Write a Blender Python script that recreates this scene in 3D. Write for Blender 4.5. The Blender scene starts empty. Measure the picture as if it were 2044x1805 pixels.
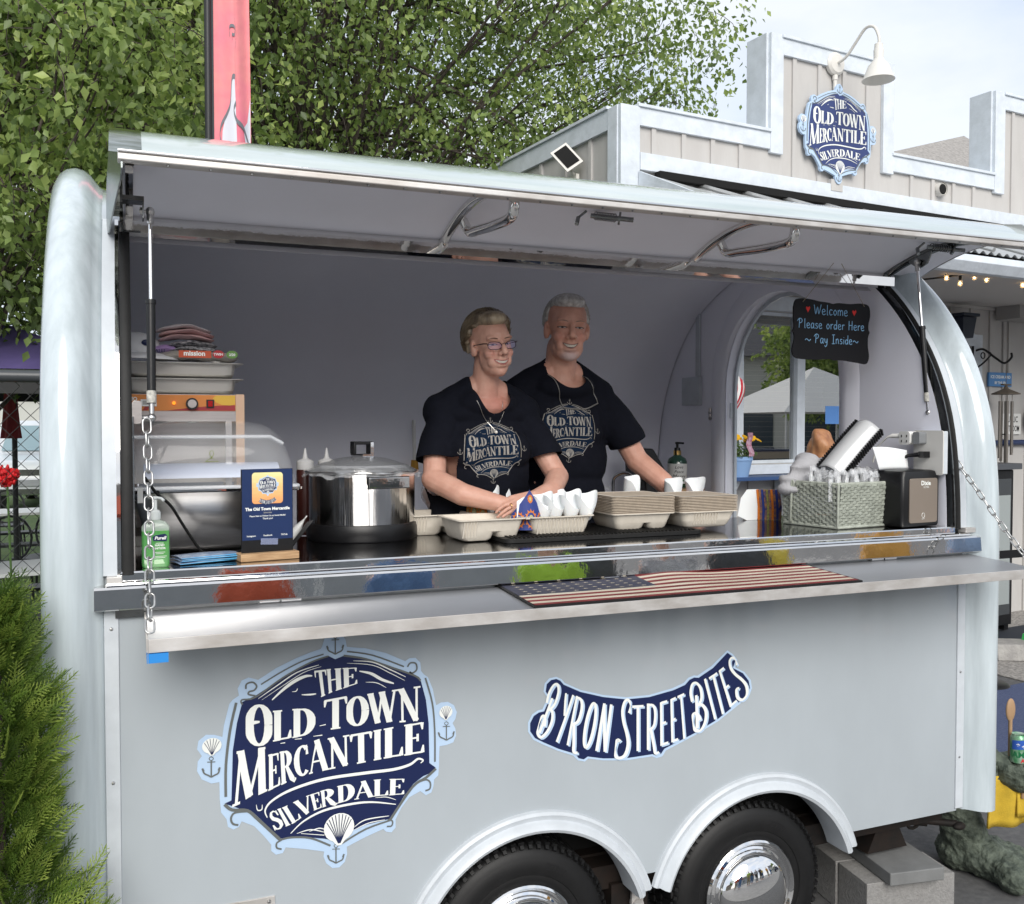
import bpy, bmesh, math, random, json
import numpy as np
from mathutils import Vector, Matrix, noise
from mathutils.geometry import tessellate_polygon
from mathutils.bvhtree import BVHTree
R = math.radians
PI = math.pi
scene = bpy.context.scene
col = scene.collection
random.seed(7)
GZ = -0.04

# ---------------------------------------------------------------- camera
cam_d = bpy.data.cameras.new('camera'); cam = bpy.data.objects.new('camera', cam_d); col.objects.link(cam)
cam_d.sensor_fit = 'HORIZONTAL'; cam_d.sensor_width = 36.0; cam_d.lens = 36.0 * 1890 / 2044
cam_d.clip_start = 0.05; cam_d.clip_end = 500
_a = R(67.9); _p = math.atan(56 / 1890)
_fh = Vector((math.cos(_a), math.sin(_a), 0)); _rt = Vector((math.sin(_a), -math.cos(_a), 0))
_f = _fh * math.cos(_p) - Vector((0, 0, 1)) * math.sin(_p); _u = _rt.cross(_f)
cam.matrix_world = Matrix.Translation((0, -2.7, 1.9)) @ Matrix((_rt, _u, -_f)).transposed().to_4x4()
scene.camera = cam
scene.cycles.max_bounces = 14; scene.cycles.diffuse_bounces = 9; scene.cycles.glossy_bounces = 5; scene.cycles.transparent_max_bounces = 16

# ---------------------------------------------------------------- sky, sun, exposure
w = bpy.data.worlds.new('World'); scene.world = w; w.use_nodes = True
nt = w.node_tree; N = nt.nodes; L = nt.links; N.clear()
out = N.new('ShaderNodeOutputWorld'); bg = N.new('ShaderNodeBackground'); bg.inputs[1].default_value = 0.118
sky = N.new('ShaderNodeTexSky'); sky.sky_type = 'NISHITA'; sky.sun_disc = False
SUN_EL, SUN_AZ = 33, 192
sky.sun_elevation = R(SUN_EL); sky.sun_rotation = R(SUN_AZ); sky.air_density = 1.0; sky.dust_density = 1.5
tc = N.new('ShaderNodeTexCoord'); mp = N.new('ShaderNodeMapping'); mp.inputs['Scale'].default_value = (1.0, 1.0, 2.2)
ns = N.new('ShaderNodeTexNoise'); ns.inputs['Scale'].default_value = 2.1; ns.inputs['Detail'].default_value = 8; ns.inputs['Roughness'].default_value = .55
rp = N.new('ShaderNodeValToRGB'); rp.color_ramp.elements[0].position = .34; rp.color_ramp.elements[0].color = (.85, .85, .85, 1)
rp.color_ramp.elements[1].position = .60; rp.color_ramp.elements[1].color = (1, 1, 1, 1)
mx = N.new('ShaderNodeMix'); mx.data_type = 'RGBA'
ns2 = N.new('ShaderNodeTexNoise'); ns2.inputs['Scale'].default_value = 3.4; ns2.inputs['Detail'].default_value = 6
rp2 = N.new('ShaderNodeValToRGB'); rp2.color_ramp.elements[0].position = .38; rp2.color_ramp.elements[0].color = (2.6, 2.9, 3.35, 1)
rp2.color_ramp.elements[1].position = .58; rp2.color_ramp.elements[1].color = (3.45, 3.55, 3.72, 1)
L.new(tc.outputs['Generated'], mp.inputs[0]); L.new(mp.outputs[0], ns.inputs['Vector']); L.new(ns.outputs[0], rp.inputs[0])
L.new(mp.outputs[0], ns2.inputs['Vector']); L.new(ns2.outputs[0], rp2.inputs[0])
L.new(rp.outputs[0], mx.inputs['Factor']); L.new(sky.outputs[0], mx.inputs['A']); L.new(rp2.outputs[0], mx.inputs['B'])
L.new(mx.outputs['Result'], bg.inputs[0]); L.new(bg.outputs[0], out.inputs[0])
sd = bpy.data.lights.new('sun', 'SUN'); sd.energy = 1.35; sd.angle = R(40); sd.color = (1, .96, .9)
so = bpy.data.objects.new('sun', sd); col.objects.link(so)
_az = R(SUN_AZ); _el = R(SUN_EL)
_sdir = Vector((math.sin(_az) * math.cos(_el), math.cos(_az) * math.cos(_el), math.sin(_el)))
so.rotation_euler = _sdir.to_track_quat('Z', 'Y').to_euler(); so.location = (0, -6, 8)
vs = scene.view_settings; vs.view_transform = 'Standard'; vs.look = 'None'; vs.exposure = 1.28; vs.gamma = 1; vs.use_curve_mapping = False

# ---------------------------------------------------------------- materials
MATS = {}
def mat(name, c, rough=.5, metal=0, spec=.5, var=0, vscale=8, bump=0, bscale=60, coat=0, c2=None, trans=0, alpha=1, ior=1.45, stretch=(1, 1, 1),
        emit=None, estr=1, sss=0, attr=None, bdist=.002, coords='Object', rvar=0):
    if name in MATS: return MATS[name]
    m = bpy.data.materials.new(name); m.use_nodes = True; MATS[name] = m
    n = m.node_tree.nodes; l = m.node_tree.links; b = n['Principled BSDF']
    c4 = tuple(c) + (1,)
    b.inputs['Base Color'].default_value = c4; b.inputs['Roughness'].default_value = rough; b.inputs['Metallic'].default_value = metal
    b.inputs['Specular IOR Level'].default_value = spec; b.inputs['Coat Weight'].default_value = coat; b.inputs['Coat Roughness'].default_value = .04
    b.inputs['Transmission Weight'].default_value = trans; b.inputs['Alpha'].default_value = alpha; b.inputs['IOR'].default_value = ior
    if sss: b.inputs['Subsurface Weight'].default_value = sss; b.inputs['Subsurface Radius'].default_value = (.012, .005, .003); b.inputs['Subsurface Scale'].default_value = 1
    if emit: b.inputs['Emission Color'].default_value = tuple(emit) + (1,); b.inputs['Emission Strength'].default_value = estr
    t = n.new('ShaderNodeTexCoord'); mpp = n.new('ShaderNodeMapping'); mpp.inputs['Scale'].default_value = stretch
    l.new(t.outputs[coords], mpp.inputs[0])
    src = None
    if var or c2:
        nz = n.new('ShaderNodeTexNoise'); nz.inputs['Scale'].default_value = vscale; nz.inputs['Detail'].default_value = 6; nz.inputs['Roughness'].default_value = .6
        l.new(mpp.outputs[0], nz.inputs['Vector'])
        cr = n.new('ShaderNodeValToRGB'); cr.color_ramp.elements[0].position = .35; cr.color_ramp.elements[1].position = .68
        d = c2 if c2 else tuple(max(0, x * (1 - var)) for x in c)
        cr.color_ramp.elements[0].color = tuple(d) + (1,); cr.color_ramp.elements[1].color = c4
        l.new(nz.outputs[0], cr.inputs[0]); src = cr.outputs[0]
        if rvar:
            mr = n.new('ShaderNodeMapRange'); mr.inputs['To Min'].default_value = rough; mr.inputs['To Max'].default_value = rough + rvar
            l.new(nz.outputs[0], mr.inputs['Value']); l.new(mr.outputs[0], b.inputs['Roughness'])
    if attr:
        at = n.new('ShaderNodeVertexColor'); at.layer_name = attr
        if src is None: src = at.outputs[0]
        else:
            mm = n.new('ShaderNodeMix'); mm.data_type = 'RGBA'; mm.blend_type = 'MULTIPLY'; mm.inputs['Factor'].default_value = 1
            l.new(src, mm.inputs['A']); l.new(at.outputs[0], mm.inputs['B']); src = mm.outputs['Result']
    if src is not None: l.new(src, b.inputs['Base Color'])
    if bump:
        nb = n.new('ShaderNodeTexNoise'); nb.inputs['Scale'].default_value = bscale; nb.inputs['Detail'].default_value = 5
        l.new(mpp.outputs[0], nb.inputs['Vector'])
        bp = n.new('ShaderNodeBump'); bp.inputs['Strength'].default_value = bump; bp.inputs['Distance'].default_value = bdist
        l.new(nb.outputs[0], bp.inputs['Height']); l.new(bp.outputs[0], b.inputs['Normal'])
    return m

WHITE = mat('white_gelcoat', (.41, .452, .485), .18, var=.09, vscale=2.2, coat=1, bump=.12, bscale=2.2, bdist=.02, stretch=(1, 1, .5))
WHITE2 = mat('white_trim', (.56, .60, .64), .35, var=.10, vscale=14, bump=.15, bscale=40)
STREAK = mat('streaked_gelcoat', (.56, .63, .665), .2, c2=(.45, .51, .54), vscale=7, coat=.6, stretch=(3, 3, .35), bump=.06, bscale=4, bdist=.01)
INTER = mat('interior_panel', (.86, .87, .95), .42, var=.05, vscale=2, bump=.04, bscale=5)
CHROME = mat('polished_steel', (.78, .77, .76), .04, 1, bump=.16, bscale=8, bdist=.004, var=.08, vscale=20)
STEEL = mat('brushed_steel', (.62, .61, .60), .28, 1, var=.12, vscale=10, stretch=(1, 1, 12), bump=.05, bscale=80)
STEELW = mat('worn_steel', (.66, .645, .63), .42, .6, c2=(.46, .43, .40), vscale=16, stretch=(.4, 1, 1), bump=.2, bscale=30, rvar=.2)
DSTEEL = mat('dark_steel', (.23, .24, .24), .22, 1, var=.3, vscale=14, bump=.1, bscale=10)
ALU = mat('satin_aluminium', (.35, .36, .38), .38, .55, var=.10, vscale=5, stretch=(.3, 1, 1), bump=.05, bscale=8)
BLACK = mat('black_plastic', (.006, .006, .007), .38, bump=.1, bscale=200, bdist=.0005)
RUBBER = mat('black_rubber', (.007, .007, .007), .6, bump=.3, bscale=80, var=.4, vscale=30)
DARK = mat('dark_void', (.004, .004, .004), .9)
NAVY = mat('navy_vinyl', (.010, .018, .075), .3, var=.06, vscale=5)
LBLUE = mat('light_blue_vinyl', (.46, .60, .78), .32, var=.05, vscale=6)
VGREY = mat('grey_vinyl', (.13, .14, .135), .35)
VWHITE = mat('cream_vinyl', (.80, .82, .79), .35)

# ---------------------------------------------------------------- mesh builder
class B:
    def __init__(s): s.v = []; s.f = []; s.mi = []; s.m = 0; s.M = None
    def add(s, vs, fs):
        o = len(s.v)
        if s.M is not None: vs = [s.M @ Vector(v) for v in vs]
        s.v += [tuple(v) for v in vs]
        for f in fs: s.f.append(tuple(i + o for i in f)); s.mi.append(s.m)
    def box(s, c, d, rot=None):
        x, y, z = d[0] / 2, d[1] / 2, d[2] / 2
        vs = [Vector((a * x, b * y, e * z)) for a in (-1, 1) for b in (-1, 1) for e in (-1, 1)]
        if rot is not None:
            if not isinstance(rot, Matrix): rot = Matrix.Rotation(rot, 3, 'Z')
            vs = [rot @ v for v in vs]
        c = Vector(c); vs = [v + c for v in vs]
        s.add(vs, [(0, 1, 3, 2), (4, 6, 7, 5), (0, 4, 5, 1), (2, 3, 7, 6), (0, 2, 6, 4), (1, 5, 7, 3)])
    def box2(s, a, b):
        s.box([(a[i] + b[i]) / 2 for i in range(3)], [abs(b[i] - a[i]) for i in range(3)])
    def prism(s, poly, a, b, axis='y'):
        """poly in the plane normal to axis, from a to b along it. x:(y,z) y:(x,z) z:(x,y)"""
        def P(p, t):
            return {'x': (t, p[0], p[1]), 'y': (p[0], t, p[1]), 'z': (p[0], p[1], t)}[axis]
        n = len(poly); vs = [P(p, a) for p in poly] + [P(p, b) for p in poly]
        fs = [(i, (i + 1) % n, (i + 1) % n + n, i + n) for i in range(n)]
        tr = tessellate_polygon([[Vector((p[0], p[1], 0)) for p in poly]])
        fs += [tuple(t) for t in tr] + [tuple(i + n for i in reversed(t)) for t in tr]
        s.add(vs, fs)
    def tube(s, pts, r, n=8, caps=True, flat=None):
        pts = [Vector(p) for p in pts]; k = len(pts)
        rs = r if isinstance(r, (list, tuple)) else [r] * k
        prev = None; vs = []
        for i, p in enumerate(pts):
            t = (pts[min(i + 1, k - 1)] - pts[max(i - 1, 0)])
            if t.length < 1e-9: t = Vector((0, 0, 1))
            t.normalize()
            if prev is None:
                a = Vector((0, 0, 1)) if abs(t.z) < .9 else Vector((1, 0, 0))
                u = t.cross(a).normalized()
            else:
                u = (prev - t * prev.dot(t))
                u = u.normalized() if u.length > 1e-6 else t.orthogonal().normalized()
            prev = u; v = t.cross(u)
            for j in range(n):
                an = 2 * PI * j / n
                vs.append(p + (u * math.cos(an) + v * math.sin(an) * (flat or 1)) * rs[i])
        fs = [(i * n + j, i * n + (j + 1) % n, (i + 1) * n + (j + 1) % n, (i + 1) * n + j) for i in range(k - 1) for j in range(n)]
        if caps: fs += [tuple(range(n - 1, -1, -1)), tuple(range((k - 1) * n, k * n))]
        s.add(vs, fs)
    def ring(s, pts, r, n=6):
        """closed tube"""
        pts = [Vector(p) for p in pts]; k = len(pts); vs = []
        nn = Vector((0, 0, 0))
        for i in range(k): nn += (pts[i] - pts[0]).cross(pts[(i + 1) % k] - pts[0])
        nn = nn.normalized() if nn.length > 1e-9 else Vector((0, 0, 1))
        for i, p in enumerate(pts):
            t = (pts[(i + 1) % k] - pts[i - 1]).normalized(); u = t.cross(nn).normalized()
            for j in range(n):
                an = 2 * PI * j / n; vs.append(p + (u * math.cos(an) + nn * math.sin(an)) * r)
        s.add(vs, [(i * n + j, i * n + (j + 1) % n, ((i + 1) % k) * n + (j + 1) % n, ((i + 1) % k) * n + j) for i in range(k) for j in range(n)])
    def lathe(s, prof, c=(0, 0, 0), n=24, axis='z', cap=True, sx=1, sy=1):
        vs = []; k = len(prof)
        for (r, h) in prof:
            for j in range(n):
                a = 2 * PI * j / n; x, y = r * math.cos(a) * sx, r * math.sin(a) * sy
                p = {'z': (x, y, h), 'y': (x, h, y), 'x': (h, x, y)}[axis]
                vs.append((p[0] + c[0], p[1] + c[1], p[2] + c[2]))
        fs = [(i * n + j, i * n + (j + 1) % n, (i + 1) * n + (j + 1) % n, (i + 1) * n + j) for i in range(k - 1) for j in range(n)]
        if cap: fs += [tuple(range(n - 1, -1, -1)), tuple(range((k - 1) * n, k * n))]
        s.add(vs, fs)
    def ell(s, c, r, n=16, rot=None):
        vs = []; fs = []; m = n // 2
        for i in range(m + 1):
            th = PI * i / m
            for j in range(n):
                a = 2 * PI * j / n
                v = Vector((r[0] * math.sin(th) * math.cos(a), r[1] * math.sin(th) * math.sin(a), r[2] * math.cos(th)))
                if rot is not None: v = rot @ v
                vs.append(v + Vector(c))
        fs = [(i * n + j, (i + 1) * n + j, (i + 1) * n + (j + 1) % n, i * n + (j + 1) % n) for i in range(m) for j in range(n)]
        s.add(vs, fs)
    def grid(s, fn, nu, nv):
        vs = [fn(i / nu, j / nv) for j in range(nv + 1) for i in range(nu + 1)]
        s.add(vs, [(j * (nu + 1) + i, j * (nu + 1) + i + 1, (j + 1) * (nu + 1) + i + 1, (j + 1) * (nu + 1) + i) for j in range(nv) for i in range(nu)])
    def build(s, name, mats, parent=None, smooth=None, bevel=0, solid=0, loc=None, normals=True):
        me = bpy.data.meshes.new(name); me.from_pydata(s.v, [], s.f)
        if not isinstance(mats, (list, tuple)): mats = [mats]
        for m in mats: me.materials.append(m)
        if len(mats) > 1: me.polygons.foreach_set('material_index', s.mi)
        if normals:
            bm = bmesh.new(); bm.from_mesh(me)
            bmesh.ops.remove_doubles(bm, verts=bm.verts, dist=1e-5)
            bmesh.ops.recalc_face_normals(bm, faces=bm.faces); bm.to_mesh(me); bm.free()
        if smooth:
            me.polygons.foreach_set('use_smooth', [True] * len(me.polygons))
            try: me.set_sharp_from_angle(angle=R(smooth))
            except Exception: pass
        o = bpy.data.objects.new(name, me); col.objects.link(o)
        if parent: o.parent = parent
        if loc: o.location = loc
        if bevel:
            md = o.modifiers.new('bevel', 'BEVEL'); md.width = bevel; md.segments = 2; md.limit_method = 'ANGLE'; md.angle_limit = R(40); md.harden_normals = True
            me.polygons.foreach_set('use_smooth', [True] * len(me.polygons))
            try: me.set_sharp_from_angle(angle=R(80 if not smooth else smooth))
            except Exception: pass
        if solid:
            md = o.modifiers.new('solid', 'SOLIDIFY'); md.thickness = solid; md.offset = 0
        return o

def empty(name, loc=(0, 0, 0), rz=0):
    o = bpy.data.objects.new(name, None); o.location = loc; o.rotation_euler = (0, 0, rz); o.empty_display_size = .1; col.objects.link(o); return o
def tag(o, label=None, cat=None, group=None, kind=None):
    if label: o['label'] = label
    if cat: o['category'] = cat
    if group: o['group'] = group
    if kind: o['kind'] = kind
    return o
def thing(name, label, cat, loc=(0, 0, 0), rz=0, group=None):
    return tag(empty(name, loc, rz), label, cat, group)
def copy_tree(o, parent=None):
    c = o.copy(); col.objects.link(c)
    if parent: c.parent = parent
    for ch in list(o.children): copy_tree(ch, c)
    return c
def arc(cx, cy, r, a0, a1, n, ry=None):
    ry = ry or r
    return [(cx + r * math.cos(R(a0 + (a1 - a0) * i / n)), cy + ry * math.sin(R(a0 + (a1 - a0) * i / n))) for i in range(n + 1)]
def rrect(x0, y0, x1, y1, r, n=5):
    return arc(x1 - r, y1 - r, r, 0, 90, n) + arc(x0 + r, y1 - r, r, 90, 180, n) + arc(x0 + r, y0 + r, r, 180, 270, n) + arc(x1 - r, y0 + r, r, 270, 360, n)
def cr(pts, n=6):
    """Catmull-Rom through points (2D or 3D)"""
    P = [Vector(p) for p in pts]; o = []
    for i in range(len(P) - 1):
        p0 = P[max(i - 1, 0)]; p1 = P[i]; p2 = P[i + 1]; p3 = P[min(i + 2, len(P) - 1)]
        for j in range(n):
            t = j / n
            o.append(.5 * ((2 * p1) + (p2 - p0) * t + (2 * p0 - 5 * p1 + 4 * p2 - p3) * t * t + (3 * p1 - p0 - 3 * p2 + p3) * t ** 3))
    o.append(P[-1]); return o
def lerp(a, b, t): return a + (b - a) * t
def plin(tab, t):
    n = len(tab) - 1; x = min(max(t, 0), 1) * n; i = min(int(x), n - 1); f = x - i
    return [lerp(tab[i][k], tab[i + 1][k], f) for k in range(len(tab[0]))]
def text_mesh(b, s, size, fn, align='CENTER', shear=0, sx=1.0, bold=0):
    """built-in font outline, flat; fn maps (x,y)->3D"""
    cu = bpy.data.curves.new('t', 'FONT'); cu.body = s; cu.size = size; cu.align_x = align; cu.shear = shear; cu.resolution_u = 2; cu.offset = bold
    o = bpy.data.objects.new('t', cu); col.objects.link(o)
    me = o.to_mesh(); vs = [fn(v.co.x * sx, v.co.y) for v in me.vertices]; fs = [tuple(p.vertices) for p in me.polygons]
    b.add(vs, fs); o.to_mesh_clear(); bpy.data.objects.remove(o); bpy.data.curves.remove(cu)
# ---------------------------------------------------------------- lettering and logo artwork
def _arc(cx, cy, rx, ry, a0, a1, n=12): return [(cx + rx * math.cos(R(a0 + (a1 - a0) * i / n)), cy + ry * math.sin(R(a0 + (a1 - a0) * i / n))) for i in range(n + 1)]
K, T_ = .145, .055
def _ow(n, a0, a1, thick=.19, thin=.06): return [lerp(thin, thick, abs(math.cos(R(a0 + (a1 - a0) * i / n))) ** 1.2) for i in range(n + 1)]
GL = {  # width, strokes (points, width), serifs (x, y, half width)
 'T': (.82, [([(.41, 0), (.41, 1)], K), ([(.02, .965), (.80, .965)], .07), ([(.045, .97), (.03, .76)], [.09, .03]), ([(.775, .97), (.79, .76)], [.09, .03])], [(.41, 0, .17)]),
 'H': (.82, [([(.17, 0), (.17, 1)], K), ([(.65, 0), (.65, 1)], K), ([(.17, .52), (.65, .52)], T_)], [(.17, 0, .15), (.17, 1, .15), (.65, 0, .15), (.65, 1, .15)]),
 'E': (.70, [([(.18, 0), (.18, 1)], K), ([(.12, .965), (.62, .965)], T_), ([(.2, .52), (.47, .52)], T_), ([(.12, .035), (.64, .035)], T_), ([(.61, .98), (.63, .76)], [.08, .03]), ([(.47, .64), (.47, .4)], .05), ([(.63, .02), (.66, .26)], [.09, .03])], [(.14, 0, .12), (.14, 1, .12)]),
 'O': (.86, [(_arc(.43, .5, .325, .46, 0, 360, 20), _ow(20, 0, 360))], []),
 'L': (.66, [([(.18, 0), (.18, 1)], K), ([(.12, .035), (.60, .035)], T_), ([(.59, .02), (.63, .3)], [.1, .03])], [(.18, 1, .16), (.14, 0, .12)]),
 'D': (.84, [([(.18, 0), (.18, 1)], K), ([(.12, .965), (.36, .965)] + _arc(.36, .5, .34, .465, 90, -90, 12)[1:] + [(.12, .035)], [T_, T_] + _ow(12, 90, -90)[1:] + [T_])], [(.12, 0, .1), (.12, 1, .1)]),
 'W': (1.15, [([(.1, 1), (.36, .03)], K), ([(.36, .03), (.58, 1)], T_), ([(.56, 1), (.82, .03)], K), ([(.82, .03), (1.05, 1)], T_)], [(.1, 1, .13), (.57, 1, .13), (1.05, 1, .1)]),
 'N': (.88, [([(.16, 0), (.16, 1)], T_), ([(.12, 1), (.70, .02)], K), ([(.72, 0), (.72, 1)], T_)], [(.16, 0, .12), (.10, 1, .12), (.74, 1, .13)]),
 'M': (1.12, [([(.12, 0), (.17, 1)], T_), ([(.17, 1), (.53, .04)], K), ([(.53, .04), (.88, 1)], T_), ([(.88, 1), (.93, 0)], K)], [(.12, 0, .12), (.15, 1, .12), (.90, 1, .12), (.95, 0, .14)]),
 'R': (.86, [([(.18, 0), (.18, 1)], K), ([(.12, .965), (.34, .965)] + _arc(.34, .73, .25, .235, 90, -90, 8)[1:] + [(.2, .495)], [T_, T_] + _ow(8, 90, -90)[1:] + [T_]), ([(.4, .5), (.66, .06), (.78, -.06), (.86, .04)], [.1, .17, .1, .06])], [(.18, 0, .15), (.12, 1, .1)]),
 'C': (.80, [(_arc(.44, .5, .34, .46, 48, 312, 16), _ow(16, 48, 312)), ([(.68, .96), (.70, .66)], [.04, .09])], []),
 'A': (.84, [([(.08, 0), (.40, 1)], T_), ([(.38, 1.02), (.74, 0)], K), ([(.2, .34), (.58, .34)], T_)], [(.08, 0, .11), (.75, 0, .14)]),
 'I': (.40, [([(.2, 0), (.2, 1)], K)], [(.2, 0, .15), (.2, 1, .15)]),
 'S': (.66, [([(.58, .74), (.54, .90), (.38, .97), (.18, .92), (.10, .76), (.20, .60), (.40, .50), (.55, .36), (.55, .16), (.38, .03), (.18, .06), (.08, .26)], [.05, .06, .07, .10, .14, .17, .18, .17, .13, .08, .07, .05]), ([(.59, .98), (.60, .70)], [.03, .07]), ([(.07, .02), (.06, .3)], [.03, .07])], []),
 'V': (.84, [([(.1, 1), (.43, .02)], K), ([(.43, .02), (.75, 1)], T_)], [(.1, 1, .14), (.75, 1, .11)]),
}
q = .115
GM = {  # monoline lettering
 'B': (.80, [([(.16, .02), (.34, .72)], q), ([(.12, .62), (.10, .82), (.24, .98), (.46, .98), (.60, .84), (.56, .62), (.38, .50), (.26, .48)], q), ([(.32, .50), (.52, .46), (.62, .28), (.50, .06), (.26, -.06), (.04, .04), (-.02, .22), (.10, .36), (.26, .30), (.32, .16)], q)]),
 'Y': (.56, [([(.04, 1), (.26, .55)], q), ([(.52, 1), (.14, 0)], q)]),
 'R': (.62, [([(.14, 0), (.14, 1)], q), ([(.14, .96), (.34, .96), (.46, .86), (.48, .68), (.40, .50), (.16, .42)], q), ([(.26, .44), (.40, .1), (.48, -.10), (.66, -.10)], q)]),
 'O': (.60, [(_arc(.3, .5, .19, .46, 0, 360, 18), q)]),
 'N': (.60, [([(.12, 0), (.12, 1)], q), ([(.12, .98), (.46, .02)], q), ([(.46, 0), (.46, 1)], q)]),
 'S': (.60, [([(.52, .78), (.62, .92), (.46, 1.02), (.28, .98), (.20, .82), (.28, .62), (.44, .40), (.50, .20), (.38, 0.0), (.12, -.04), (-.02, .10), (.06, .28), (.18, .26)], q)]),
 'T': (.56, [([(.28, 0), (.28, .96)], q), ([(.02, .95), (.54, .95)], q)]),
 'E': (.50, [([(.12, .02), (.12, .97)], q), ([(.12, .95), (.44, .95)], q), ([(.12, .5), (.36, .5)], q), ([(.12, .04), (.46, .04)], q)]),
 'I': (.28, [([(.14, 0), (.14, 1)], q)]),
}
def ribbon(b, pts, wd, fn, taper=True, asp=1.0):
    """flat stroke through 2D points; fn maps 2D to 3D; every stroke sits 0.015 mm above the one before"""
    n = len(pts); ws = wd if isinstance(wd, (list, tuple)) else [wd] * n
    L_ = []; Rr = []
    for i in range(n):
        a = pts[max(i - 1, 0)]; c = pts[min(i + 1, n - 1)]
        dx, dy = (c[0] - a[0]) * asp, c[1] - a[1]; l = math.hypot(dx, dy) or 1
        nx, ny = -dy / l, dx / l
        L_.append((pts[i][0] + nx * ws[i] / 2 / asp, pts[i][1] + ny * ws[i] / 2)); Rr.append((pts[i][0] - nx * ws[i] / 2 / asp, pts[i][1] - ny * ws[i] / 2))
    b.k = getattr(b, 'k', 0) + 1; e = (b.k % 60) * 0.000012
    vs = [fn(p[0], p[1], e) for p in L_] + [fn(p[0], p[1], e) for p in Rr]
    b.add(vs, [(i, i + 1, n + i + 1, n + i) for i in range(n - 1)])
def subdiv(pts, ws, m=4):
    if not isinstance(ws, (list, tuple)): ws = [ws] * len(pts)
    P, W = [], []
    for i in range(len(pts) - 1):
        for j in range(m):
            t = j / m; P.append((lerp(pts[i][0], pts[i + 1][0], t), lerp(pts[i][1], pts[i + 1][1], t))); W.append(lerp(ws[i], ws[i + 1], t))
    P.append(pts[-1]); W.append(ws[-1]); return P, W
def word(b, s, top, bot, fn, font=GL, grow=0.0, gap=.02, asp=1.0, dx=0, dy=0):
    tot = sum(font[c][0] for c in s) + gap * (len(s) - 1); x = 0
    for c in s:
        wd, strokes = font[c][0], list(font[c][1])
        if len(font[c]) > 2: strokes += [([(sx - h, sy + (.018 if sy < .5 else -.018)), (sx + h, sy + (.018 if sy < .5 else -.018))], .05) for sx, sy, h in font[c][2]]
        def f2(u, v, e, x=x):
            t = (x + u) / tot; a = plin(bot, t); c_ = plin(top, t)
            return fn(lerp(a[0], c_[0], v) + dx, lerp(a[1], c_[1], v) + dy, e)
        for pts, wdt in strokes:
            if font is GM:
                pts = [tuple(p) for p in cr(pts, 4)] if len(pts) > 2 else pts; wdt = .052
                P_, W_ = (pts, [wdt] * len(pts)) if len(pts) > 2 else subdiv(pts, wdt, 3)
            else: P_, W_ = subdiv(pts, wdt, 2)
            ribbon(b, P_, W_, f2, asp=asp)
        x += wd + gap
def fill(b, poly, fn, e=0):
    o = [fn(p[0], p[1], e) for p in poly]
    tr = tessellate_polygon([[Vector((p[0], p[1], 0)) for p in poly]])
    b.add(o, [tuple(t) for t in tr])
def fill_grid(b, poly, fn, step):
    """polygon clipped to a fine grid so that it can follow a curved surface"""
    bm = bmesh.new(); vs = [bm.verts.new((p[0], p[1], 0)) for p in poly]
    tr = tessellate_polygon([[Vector((p[0], p[1], 0)) for p in poly]])
    for t in tr:
        try: bm.faces.new([vs[i] for i in t])
        except ValueError: pass
    xs = [p[0] for p in poly]; ys = [p[1] for p in poly]
    for lo, hi, no in ((min(xs), max(xs), (1, 0, 0)), (min(ys), max(ys), (0, 1, 0))):
        k = lo + step
        while k < hi:
            bmesh.ops.bisect_plane(bm, geom=bm.verts[:] + bm.edges[:] + bm.faces[:], plane_co=(k * no[0], k * no[1], 0), plane_no=no); k += step
    bm.verts.index_update()
    b.add([fn(v.co.x, v.co.y, 0) for v in bm.verts], [tuple(v.index for v in f.verts) for f in bm.faces]); bm.free()
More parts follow.
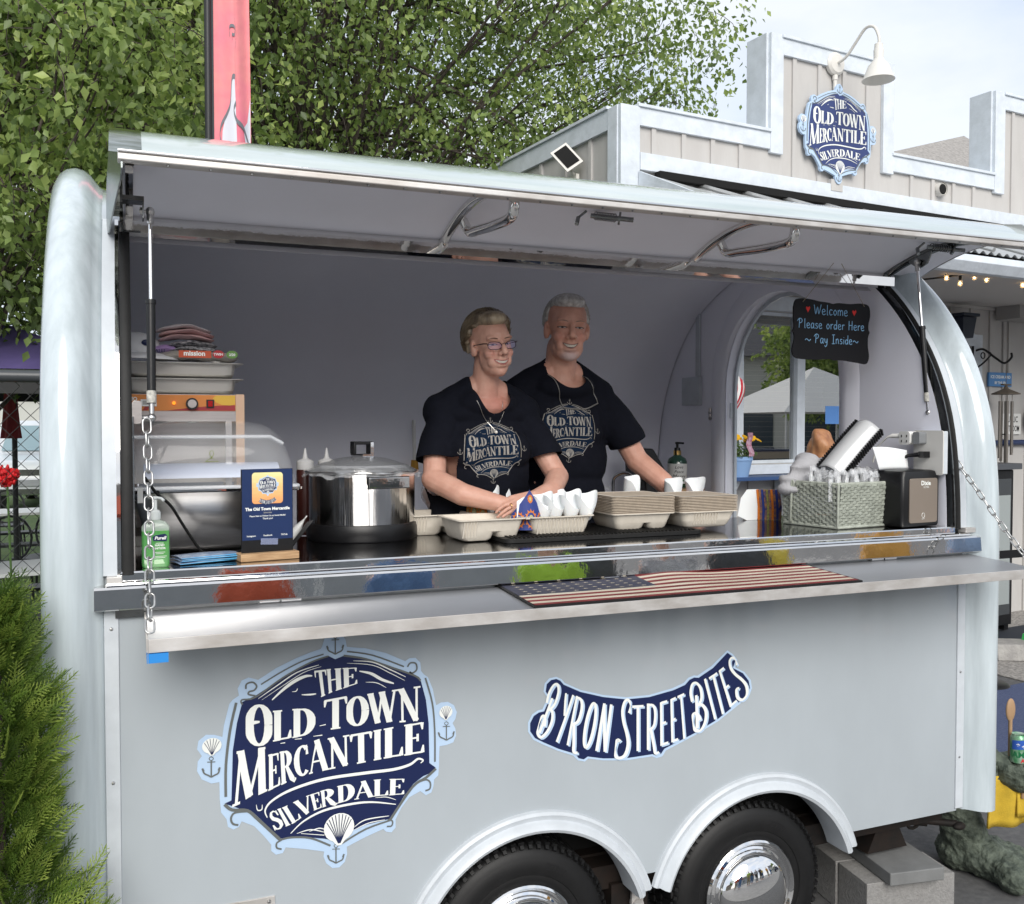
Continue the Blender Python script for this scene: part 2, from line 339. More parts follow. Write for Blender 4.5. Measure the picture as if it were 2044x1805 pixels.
LG = json.loads(r'''{"outer":[[-0.0308,0.3095],[-0.0248,0.3288],[-0.0129,0.3456],[0.0049,0.3521],[0.0228,0.3426],[0.0366,0.3235],[0.0405,0.3012],[0.0949,0.2923],[0.1563,0.2726],[0.2146,0.2427],[0.2272,0.2505],[0.2462,0.25],[0.261,0.2341],[0.2631,0.2092],[0.2716,0.198],[0.2844,0.1884],[0.2993,0.1516],[0.3099,0.1006],[0.3251,0.1072],[0.3468,0.1069],[0.3664,0.0942],[0.3752,0.0722],[0.3707,0.0518],[0.3619,0.0402],[0.3707,0.0223],[0.3728,0.0011],[0.364,-0.0188],[0.3422,-0.0244],[0.3204,-0.025],[0.3186,-0.059],[0.3186,-0.0841],[0.3159,-0.113],[0.3029,-0.1237],[0.3007,-0.1443],[0.2942,-0.1622],[0.277,-0.168],[0.2599,-0.1529],[0.2258,-0.1665],[0.2004,-0.1958],[0.1835,-0.2261],[0.1834,-0.2508],[0.1708,-0.2632],[0.1542,-0.2584],[0.1459,-0.2489],[0.0923,-0.2646],[0.0375,-0.2838],[0.0386,-0.3042],[0.0312,-0.3272],[0.0151,-0.3406],[-0.0049,-0.339],[-0.0227,-0.3218],[-0.0305,-0.3003],[-0.0284,-0.2866],[-0.0871,-0.2686],[-0.1373,-0.2561],[-0.145,-0.2705],[-0.1642,-0.2723],[-0.1774,-0.2591],[-0.1772,-0.2414],[-0.1978,-0.2125],[-0.2238,-0.1809],[-0.2572,-0.1619],[-0.2647,-0.1762],[-0.2795,-0.1815],[-0.2941,-0.1714],[-0.2976,-0.1497],[-0.312,-0.1282],[-0.3153,-0.0893],[-0.3157,-0.0432],[-0.3367,-0.044],[-0.3618,-0.0289],[-0.3741,-0.0044],[-0.3721,0.0219],[-0.3612,0.0357],[-0.3735,0.0563],[-0.3697,0.0786],[-0.3499,0.0932],[-0.3283,0.0905],[-0.3066,0.082],[-0.3027,0.1122],[-0.2875,0.1717],[-0.2783,0.1822],[-0.2617,0.1919],[-0.2652,0.2114],[-0.254,0.2333],[-0.2354,0.2399],[-0.2094,0.2307],[-0.1603,0.2588],[-0.1029,0.2826],[-0.0641,0.2947],[-0.0348,0.3019]],"navy":[[0.0065,0.2684],[0.0304,0.2761],[0.0948,0.2601],[0.1769,0.2258],[0.2566,0.1892],[0.263,0.1761],[0.2778,0.1208],[0.2861,0.0493],[0.288,-0.0716],[0.3073,-0.0876],[0.2986,-0.1002],[0.2686,-0.1084],[0.2387,-0.127],[0.209,-0.1599],[0.1668,-0.2214],[0.0925,-0.2279],[0.0518,-0.2376],[0.0155,-0.2639],[-0.0282,-0.2486],[-0.0869,-0.234],[-0.1524,-0.2271],[-0.1975,-0.1734],[-0.2273,-0.1395],[-0.2643,-0.124],[-0.3027,-0.1046],[-0.2843,-0.0985],[-0.282,-0.0365],[-0.2795,0.0402],[-0.2678,0.1157],[-0.2526,0.1736],[-0.2172,0.187],[-0.1415,0.2296],[-0.0643,0.2652],[-0.0133,0.2802]],"words":{"THE":[[[-0.0547,0.2413],[-0.0056,0.2421],[0.0704,0.2395]],[[-0.0434,0.161],[-0.002,0.1756],[0.0701,0.1912]]],"O1":[[[-0.2442,0.1661],[-0.1716,0.1607]],[[-0.2451,0.0465],[-0.1725,0.0399]]],"LD":[[[-0.1718,0.1392],[-0.0514,0.1365]],[[-0.1724,0.0527],[-0.0519,0.06]]],"T1":[[[-0.0274,0.1537],[0.0402,0.159]],[[-0.0279,0.067],[0.0397,0.0676]]],"OWN":[[[0.0378,0.1545],[0.1435,0.16],[0.2608,0.1648]],[[0.0373,0.0671],[0.1472,0.0659],[0.2605,0.0606]]],"M1":[[[-0.2718,0.0369],[-0.1838,0.0401]],[[-0.2827,-0.1165],[-0.1848,-0.0835]]],"ERCANTILE":[[[-0.1848,0.0161],[-0.1257,0.024],[-0.054,0.0404],[0.0412,0.0445],[0.1472,0.0496],[0.272,0.0572]],[[-0.1855,-0.0861],[-0.1187,-0.0636],[-0.0545,-0.0509],[0.0427,-0.0443],[0.1468,-0.0381],[0.2718,-0.037]]],"SILVERDALE":[[[-0.1852,-0.146],[-0.1441,-0.1386],[-0.0784,-0.1162],[-0.0273,-0.1054],[0.0485,-0.0963],[0.1259,-0.0977],[0.2121,-0.1067]],[[-0.169,-0.2031],[-0.1157,-0.1885],[-0.065,-0.1627],[-0.0237,-0.154],[0.0483,-0.1472],[0.1257,-0.1466],[0.209,-0.1537]]]},"grey":[[[[-0.2021,0.2172],[-0.1414,0.2491],[-0.0836,0.2729],[-0.027,0.2862]],0.004],[[[0.0405,0.288],[0.1152,0.2703],[0.2103,0.2275]],0.0044],[[[-0.2692,0.1735],[-0.2863,0.0987],[-0.2981,0.0043],[-0.2993,-0.0859]],0.0072],[[[0.2758,0.1872],[0.297,0.1104],[0.3046,0.0263],[0.3052,-0.0698]],0.0052],[[[-0.3027,-0.1065],[-0.2827,-0.125],[-0.2421,-0.1333],[-0.2125,-0.1632],[-0.1524,-0.231]],0.0088],[[[-0.1524,-0.231],[-0.1217,-0.229],[-0.0674,-0.24],[-0.0105,-0.2716]],0.0056],[[[0.3082,-0.091],[0.2771,-0.1138],[0.2344,-0.1367],[0.1668,-0.2235]],0.008],[[[0.1668,-0.2255],[0.0925,-0.2402],[0.0215,-0.271]],0.0052],[[[-0.2527,0.1659],[-0.2544,0.1795],[-0.2173,0.1832],[-0.1415,0.2304],[-0.0643,0.266],[-0.0133,0.2794]],0.0048],[[[0.0304,0.2769],[0.0948,0.2613],[0.1769,0.2267],[0.2439,0.1967],[0.2609,0.1805]],0.0056],[[[-0.2431,0.2091],[-0.2411,0.2224],[-0.2244,0.2257],[-0.214,0.2138],[-0.2208,0.2029],[-0.2339,0.2004],[-0.2358,0.1929],[-0.2172,0.187]],0.0048],[[[0.2208,0.2257],[0.2293,0.2363],[0.2462,0.2335],[0.2491,0.2147],[0.2355,0.2057],[0.2271,0.2107],[0.2397,0.1991],[0.2566,0.1892]],0.0048],[[[-0.2665,-0.1701],[-0.2812,-0.1639],[-0.2859,-0.1477],[-0.2754,-0.1339],[-0.2421,-0.1352]],0.0056],[[[0.2748,-0.1531],[0.289,-0.1489],[0.2899,-0.1302],[0.2771,-0.1201],[0.2514,-0.1247]],0.0048],[[[-0.1488,-0.258],[-0.1621,-0.2518],[-0.162,-0.2381],[-0.1486,-0.2317]],0.0048],[[[0.1563,-0.2423],[0.1709,-0.2426],[0.1731,-0.2286],[0.1585,-0.2221]],0.0044],[[[0.0068,0.3281],[0.0066,0.2855]],0.0036],[[[-0.0043,0.3254],[0.0179,0.3243]],0.0024],[[[-0.017,0.3063],[-0.0124,0.2952],[-0.0013,0.2886],[0.0066,0.2839],[0.0145,0.2872],[0.0257,0.2925],[0.0297,0.3049]],0.004],[[[-0.0178,0.3092],[-0.0139,0.3009]],0.0048],[[[0.0306,0.3081],[0.0265,0.2996]],0.0048],[[[0.0069,0.3396],[0.0124,0.3351],[0.01,0.3298],[0.0036,0.3303],[0.0013,0.3361],[0.0069,0.3396]],0.002],[[[-0.3368,0.0199],[-0.3372,-0.0229]],0.0038],[[[-0.3475,0.0178],[-0.3262,0.0157]],0.0025],[[[-0.3597,-0.0009],[-0.3553,-0.0124],[-0.3448,-0.0194],[-0.3372,-0.0245],[-0.3296,-0.0216],[-0.3189,-0.0167],[-0.315,-0.0043]],0.0042],[[[-0.3605,0.002],[-0.3568,-0.0066]],0.0051],[[[-0.3142,-0.0012],[-0.3181,-0.0095]],0.0051],[[[-0.3367,0.0316],[-0.3315,0.0268],[-0.3338,0.0215],[-0.3399,0.0224],[-0.3421,0.0283],[-0.3367,0.0316]],0.0021],[[[0.3414,0.0363],[0.3413,-0.0063]],0.0034],[[[0.3299,0.0341],[0.353,0.0321]],0.0023],[[[0.3166,0.0155],[0.3215,0.0042],[0.3331,-0.0028],[0.3413,-0.0079],[0.3496,-0.0049],[0.3613,-0.0],[0.3654,0.0122]],0.0038],[[[0.3158,0.0184],[0.3199,0.0099]],0.0046],[[[0.3663,0.0153],[0.3621,0.0071]],0.0046],[[[0.3414,0.0478],[0.3472,0.0431],[0.3447,0.0379],[0.3381,0.0387],[0.3357,0.0445],[0.3414,0.0478]],0.0019],[[[0.0054,-0.2807],[0.0052,-0.323]],0.0035],[[[-0.0055,-0.2824],[0.0164,-0.2854]],0.0024],[[[-0.0181,-0.3003],[-0.0135,-0.3118],[-0.0026,-0.3192],[0.0052,-0.3245],[0.013,-0.322],[0.024,-0.3176],[0.028,-0.3056]],0.0039],[[[-0.0189,-0.2975],[-0.015,-0.306]],0.0047],[[[0.0288,-0.3026],[0.0249,-0.3106]],0.0047],[[[0.0055,-0.2693],[0.0109,-0.2742],[0.0086,-0.2793],[0.0023,-0.2782],[-0.0,-0.2723],[0.0055,-0.2693]],0.002]],"white":[[[[-0.2098,0.1785],[-0.1607,0.2082],[-0.1031,0.2414],[-0.0409,0.257]],0.0036],[[[-0.2005,0.1736],[-0.1417,0.2081],[-0.0839,0.2395],[-0.0339,0.2516]],0.002],[[[-0.1723,0.1705],[-0.1418,0.1964],[-0.111,0.2167],[-0.0801,0.2281],[-0.0598,0.2276]],0.0096],[[[0.0584,0.2595],[0.1151,0.2501],[0.1686,0.2226],[0.2152,0.1967]],0.0036],[[[0.0403,0.2544],[0.1151,0.2412],[0.1685,0.2124],[0.2123,0.1863]],0.0024],[[[0.0764,0.2276],[0.1109,0.2169],[0.1436,0.1958],[0.1788,0.1808]],0.0088],[[[-0.188,-0.1612],[-0.1935,-0.1389],[-0.1744,-0.1152],[-0.1208,-0.0917],[-0.0272,-0.0747],[0.0932,-0.0735],[0.1757,-0.0748],[0.2262,-0.0673],[0.2516,-0.0534],[0.2678,-0.0597],[0.2601,-0.067]],0.0088],[[[-0.1236,-0.2169],[-0.0866,-0.1872],[-0.0277,-0.1653],[0.0522,-0.1587],[0.1133,-0.1627],[0.1837,-0.18]],0.0068],[[[-0.0712,-0.2195],[-0.0438,-0.2148],[-0.026,-0.2209]],0.0032],[[[-0.1062,-0.2197],[-0.0673,-0.215],[-0.0281,-0.2286]],0.0032],[[[-0.0946,-0.2216],[-0.0281,-0.2374]],0.0024],[[[0.0579,-0.2285],[0.0926,-0.2117],[0.1627,-0.2113]],0.0036],[[[0.0579,-0.2366],[0.1007,-0.2231],[0.1502,-0.2208]],0.0028],[[[-0.0901,0.1764],[-0.0649,0.1744],[-0.0492,0.1747]],0.0048],[[[-0.2178,-0.1195],[-0.2141,-0.1357],[-0.2029,-0.1354],[-0.2016,-0.122]],0.0032],[[[-0.04,0.0812],[-0.0223,0.0831]],0.0028],[[[0.0945,0.1935],[0.1271,0.1881],[0.1559,0.1709]],0.0024],[[[-0.117,0.1879],[-0.1054,0.1886],[-0.1015,0.1961]],0.0024],[[[0.1216,-0.1509],[0.1546,-0.1538],[0.1837,-0.1664]],0.0024],[[[-0.1504,0.0448],[-0.1371,0.0451]],0.0028],[[[-0.1102,0.0515],[-0.0909,0.051]],0.0028],[[[-0.0578,0.0536],[-0.0323,0.0536]],0.0028],[[[-0.244,0.0974],[-0.229,0.111],[-0.2066,0.113]],0.0104]],"shells":[[0.0145,-0.2214,0.0442,0.0417],[-0.335,0.062,0.0258,0.0217],[0.3393,0.0776,0.0208,0.0192]],"b_outer":[[1.2165,1.0378],[1.2027,1.0594],[1.2066,1.0844],[1.2224,1.0992],[1.2463,1.1015],[1.2643,1.0931],[1.2764,1.079],[1.3311,1.0512],[1.4136,1.0256],[1.4979,1.0089],[1.5838,1.0071],[1.6715,1.02],[1.7159,1.0335],[1.7338,1.0491],[1.7563,1.0546],[1.7699,1.0525],[1.8245,1.0791],[1.8889,1.1274],[1.9124,1.1122],[1.9304,1.0907],[1.9222,1.0657],[1.9601,1.0461],[1.9866,1.0155],[1.9916,0.9869],[1.9822,0.9639],[1.9468,0.9399],[1.8536,0.8871],[1.7622,0.8511],[1.6483,0.8132],[1.6352,0.7957],[1.6132,0.7928],[1.5957,0.8009],[1.4987,0.8006],[1.4143,0.812],[1.3604,0.8249],[1.3481,0.8172],[1.3235,0.8242],[1.3072,0.8413],[1.2507,0.8653],[1.1989,0.8922],[1.1674,0.9108],[1.1498,0.9384],[1.1498,0.9674],[1.1634,0.9911],[1.183,1.0016],[1.1988,1.0034]],"b_navy":[[1.2245,1.037],[1.2098,1.0586],[1.2137,1.0819],[1.2284,1.0931],[1.2463,1.0949],[1.2603,1.088],[1.2724,1.0739],[1.3312,1.0445],[1.4137,1.0189],[1.4979,1.0021],[1.5838,1.0003],[1.6759,1.0133],[1.7214,1.0263],[1.7383,1.0417],[1.7564,1.0476],[1.7745,1.045],[1.8314,1.0726],[1.889,1.1195],[1.9078,1.1067],[1.922,1.0903],[1.9119,1.0647],[1.953,1.0428],[1.977,1.0144],[1.983,0.9878],[1.9736,0.9668],[1.9397,0.9454],[1.8489,0.8936],[1.7576,0.8579],[1.6425,0.8209],[1.6285,0.8043],[1.6132,0.8005],[1.5978,0.8083],[1.4987,0.8082],[1.4143,0.8187],[1.3583,0.8326],[1.344,0.8252],[1.3255,0.8314],[1.3133,0.8471],[1.2547,0.871],[1.2028,0.8982],[1.1733,0.9155],[1.1568,0.9393],[1.1568,0.9647],[1.1693,0.9861],[1.187,0.9949],[1.2047,0.9965]],"bwords":{"B":[[[1.2224,1.081],[1.2724,1.0776]],[[1.1752,0.9316],[1.2306,0.9137]]],"YRON":[[[1.2764,1.0478],[1.323,1.0317],[1.3888,1.0059],[1.4514,0.9896]],[[1.2386,0.8981],[1.2909,0.8767],[1.3562,0.8552],[1.431,0.8379]]],"S":[[[1.4703,1.0006],[1.5128,0.9959]],[[1.452,0.8239],[1.5136,0.8157]]],"TREET":[[[1.5171,0.9841],[1.597,0.9789],[1.6672,0.9904],[1.7161,1.0044]],[[1.5178,0.8284],[1.5978,0.8256],[1.6725,0.8372],[1.7351,0.8487]]],"B2":[[[1.7294,1.0263],[1.7882,1.0358]],[[1.753,0.8659],[1.8305,0.8938]]],"ITES":[[[1.7882,1.0358],[1.8339,1.0566],[1.8707,1.0766],[1.9148,1.1041]],[[1.8305,0.8938],[1.8766,0.9141],[1.9279,0.9459],[1.9869,0.9794]]]}}''')
def logo_art(fn, parent, mats, step=None, backing=True, lines=True):
    """fn(u, v, e) -> 3D. mats: outline, panel, grey, white"""
    def F(k): return lambda u, v, e=0: fn(u, v, e + k)
    if backing:
        b = B(); (fill_grid(b, LG['outer'], F(.0003), step) if step else fill(b, LG['outer'], F(.0003))); b.build('backing', mats[0], parent, normals=False)
    b = B(); (fill_grid(b, LG['navy'], F(.0012), step) if step else fill(b, LG['navy'], F(.0012))); b.build('panel', mats[1], parent, normals=False)
    b = B()
    if lines:
        for pts, wd in LG['grey']: ribbon(b, [tuple(p) for p in cr(pts, 4)] if len(pts) > 2 else pts, wd, F(.0022))
        b.build('border', mats[2], parent, normals=False)
    b = B()
    for k, (t, bo) in LG['words'].items(): word(b, {'O1': 'O', 'T1': 'T', 'M1': 'M'}.get(k, k), t, bo, F(.0034), asp=.62)
    b.build('lettering', mats[3], parent, normals=False)
    b = B()
    for i, (pts, wd) in enumerate(LG['white']):
        P_ = [tuple(p) for p in cr(pts, 5)] if len(pts) > 2 else pts; n = len(P_)
        ribbon(b, P_, [wd * (.25 + .75 * math.sin(PI * (j + .3) / (n + .2))) for j in range(n)], F(.0034))
    b.build('flourish', mats[3], parent, normals=False)
    b = B(); b2 = B()
    for i, (cx, cz, rx, rz) in enumerate(LG['shells'][:(3 if backing else 1)]):
        fill(b, [(cx + rx * math.cos(a * PI / 10), cz + rz * (math.sin(a * PI / 10) if math.sin(a * PI / 10) > -.4 else math.sin(a * PI / 10))) for a in range(20)], F(.0044))
        fill(b, [(cx - rx * .5, cz - rz * .8), (cx + rx * .5, cz - rz * .8), (cx + rx * .14, cz - rz * 1.25), (cx - rx * .14, cz - rz * 1.25)], F(.0043))
        for k in range(9 if i == 0 else 6):
            t = (k + .5) / (9 if i == 0 else 6) * 2 - 1; a = R(90 - 68 * t)
            ribbon(b2, [(cx + t * rx * .06, cz - rz * 1.1), (cx + t * rx * .45, cz - rz * .3), (cx + rx * .93 * math.cos(a), cz + rz * .93 * math.sin(a))], rx * .055, F(.005))
    b.build('shell', mats[3], parent, normals=False); b2.build('shell_ribs', mats[1], parent, normals=False)
def byron_art(fn, parent, mats):
    def F(k): return lambda u, v, e=0: fn(u, v, e + k)
    b = B(); fill(b, LG['b_outer'], F(.0003)); b.build('backing', mats[0], parent, normals=False)
    b = B(); fill(b, LG['b_navy'], F(.0012)); b.build('panel', mats[1], parent, normals=False)
    for nm, k, m, dx, dy in (('lettering_shadow', .0022, mats[0], .006, -.005), ('lettering', .0036, mats[3], 0, 0)):
        b = B()
        for kk, (t, bo) in LG['bwords'].items(): word(b, {'B2': 'B'}.get(kk, kk), t, bo, F(k), font=GM, gap=.06, asp=.42, dx=dx, dy=dy)
        b.build(nm, m, parent, normals=False)
# ---------------------------------------------------------------- ground
ASPH = mat('asphalt', (.125, .125, .125), .85, c2=(.085, .085, .088), vscale=30, bump=.6, bscale=350, bdist=.003)
GRASS = mat('grass_ground', (.10, .15, .045), .9, c2=(.06, .10, .03), vscale=3, bump=.8, bscale=60, bdist=.02)
AGG = mat('exposed_aggregate', (.42, .40, .37), .85, c2=(.17, .16, .155), vscale=42, bump=.9, bscale=110, bdist=.008)
b = B(); b.box2((-80, -80, GZ - .05), (120, 120, GZ)); g = b.build('ground', ASPH); tag(g, kind='structure')
b = B(); b.box2((-40, 2.7, GZ + .004), (1.6, 60, GZ + .012)); g = b.build('lawn', GRASS); tag(g, kind='structure')
b = B(); b.box2((-30, -30, GZ + .002), (30, -.75, GZ + .005)); g = b.build('bounce_pavement', mat('bounce_pavement', (.27, .265, .255), .85, c2=(.21, .205, .20), vscale=9, bump=.5, bscale=200, bdist=.003)); tag(g, kind='structure')  # paler sheet added over the asphalt to bounce light into the trailer
# ---------------------------------------------------------------- food trailer
XL, XR = -.035, 2.945
TR = thing('food_trailer', 'white rounded food trailer with its serving hatch propped open and two people inside', 'food trailer')
PROF = [(0.0, .41), (0.0, 1.0), (0.0, 1.5), (.015, 1.75), (.045, 1.93), (.10, 2.09), (.17, 2.22), (.26, 2.345), (.36, 2.45), (.48, 2.55), (.62, 2.63), (.80, 2.69), (1.0, 2.715), (1.2, 2.71), (1.42, 2.67), (1.62, 2.59), (1.80, 2.48), (1.95, 2.33), (2.06, 2.16), (2.14, 1.96), (2.18, 1.75), (2.2, 1.5), (2.2, 1.0), (2.2, .41)]
PR = [tuple(p) for p in cr(PROF, 3)]
def pn(i):
    a = Vector(PR[max(i - 1, 0)]); c = Vector(PR[min(i + 1, len(PR) - 1)]); t = (c - a).normalized(); return (-t.y, t.x)
def sweep(b, sec, i0=0, i1=None, close=False):
    """sec: list of (x, out)"""
    i1 = len(PR) if i1 is None else i1; vs = []; n = len(sec)
    for i in range(i0, i1):
        nx = pn(i)
        for (x, o) in sec: vs.append((x, PR[i][0] + nx[0] * o, PR[i][1] + nx[1] * o))
    m = i1 - i0
    b.add(vs, [(i * n + j, i * n + j + 1, (i + 1) * n + j + 1, (i + 1) * n + j) for i in range(m - 1) for j in range(n - 1)])
HI = next(i for i, p in enumerate(PR) if p[0] >= .38 and p[1] > 2.4)      # hinge index
# front lower panel with wheel arches cut out
HX = (1.165, 2.025); HZ = .235; RI = .392
def arch_pts(cx, a0, a1, r, n=22): return [(cx + r * math.cos(R(a0 + (a1 - a0) * i / n)), HZ + r * math.sin(R(a0 + (a1 - a0) * i / n))) for i in range(n + 1)]
ab = math.degrees(math.asin((.41 - HZ) / RI)); mid = math.degrees(math.acos(.43 / RI)) if .43 < RI else 0
ac = ab
low = [(XL, .41), (XL, 1.42), (XR, 1.42), (XR, .41)] + arch_pts(HX[1], ab, 180 - ab, RI) + arch_pts(HX[0], ab, 180 - ab, RI)
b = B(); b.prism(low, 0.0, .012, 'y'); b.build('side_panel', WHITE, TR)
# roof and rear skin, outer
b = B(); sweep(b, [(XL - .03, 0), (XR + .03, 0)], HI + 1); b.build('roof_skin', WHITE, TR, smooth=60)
# interior lining
b = B()
IN = [(p[0] + (-pn(i)[0]) * .04, p[1] + (-pn(i)[1]) * .04) for i, p in enumerate(PR)]
vs = []; k0 = HI
for i in range(k0, len(IN)): vs += [(XL + .01, IN[i][0], IN[i][1]), (XR - .05, IN[i][0], IN[i][1])]
b.add(vs, [(2 * i, 2 * i + 1, 2 * i + 3, 2 * i + 2) for i in range(len(IN) - k0 - 1)]); b.build('interior_lining', INTER, TR, smooth=60)
b = B(); b.box((1.40, 2.158, 2.0), (2.9, .004, .003)); b.build('lining_seam', mat('seam_grey', (.3, .3, .34), .5), TR)
b = B()
for x, z in [(.35, 2.02), (.93, 2.02), (1.35, 2.02), (1.9, 2.02), (2.72, 2.42), (2.72, 2.2), (2.6, 1.75)]: b.ell((x, 2.155 if z < 2.1 else 2.02, z), (.006, .005, .006), 8)
b.build('rivet', DSTEEL, TR)
b = B(); b.box2((XL, .02, .60), (XR - .02, 2.18, .64)); b.build('floor_panel', mat('pale_floor', (.55, .55, .54), .5), TR)
b = B(); b.box2((XL, .013, .65), (XR - .02, .03, 1.40)); b.build('inner_panel', INTER, TR)
# end walls: left plain, right with arched window opening
def wall_poly(off): return [(p[0] - pn(i)[0] * off, p[1] - pn(i)[1] * off) for i, p in enumerate(PR)]
b = B(); b.prism(wall_poly(.02), XL - .03, XL - .005, 'x'); b.build('left_end_wall', [WHITE], TR)
b = B()
wp = wall_poly(.02)
win = [(.62, 1.30)] + [(.62, 2.06)] + [(1.045 - .425 * math.cos(R(t)), 2.08 + .455 * math.sin(R(t))) for t in range(0, 181, 12)] + [(1.47, 2.06), (1.47, 1.30)]
top = 2.08
# right end wall built as ring between the profile and the opening
pr_ = [p for p in wp]
def ring_between(outer, inner, x, b):
    """both polylines start bottom front and run over the top to bottom rear"""
    n = 60
    def samp(pl):
        d = [0]
        for i in range(1, len(pl)): d.append(d[-1] + (Vector(pl[i]) - Vector(pl[i - 1])).length)
        o = []
        for k in range(n + 1):
            s = d[-1] * k / n; i = 0
            while i < len(d) - 2 and d[i + 1] < s: i += 1
            f = (s - d[i]) / max(1e-9, d[i + 1] - d[i]); o.append((lerp(pl[i][0], pl[i + 1][0], f), lerp(pl[i][1], pl[i + 1][1], f)))
        return o
    A, C = samp(outer), samp(inner); vs = [(x, p[0], p[1]) for p in A] + [(x, p[0], p[1]) for p in C]
    b.add(vs, [(i, i + 1, n + 2 + i, n + 1 + i) for i in range(n)])
outer = [p for p in pr_ if p[1] > 1.3]
XE = XR - .045
b = B(); ring_between(outer, win, XE, b)
rec = [(p[0] + (p[0] - 1.045) * .17, p[1] + (p[1] - 2.0) * .13 if p[1] > 2 else p[1]) for p in win]
b.add([(XE, pr_[0][0], pr_[0][1]), (XE, pr_[0][0], 1.305), (XE, pr_[-1][0], 1.305), (XE, pr_[-1][0], pr_[-1][1])], [(0, 1, 2, 3)])
b.build('right_end_wall', INTER, TR)
b = B()     # raised moulding round the window, frame depth
def loft(b, A, xa, C, xc):
    n = len(A); b.add([(xa, p[0], p[1]) for p in A] + [(xc, p[0], p[1]) for p in C], [(i, i + 1, n + i + 1, n + i) for i in range(n - 1)])
rec2 = [(p[0] + (p[0] - 1.045) * .30, p[1] + ((p[1] - 2.0) * .22 if p[1] > 2 else 0)) for p in win]
loft(b, rec2, XE - .002, rec, XE - .022); loft(b, rec, XE - .022, [(p[0] + (p[0] - 1.045) * .06, p[1]) for p in win], XE - .018)
loft(b, [(p[0] + (p[0] - 1.045) * .06, p[1]) for p in win], XE - .018, win, XE + .01); loft(b, win, XE + .01, win, XE + .05)
b.build('window_moulding', INTER, TR, smooth=50)
b = B()
wf = [(1.045 + (p[0] - 1.045) * .965, 1.3 + (p[1] - 1.3) * .985) for p in win]
loft(b, win, XE + .045, wf, XE + .045); loft(b, wf, XE + .045, wf, XE + .06)
b.build('window_frame', WHITE2, TR, smooth=50)
b = B(); b.box((XE + .035, 1.49, 1.97), (.02, .05, .08)); b.box((XE + .03, 1.49, 1.97), (.02, .03, .05)); b.build('window_latch', WHITE2, TR)
b = B(); b.tube([(XE - .01, 1.60, z) for z in (1.94, 1.985)], .008); b.ell((XE - .01, 1.6, 1.93), (.01, .01, .01), 8); b.ell((XE - .01, 1.6, 1.96), (.011, .011, .011), 8); b.build('hinge', STEEL, TR)
# rounded end bulges
secR = [(XR + .025, -.02), (XR + .03, 0), (XR + .04, .004), (XR + .055, .022), (XR + .07, .042), (XR + .09, .056), (XR + .115, .062), (XR + .14, .056), (XR + .16, .04), (XR + .173, .015), (XR + .178, -.015), (XR + .17, -.045), (XR + .03, -.05)]
secL = [(XL - (x - XR), o) for x, o in secR[:-2]] + [(XL - .18, -.12), (XL - .18, -.3)]
i0 = 1
b = B(); sweep(b, secR, 0); b.build('right_end_rim', STREAK, TR, smooth=70)
b = B(); sweep(b, secL, 0); b.build('left_end_rim', STREAK, TR, smooth=70)
b = B()
for sgn, X0 in ((1, XR + .11), (-1, XL - .11)): b.ell((X0, .08, .43), (.07, .13, .035), 16)
b.build('rim_foot', WHITE, TR, smooth=80)
b = B(); b.prism(wall_poly(.05), XR + .10, XR + .12, 'x')
# the far face has the window opening as well, so only posts either side of it
b = B(); ring_between(outer, win, XE + .055, b); b.build('right_outer_wall', WHITE, TR)
# corner trims
b = B(); b.box2((XL - .028, -.006, .41), (XL + .008, .01, 1.412)); b.build('corner_trim', WHITE2, TR, bevel=.002)
b = B(); b.box2((XR - .01, -.006, .42), (XR + .028, .01, 1.412)); b.build('corner_trim', WHITE2, TR, bevel=.002)
b = B()
for z in (.62, .95, 1.36): b.ell((XR + .006, -.007, z), (.005, .003, .005), 8); b.ell((XL - .01, -.007, z), (.005, .003, .005), 8)
b.build('screw', STEEL, TR)
# posts either side of the opening: white return, steel channel and black seal
for nm, xs, mt, w0 in (('opening_post', (XL - .028, XL + .006), WHITE2, 0), ('opening_channel', (XL + .006, XL + .016), CHROME, 0), ('opening_post', (XR - .004, XR + .03), WHITE2, 0), ('opening_channel', (XR - .030, XR - .022), DSTEEL, 0)):
    b = B(); j0 = next(i for i, p in enumerate(PR) if p[1] > 1.475); sec = [(xs[0], -.03), (xs[0], .003), (xs[1], .003), (xs[1], -.05)]
    sweep(b, sec, j0, HI + 2); b.build(nm, mt, TR, smooth=40)
for xs in ((XL + .018, XL + .047), (XR - .022, XR - .002)):
    b = B(); sweep(b, [(xs[0], -.02), (xs[0], .006), ((xs[0] + xs[1]) / 2, .014), (xs[1], .006), (xs[1], -.03)], j0, HI + 1); b.build('rubber_seal', RUBBER, TR, smooth=60)
b = B(); b.box2((XL + .0475, .004, 1.5), (XL + .0505, .03, 1.92)); b.build('opening_channel', CHROME, TR)
# top rail at the hinge
hy, hz = .38, 2.505
b = B(); b.prism([(hy - .02, hz - .034), (hy - .021, hz + .002), (hy - .012, hz + .012), (hy + .02, hz + .035), (hy + .05, hz + .03), (hy + .055, hz - .02), (hy + .0, hz - .042)], XL + .02, XR + .01, 'x'); b.build('top_rail', CHROME, TR)
b = B(); b.prism([(hy + .03, hz - .018), (hy + .11, hz + .0), (hy + .11, hz + .012), (hy + .03, hz - .006)], XL + .02, XR - .04, 'x'); b.build('inner_rail', STEEL, TR)
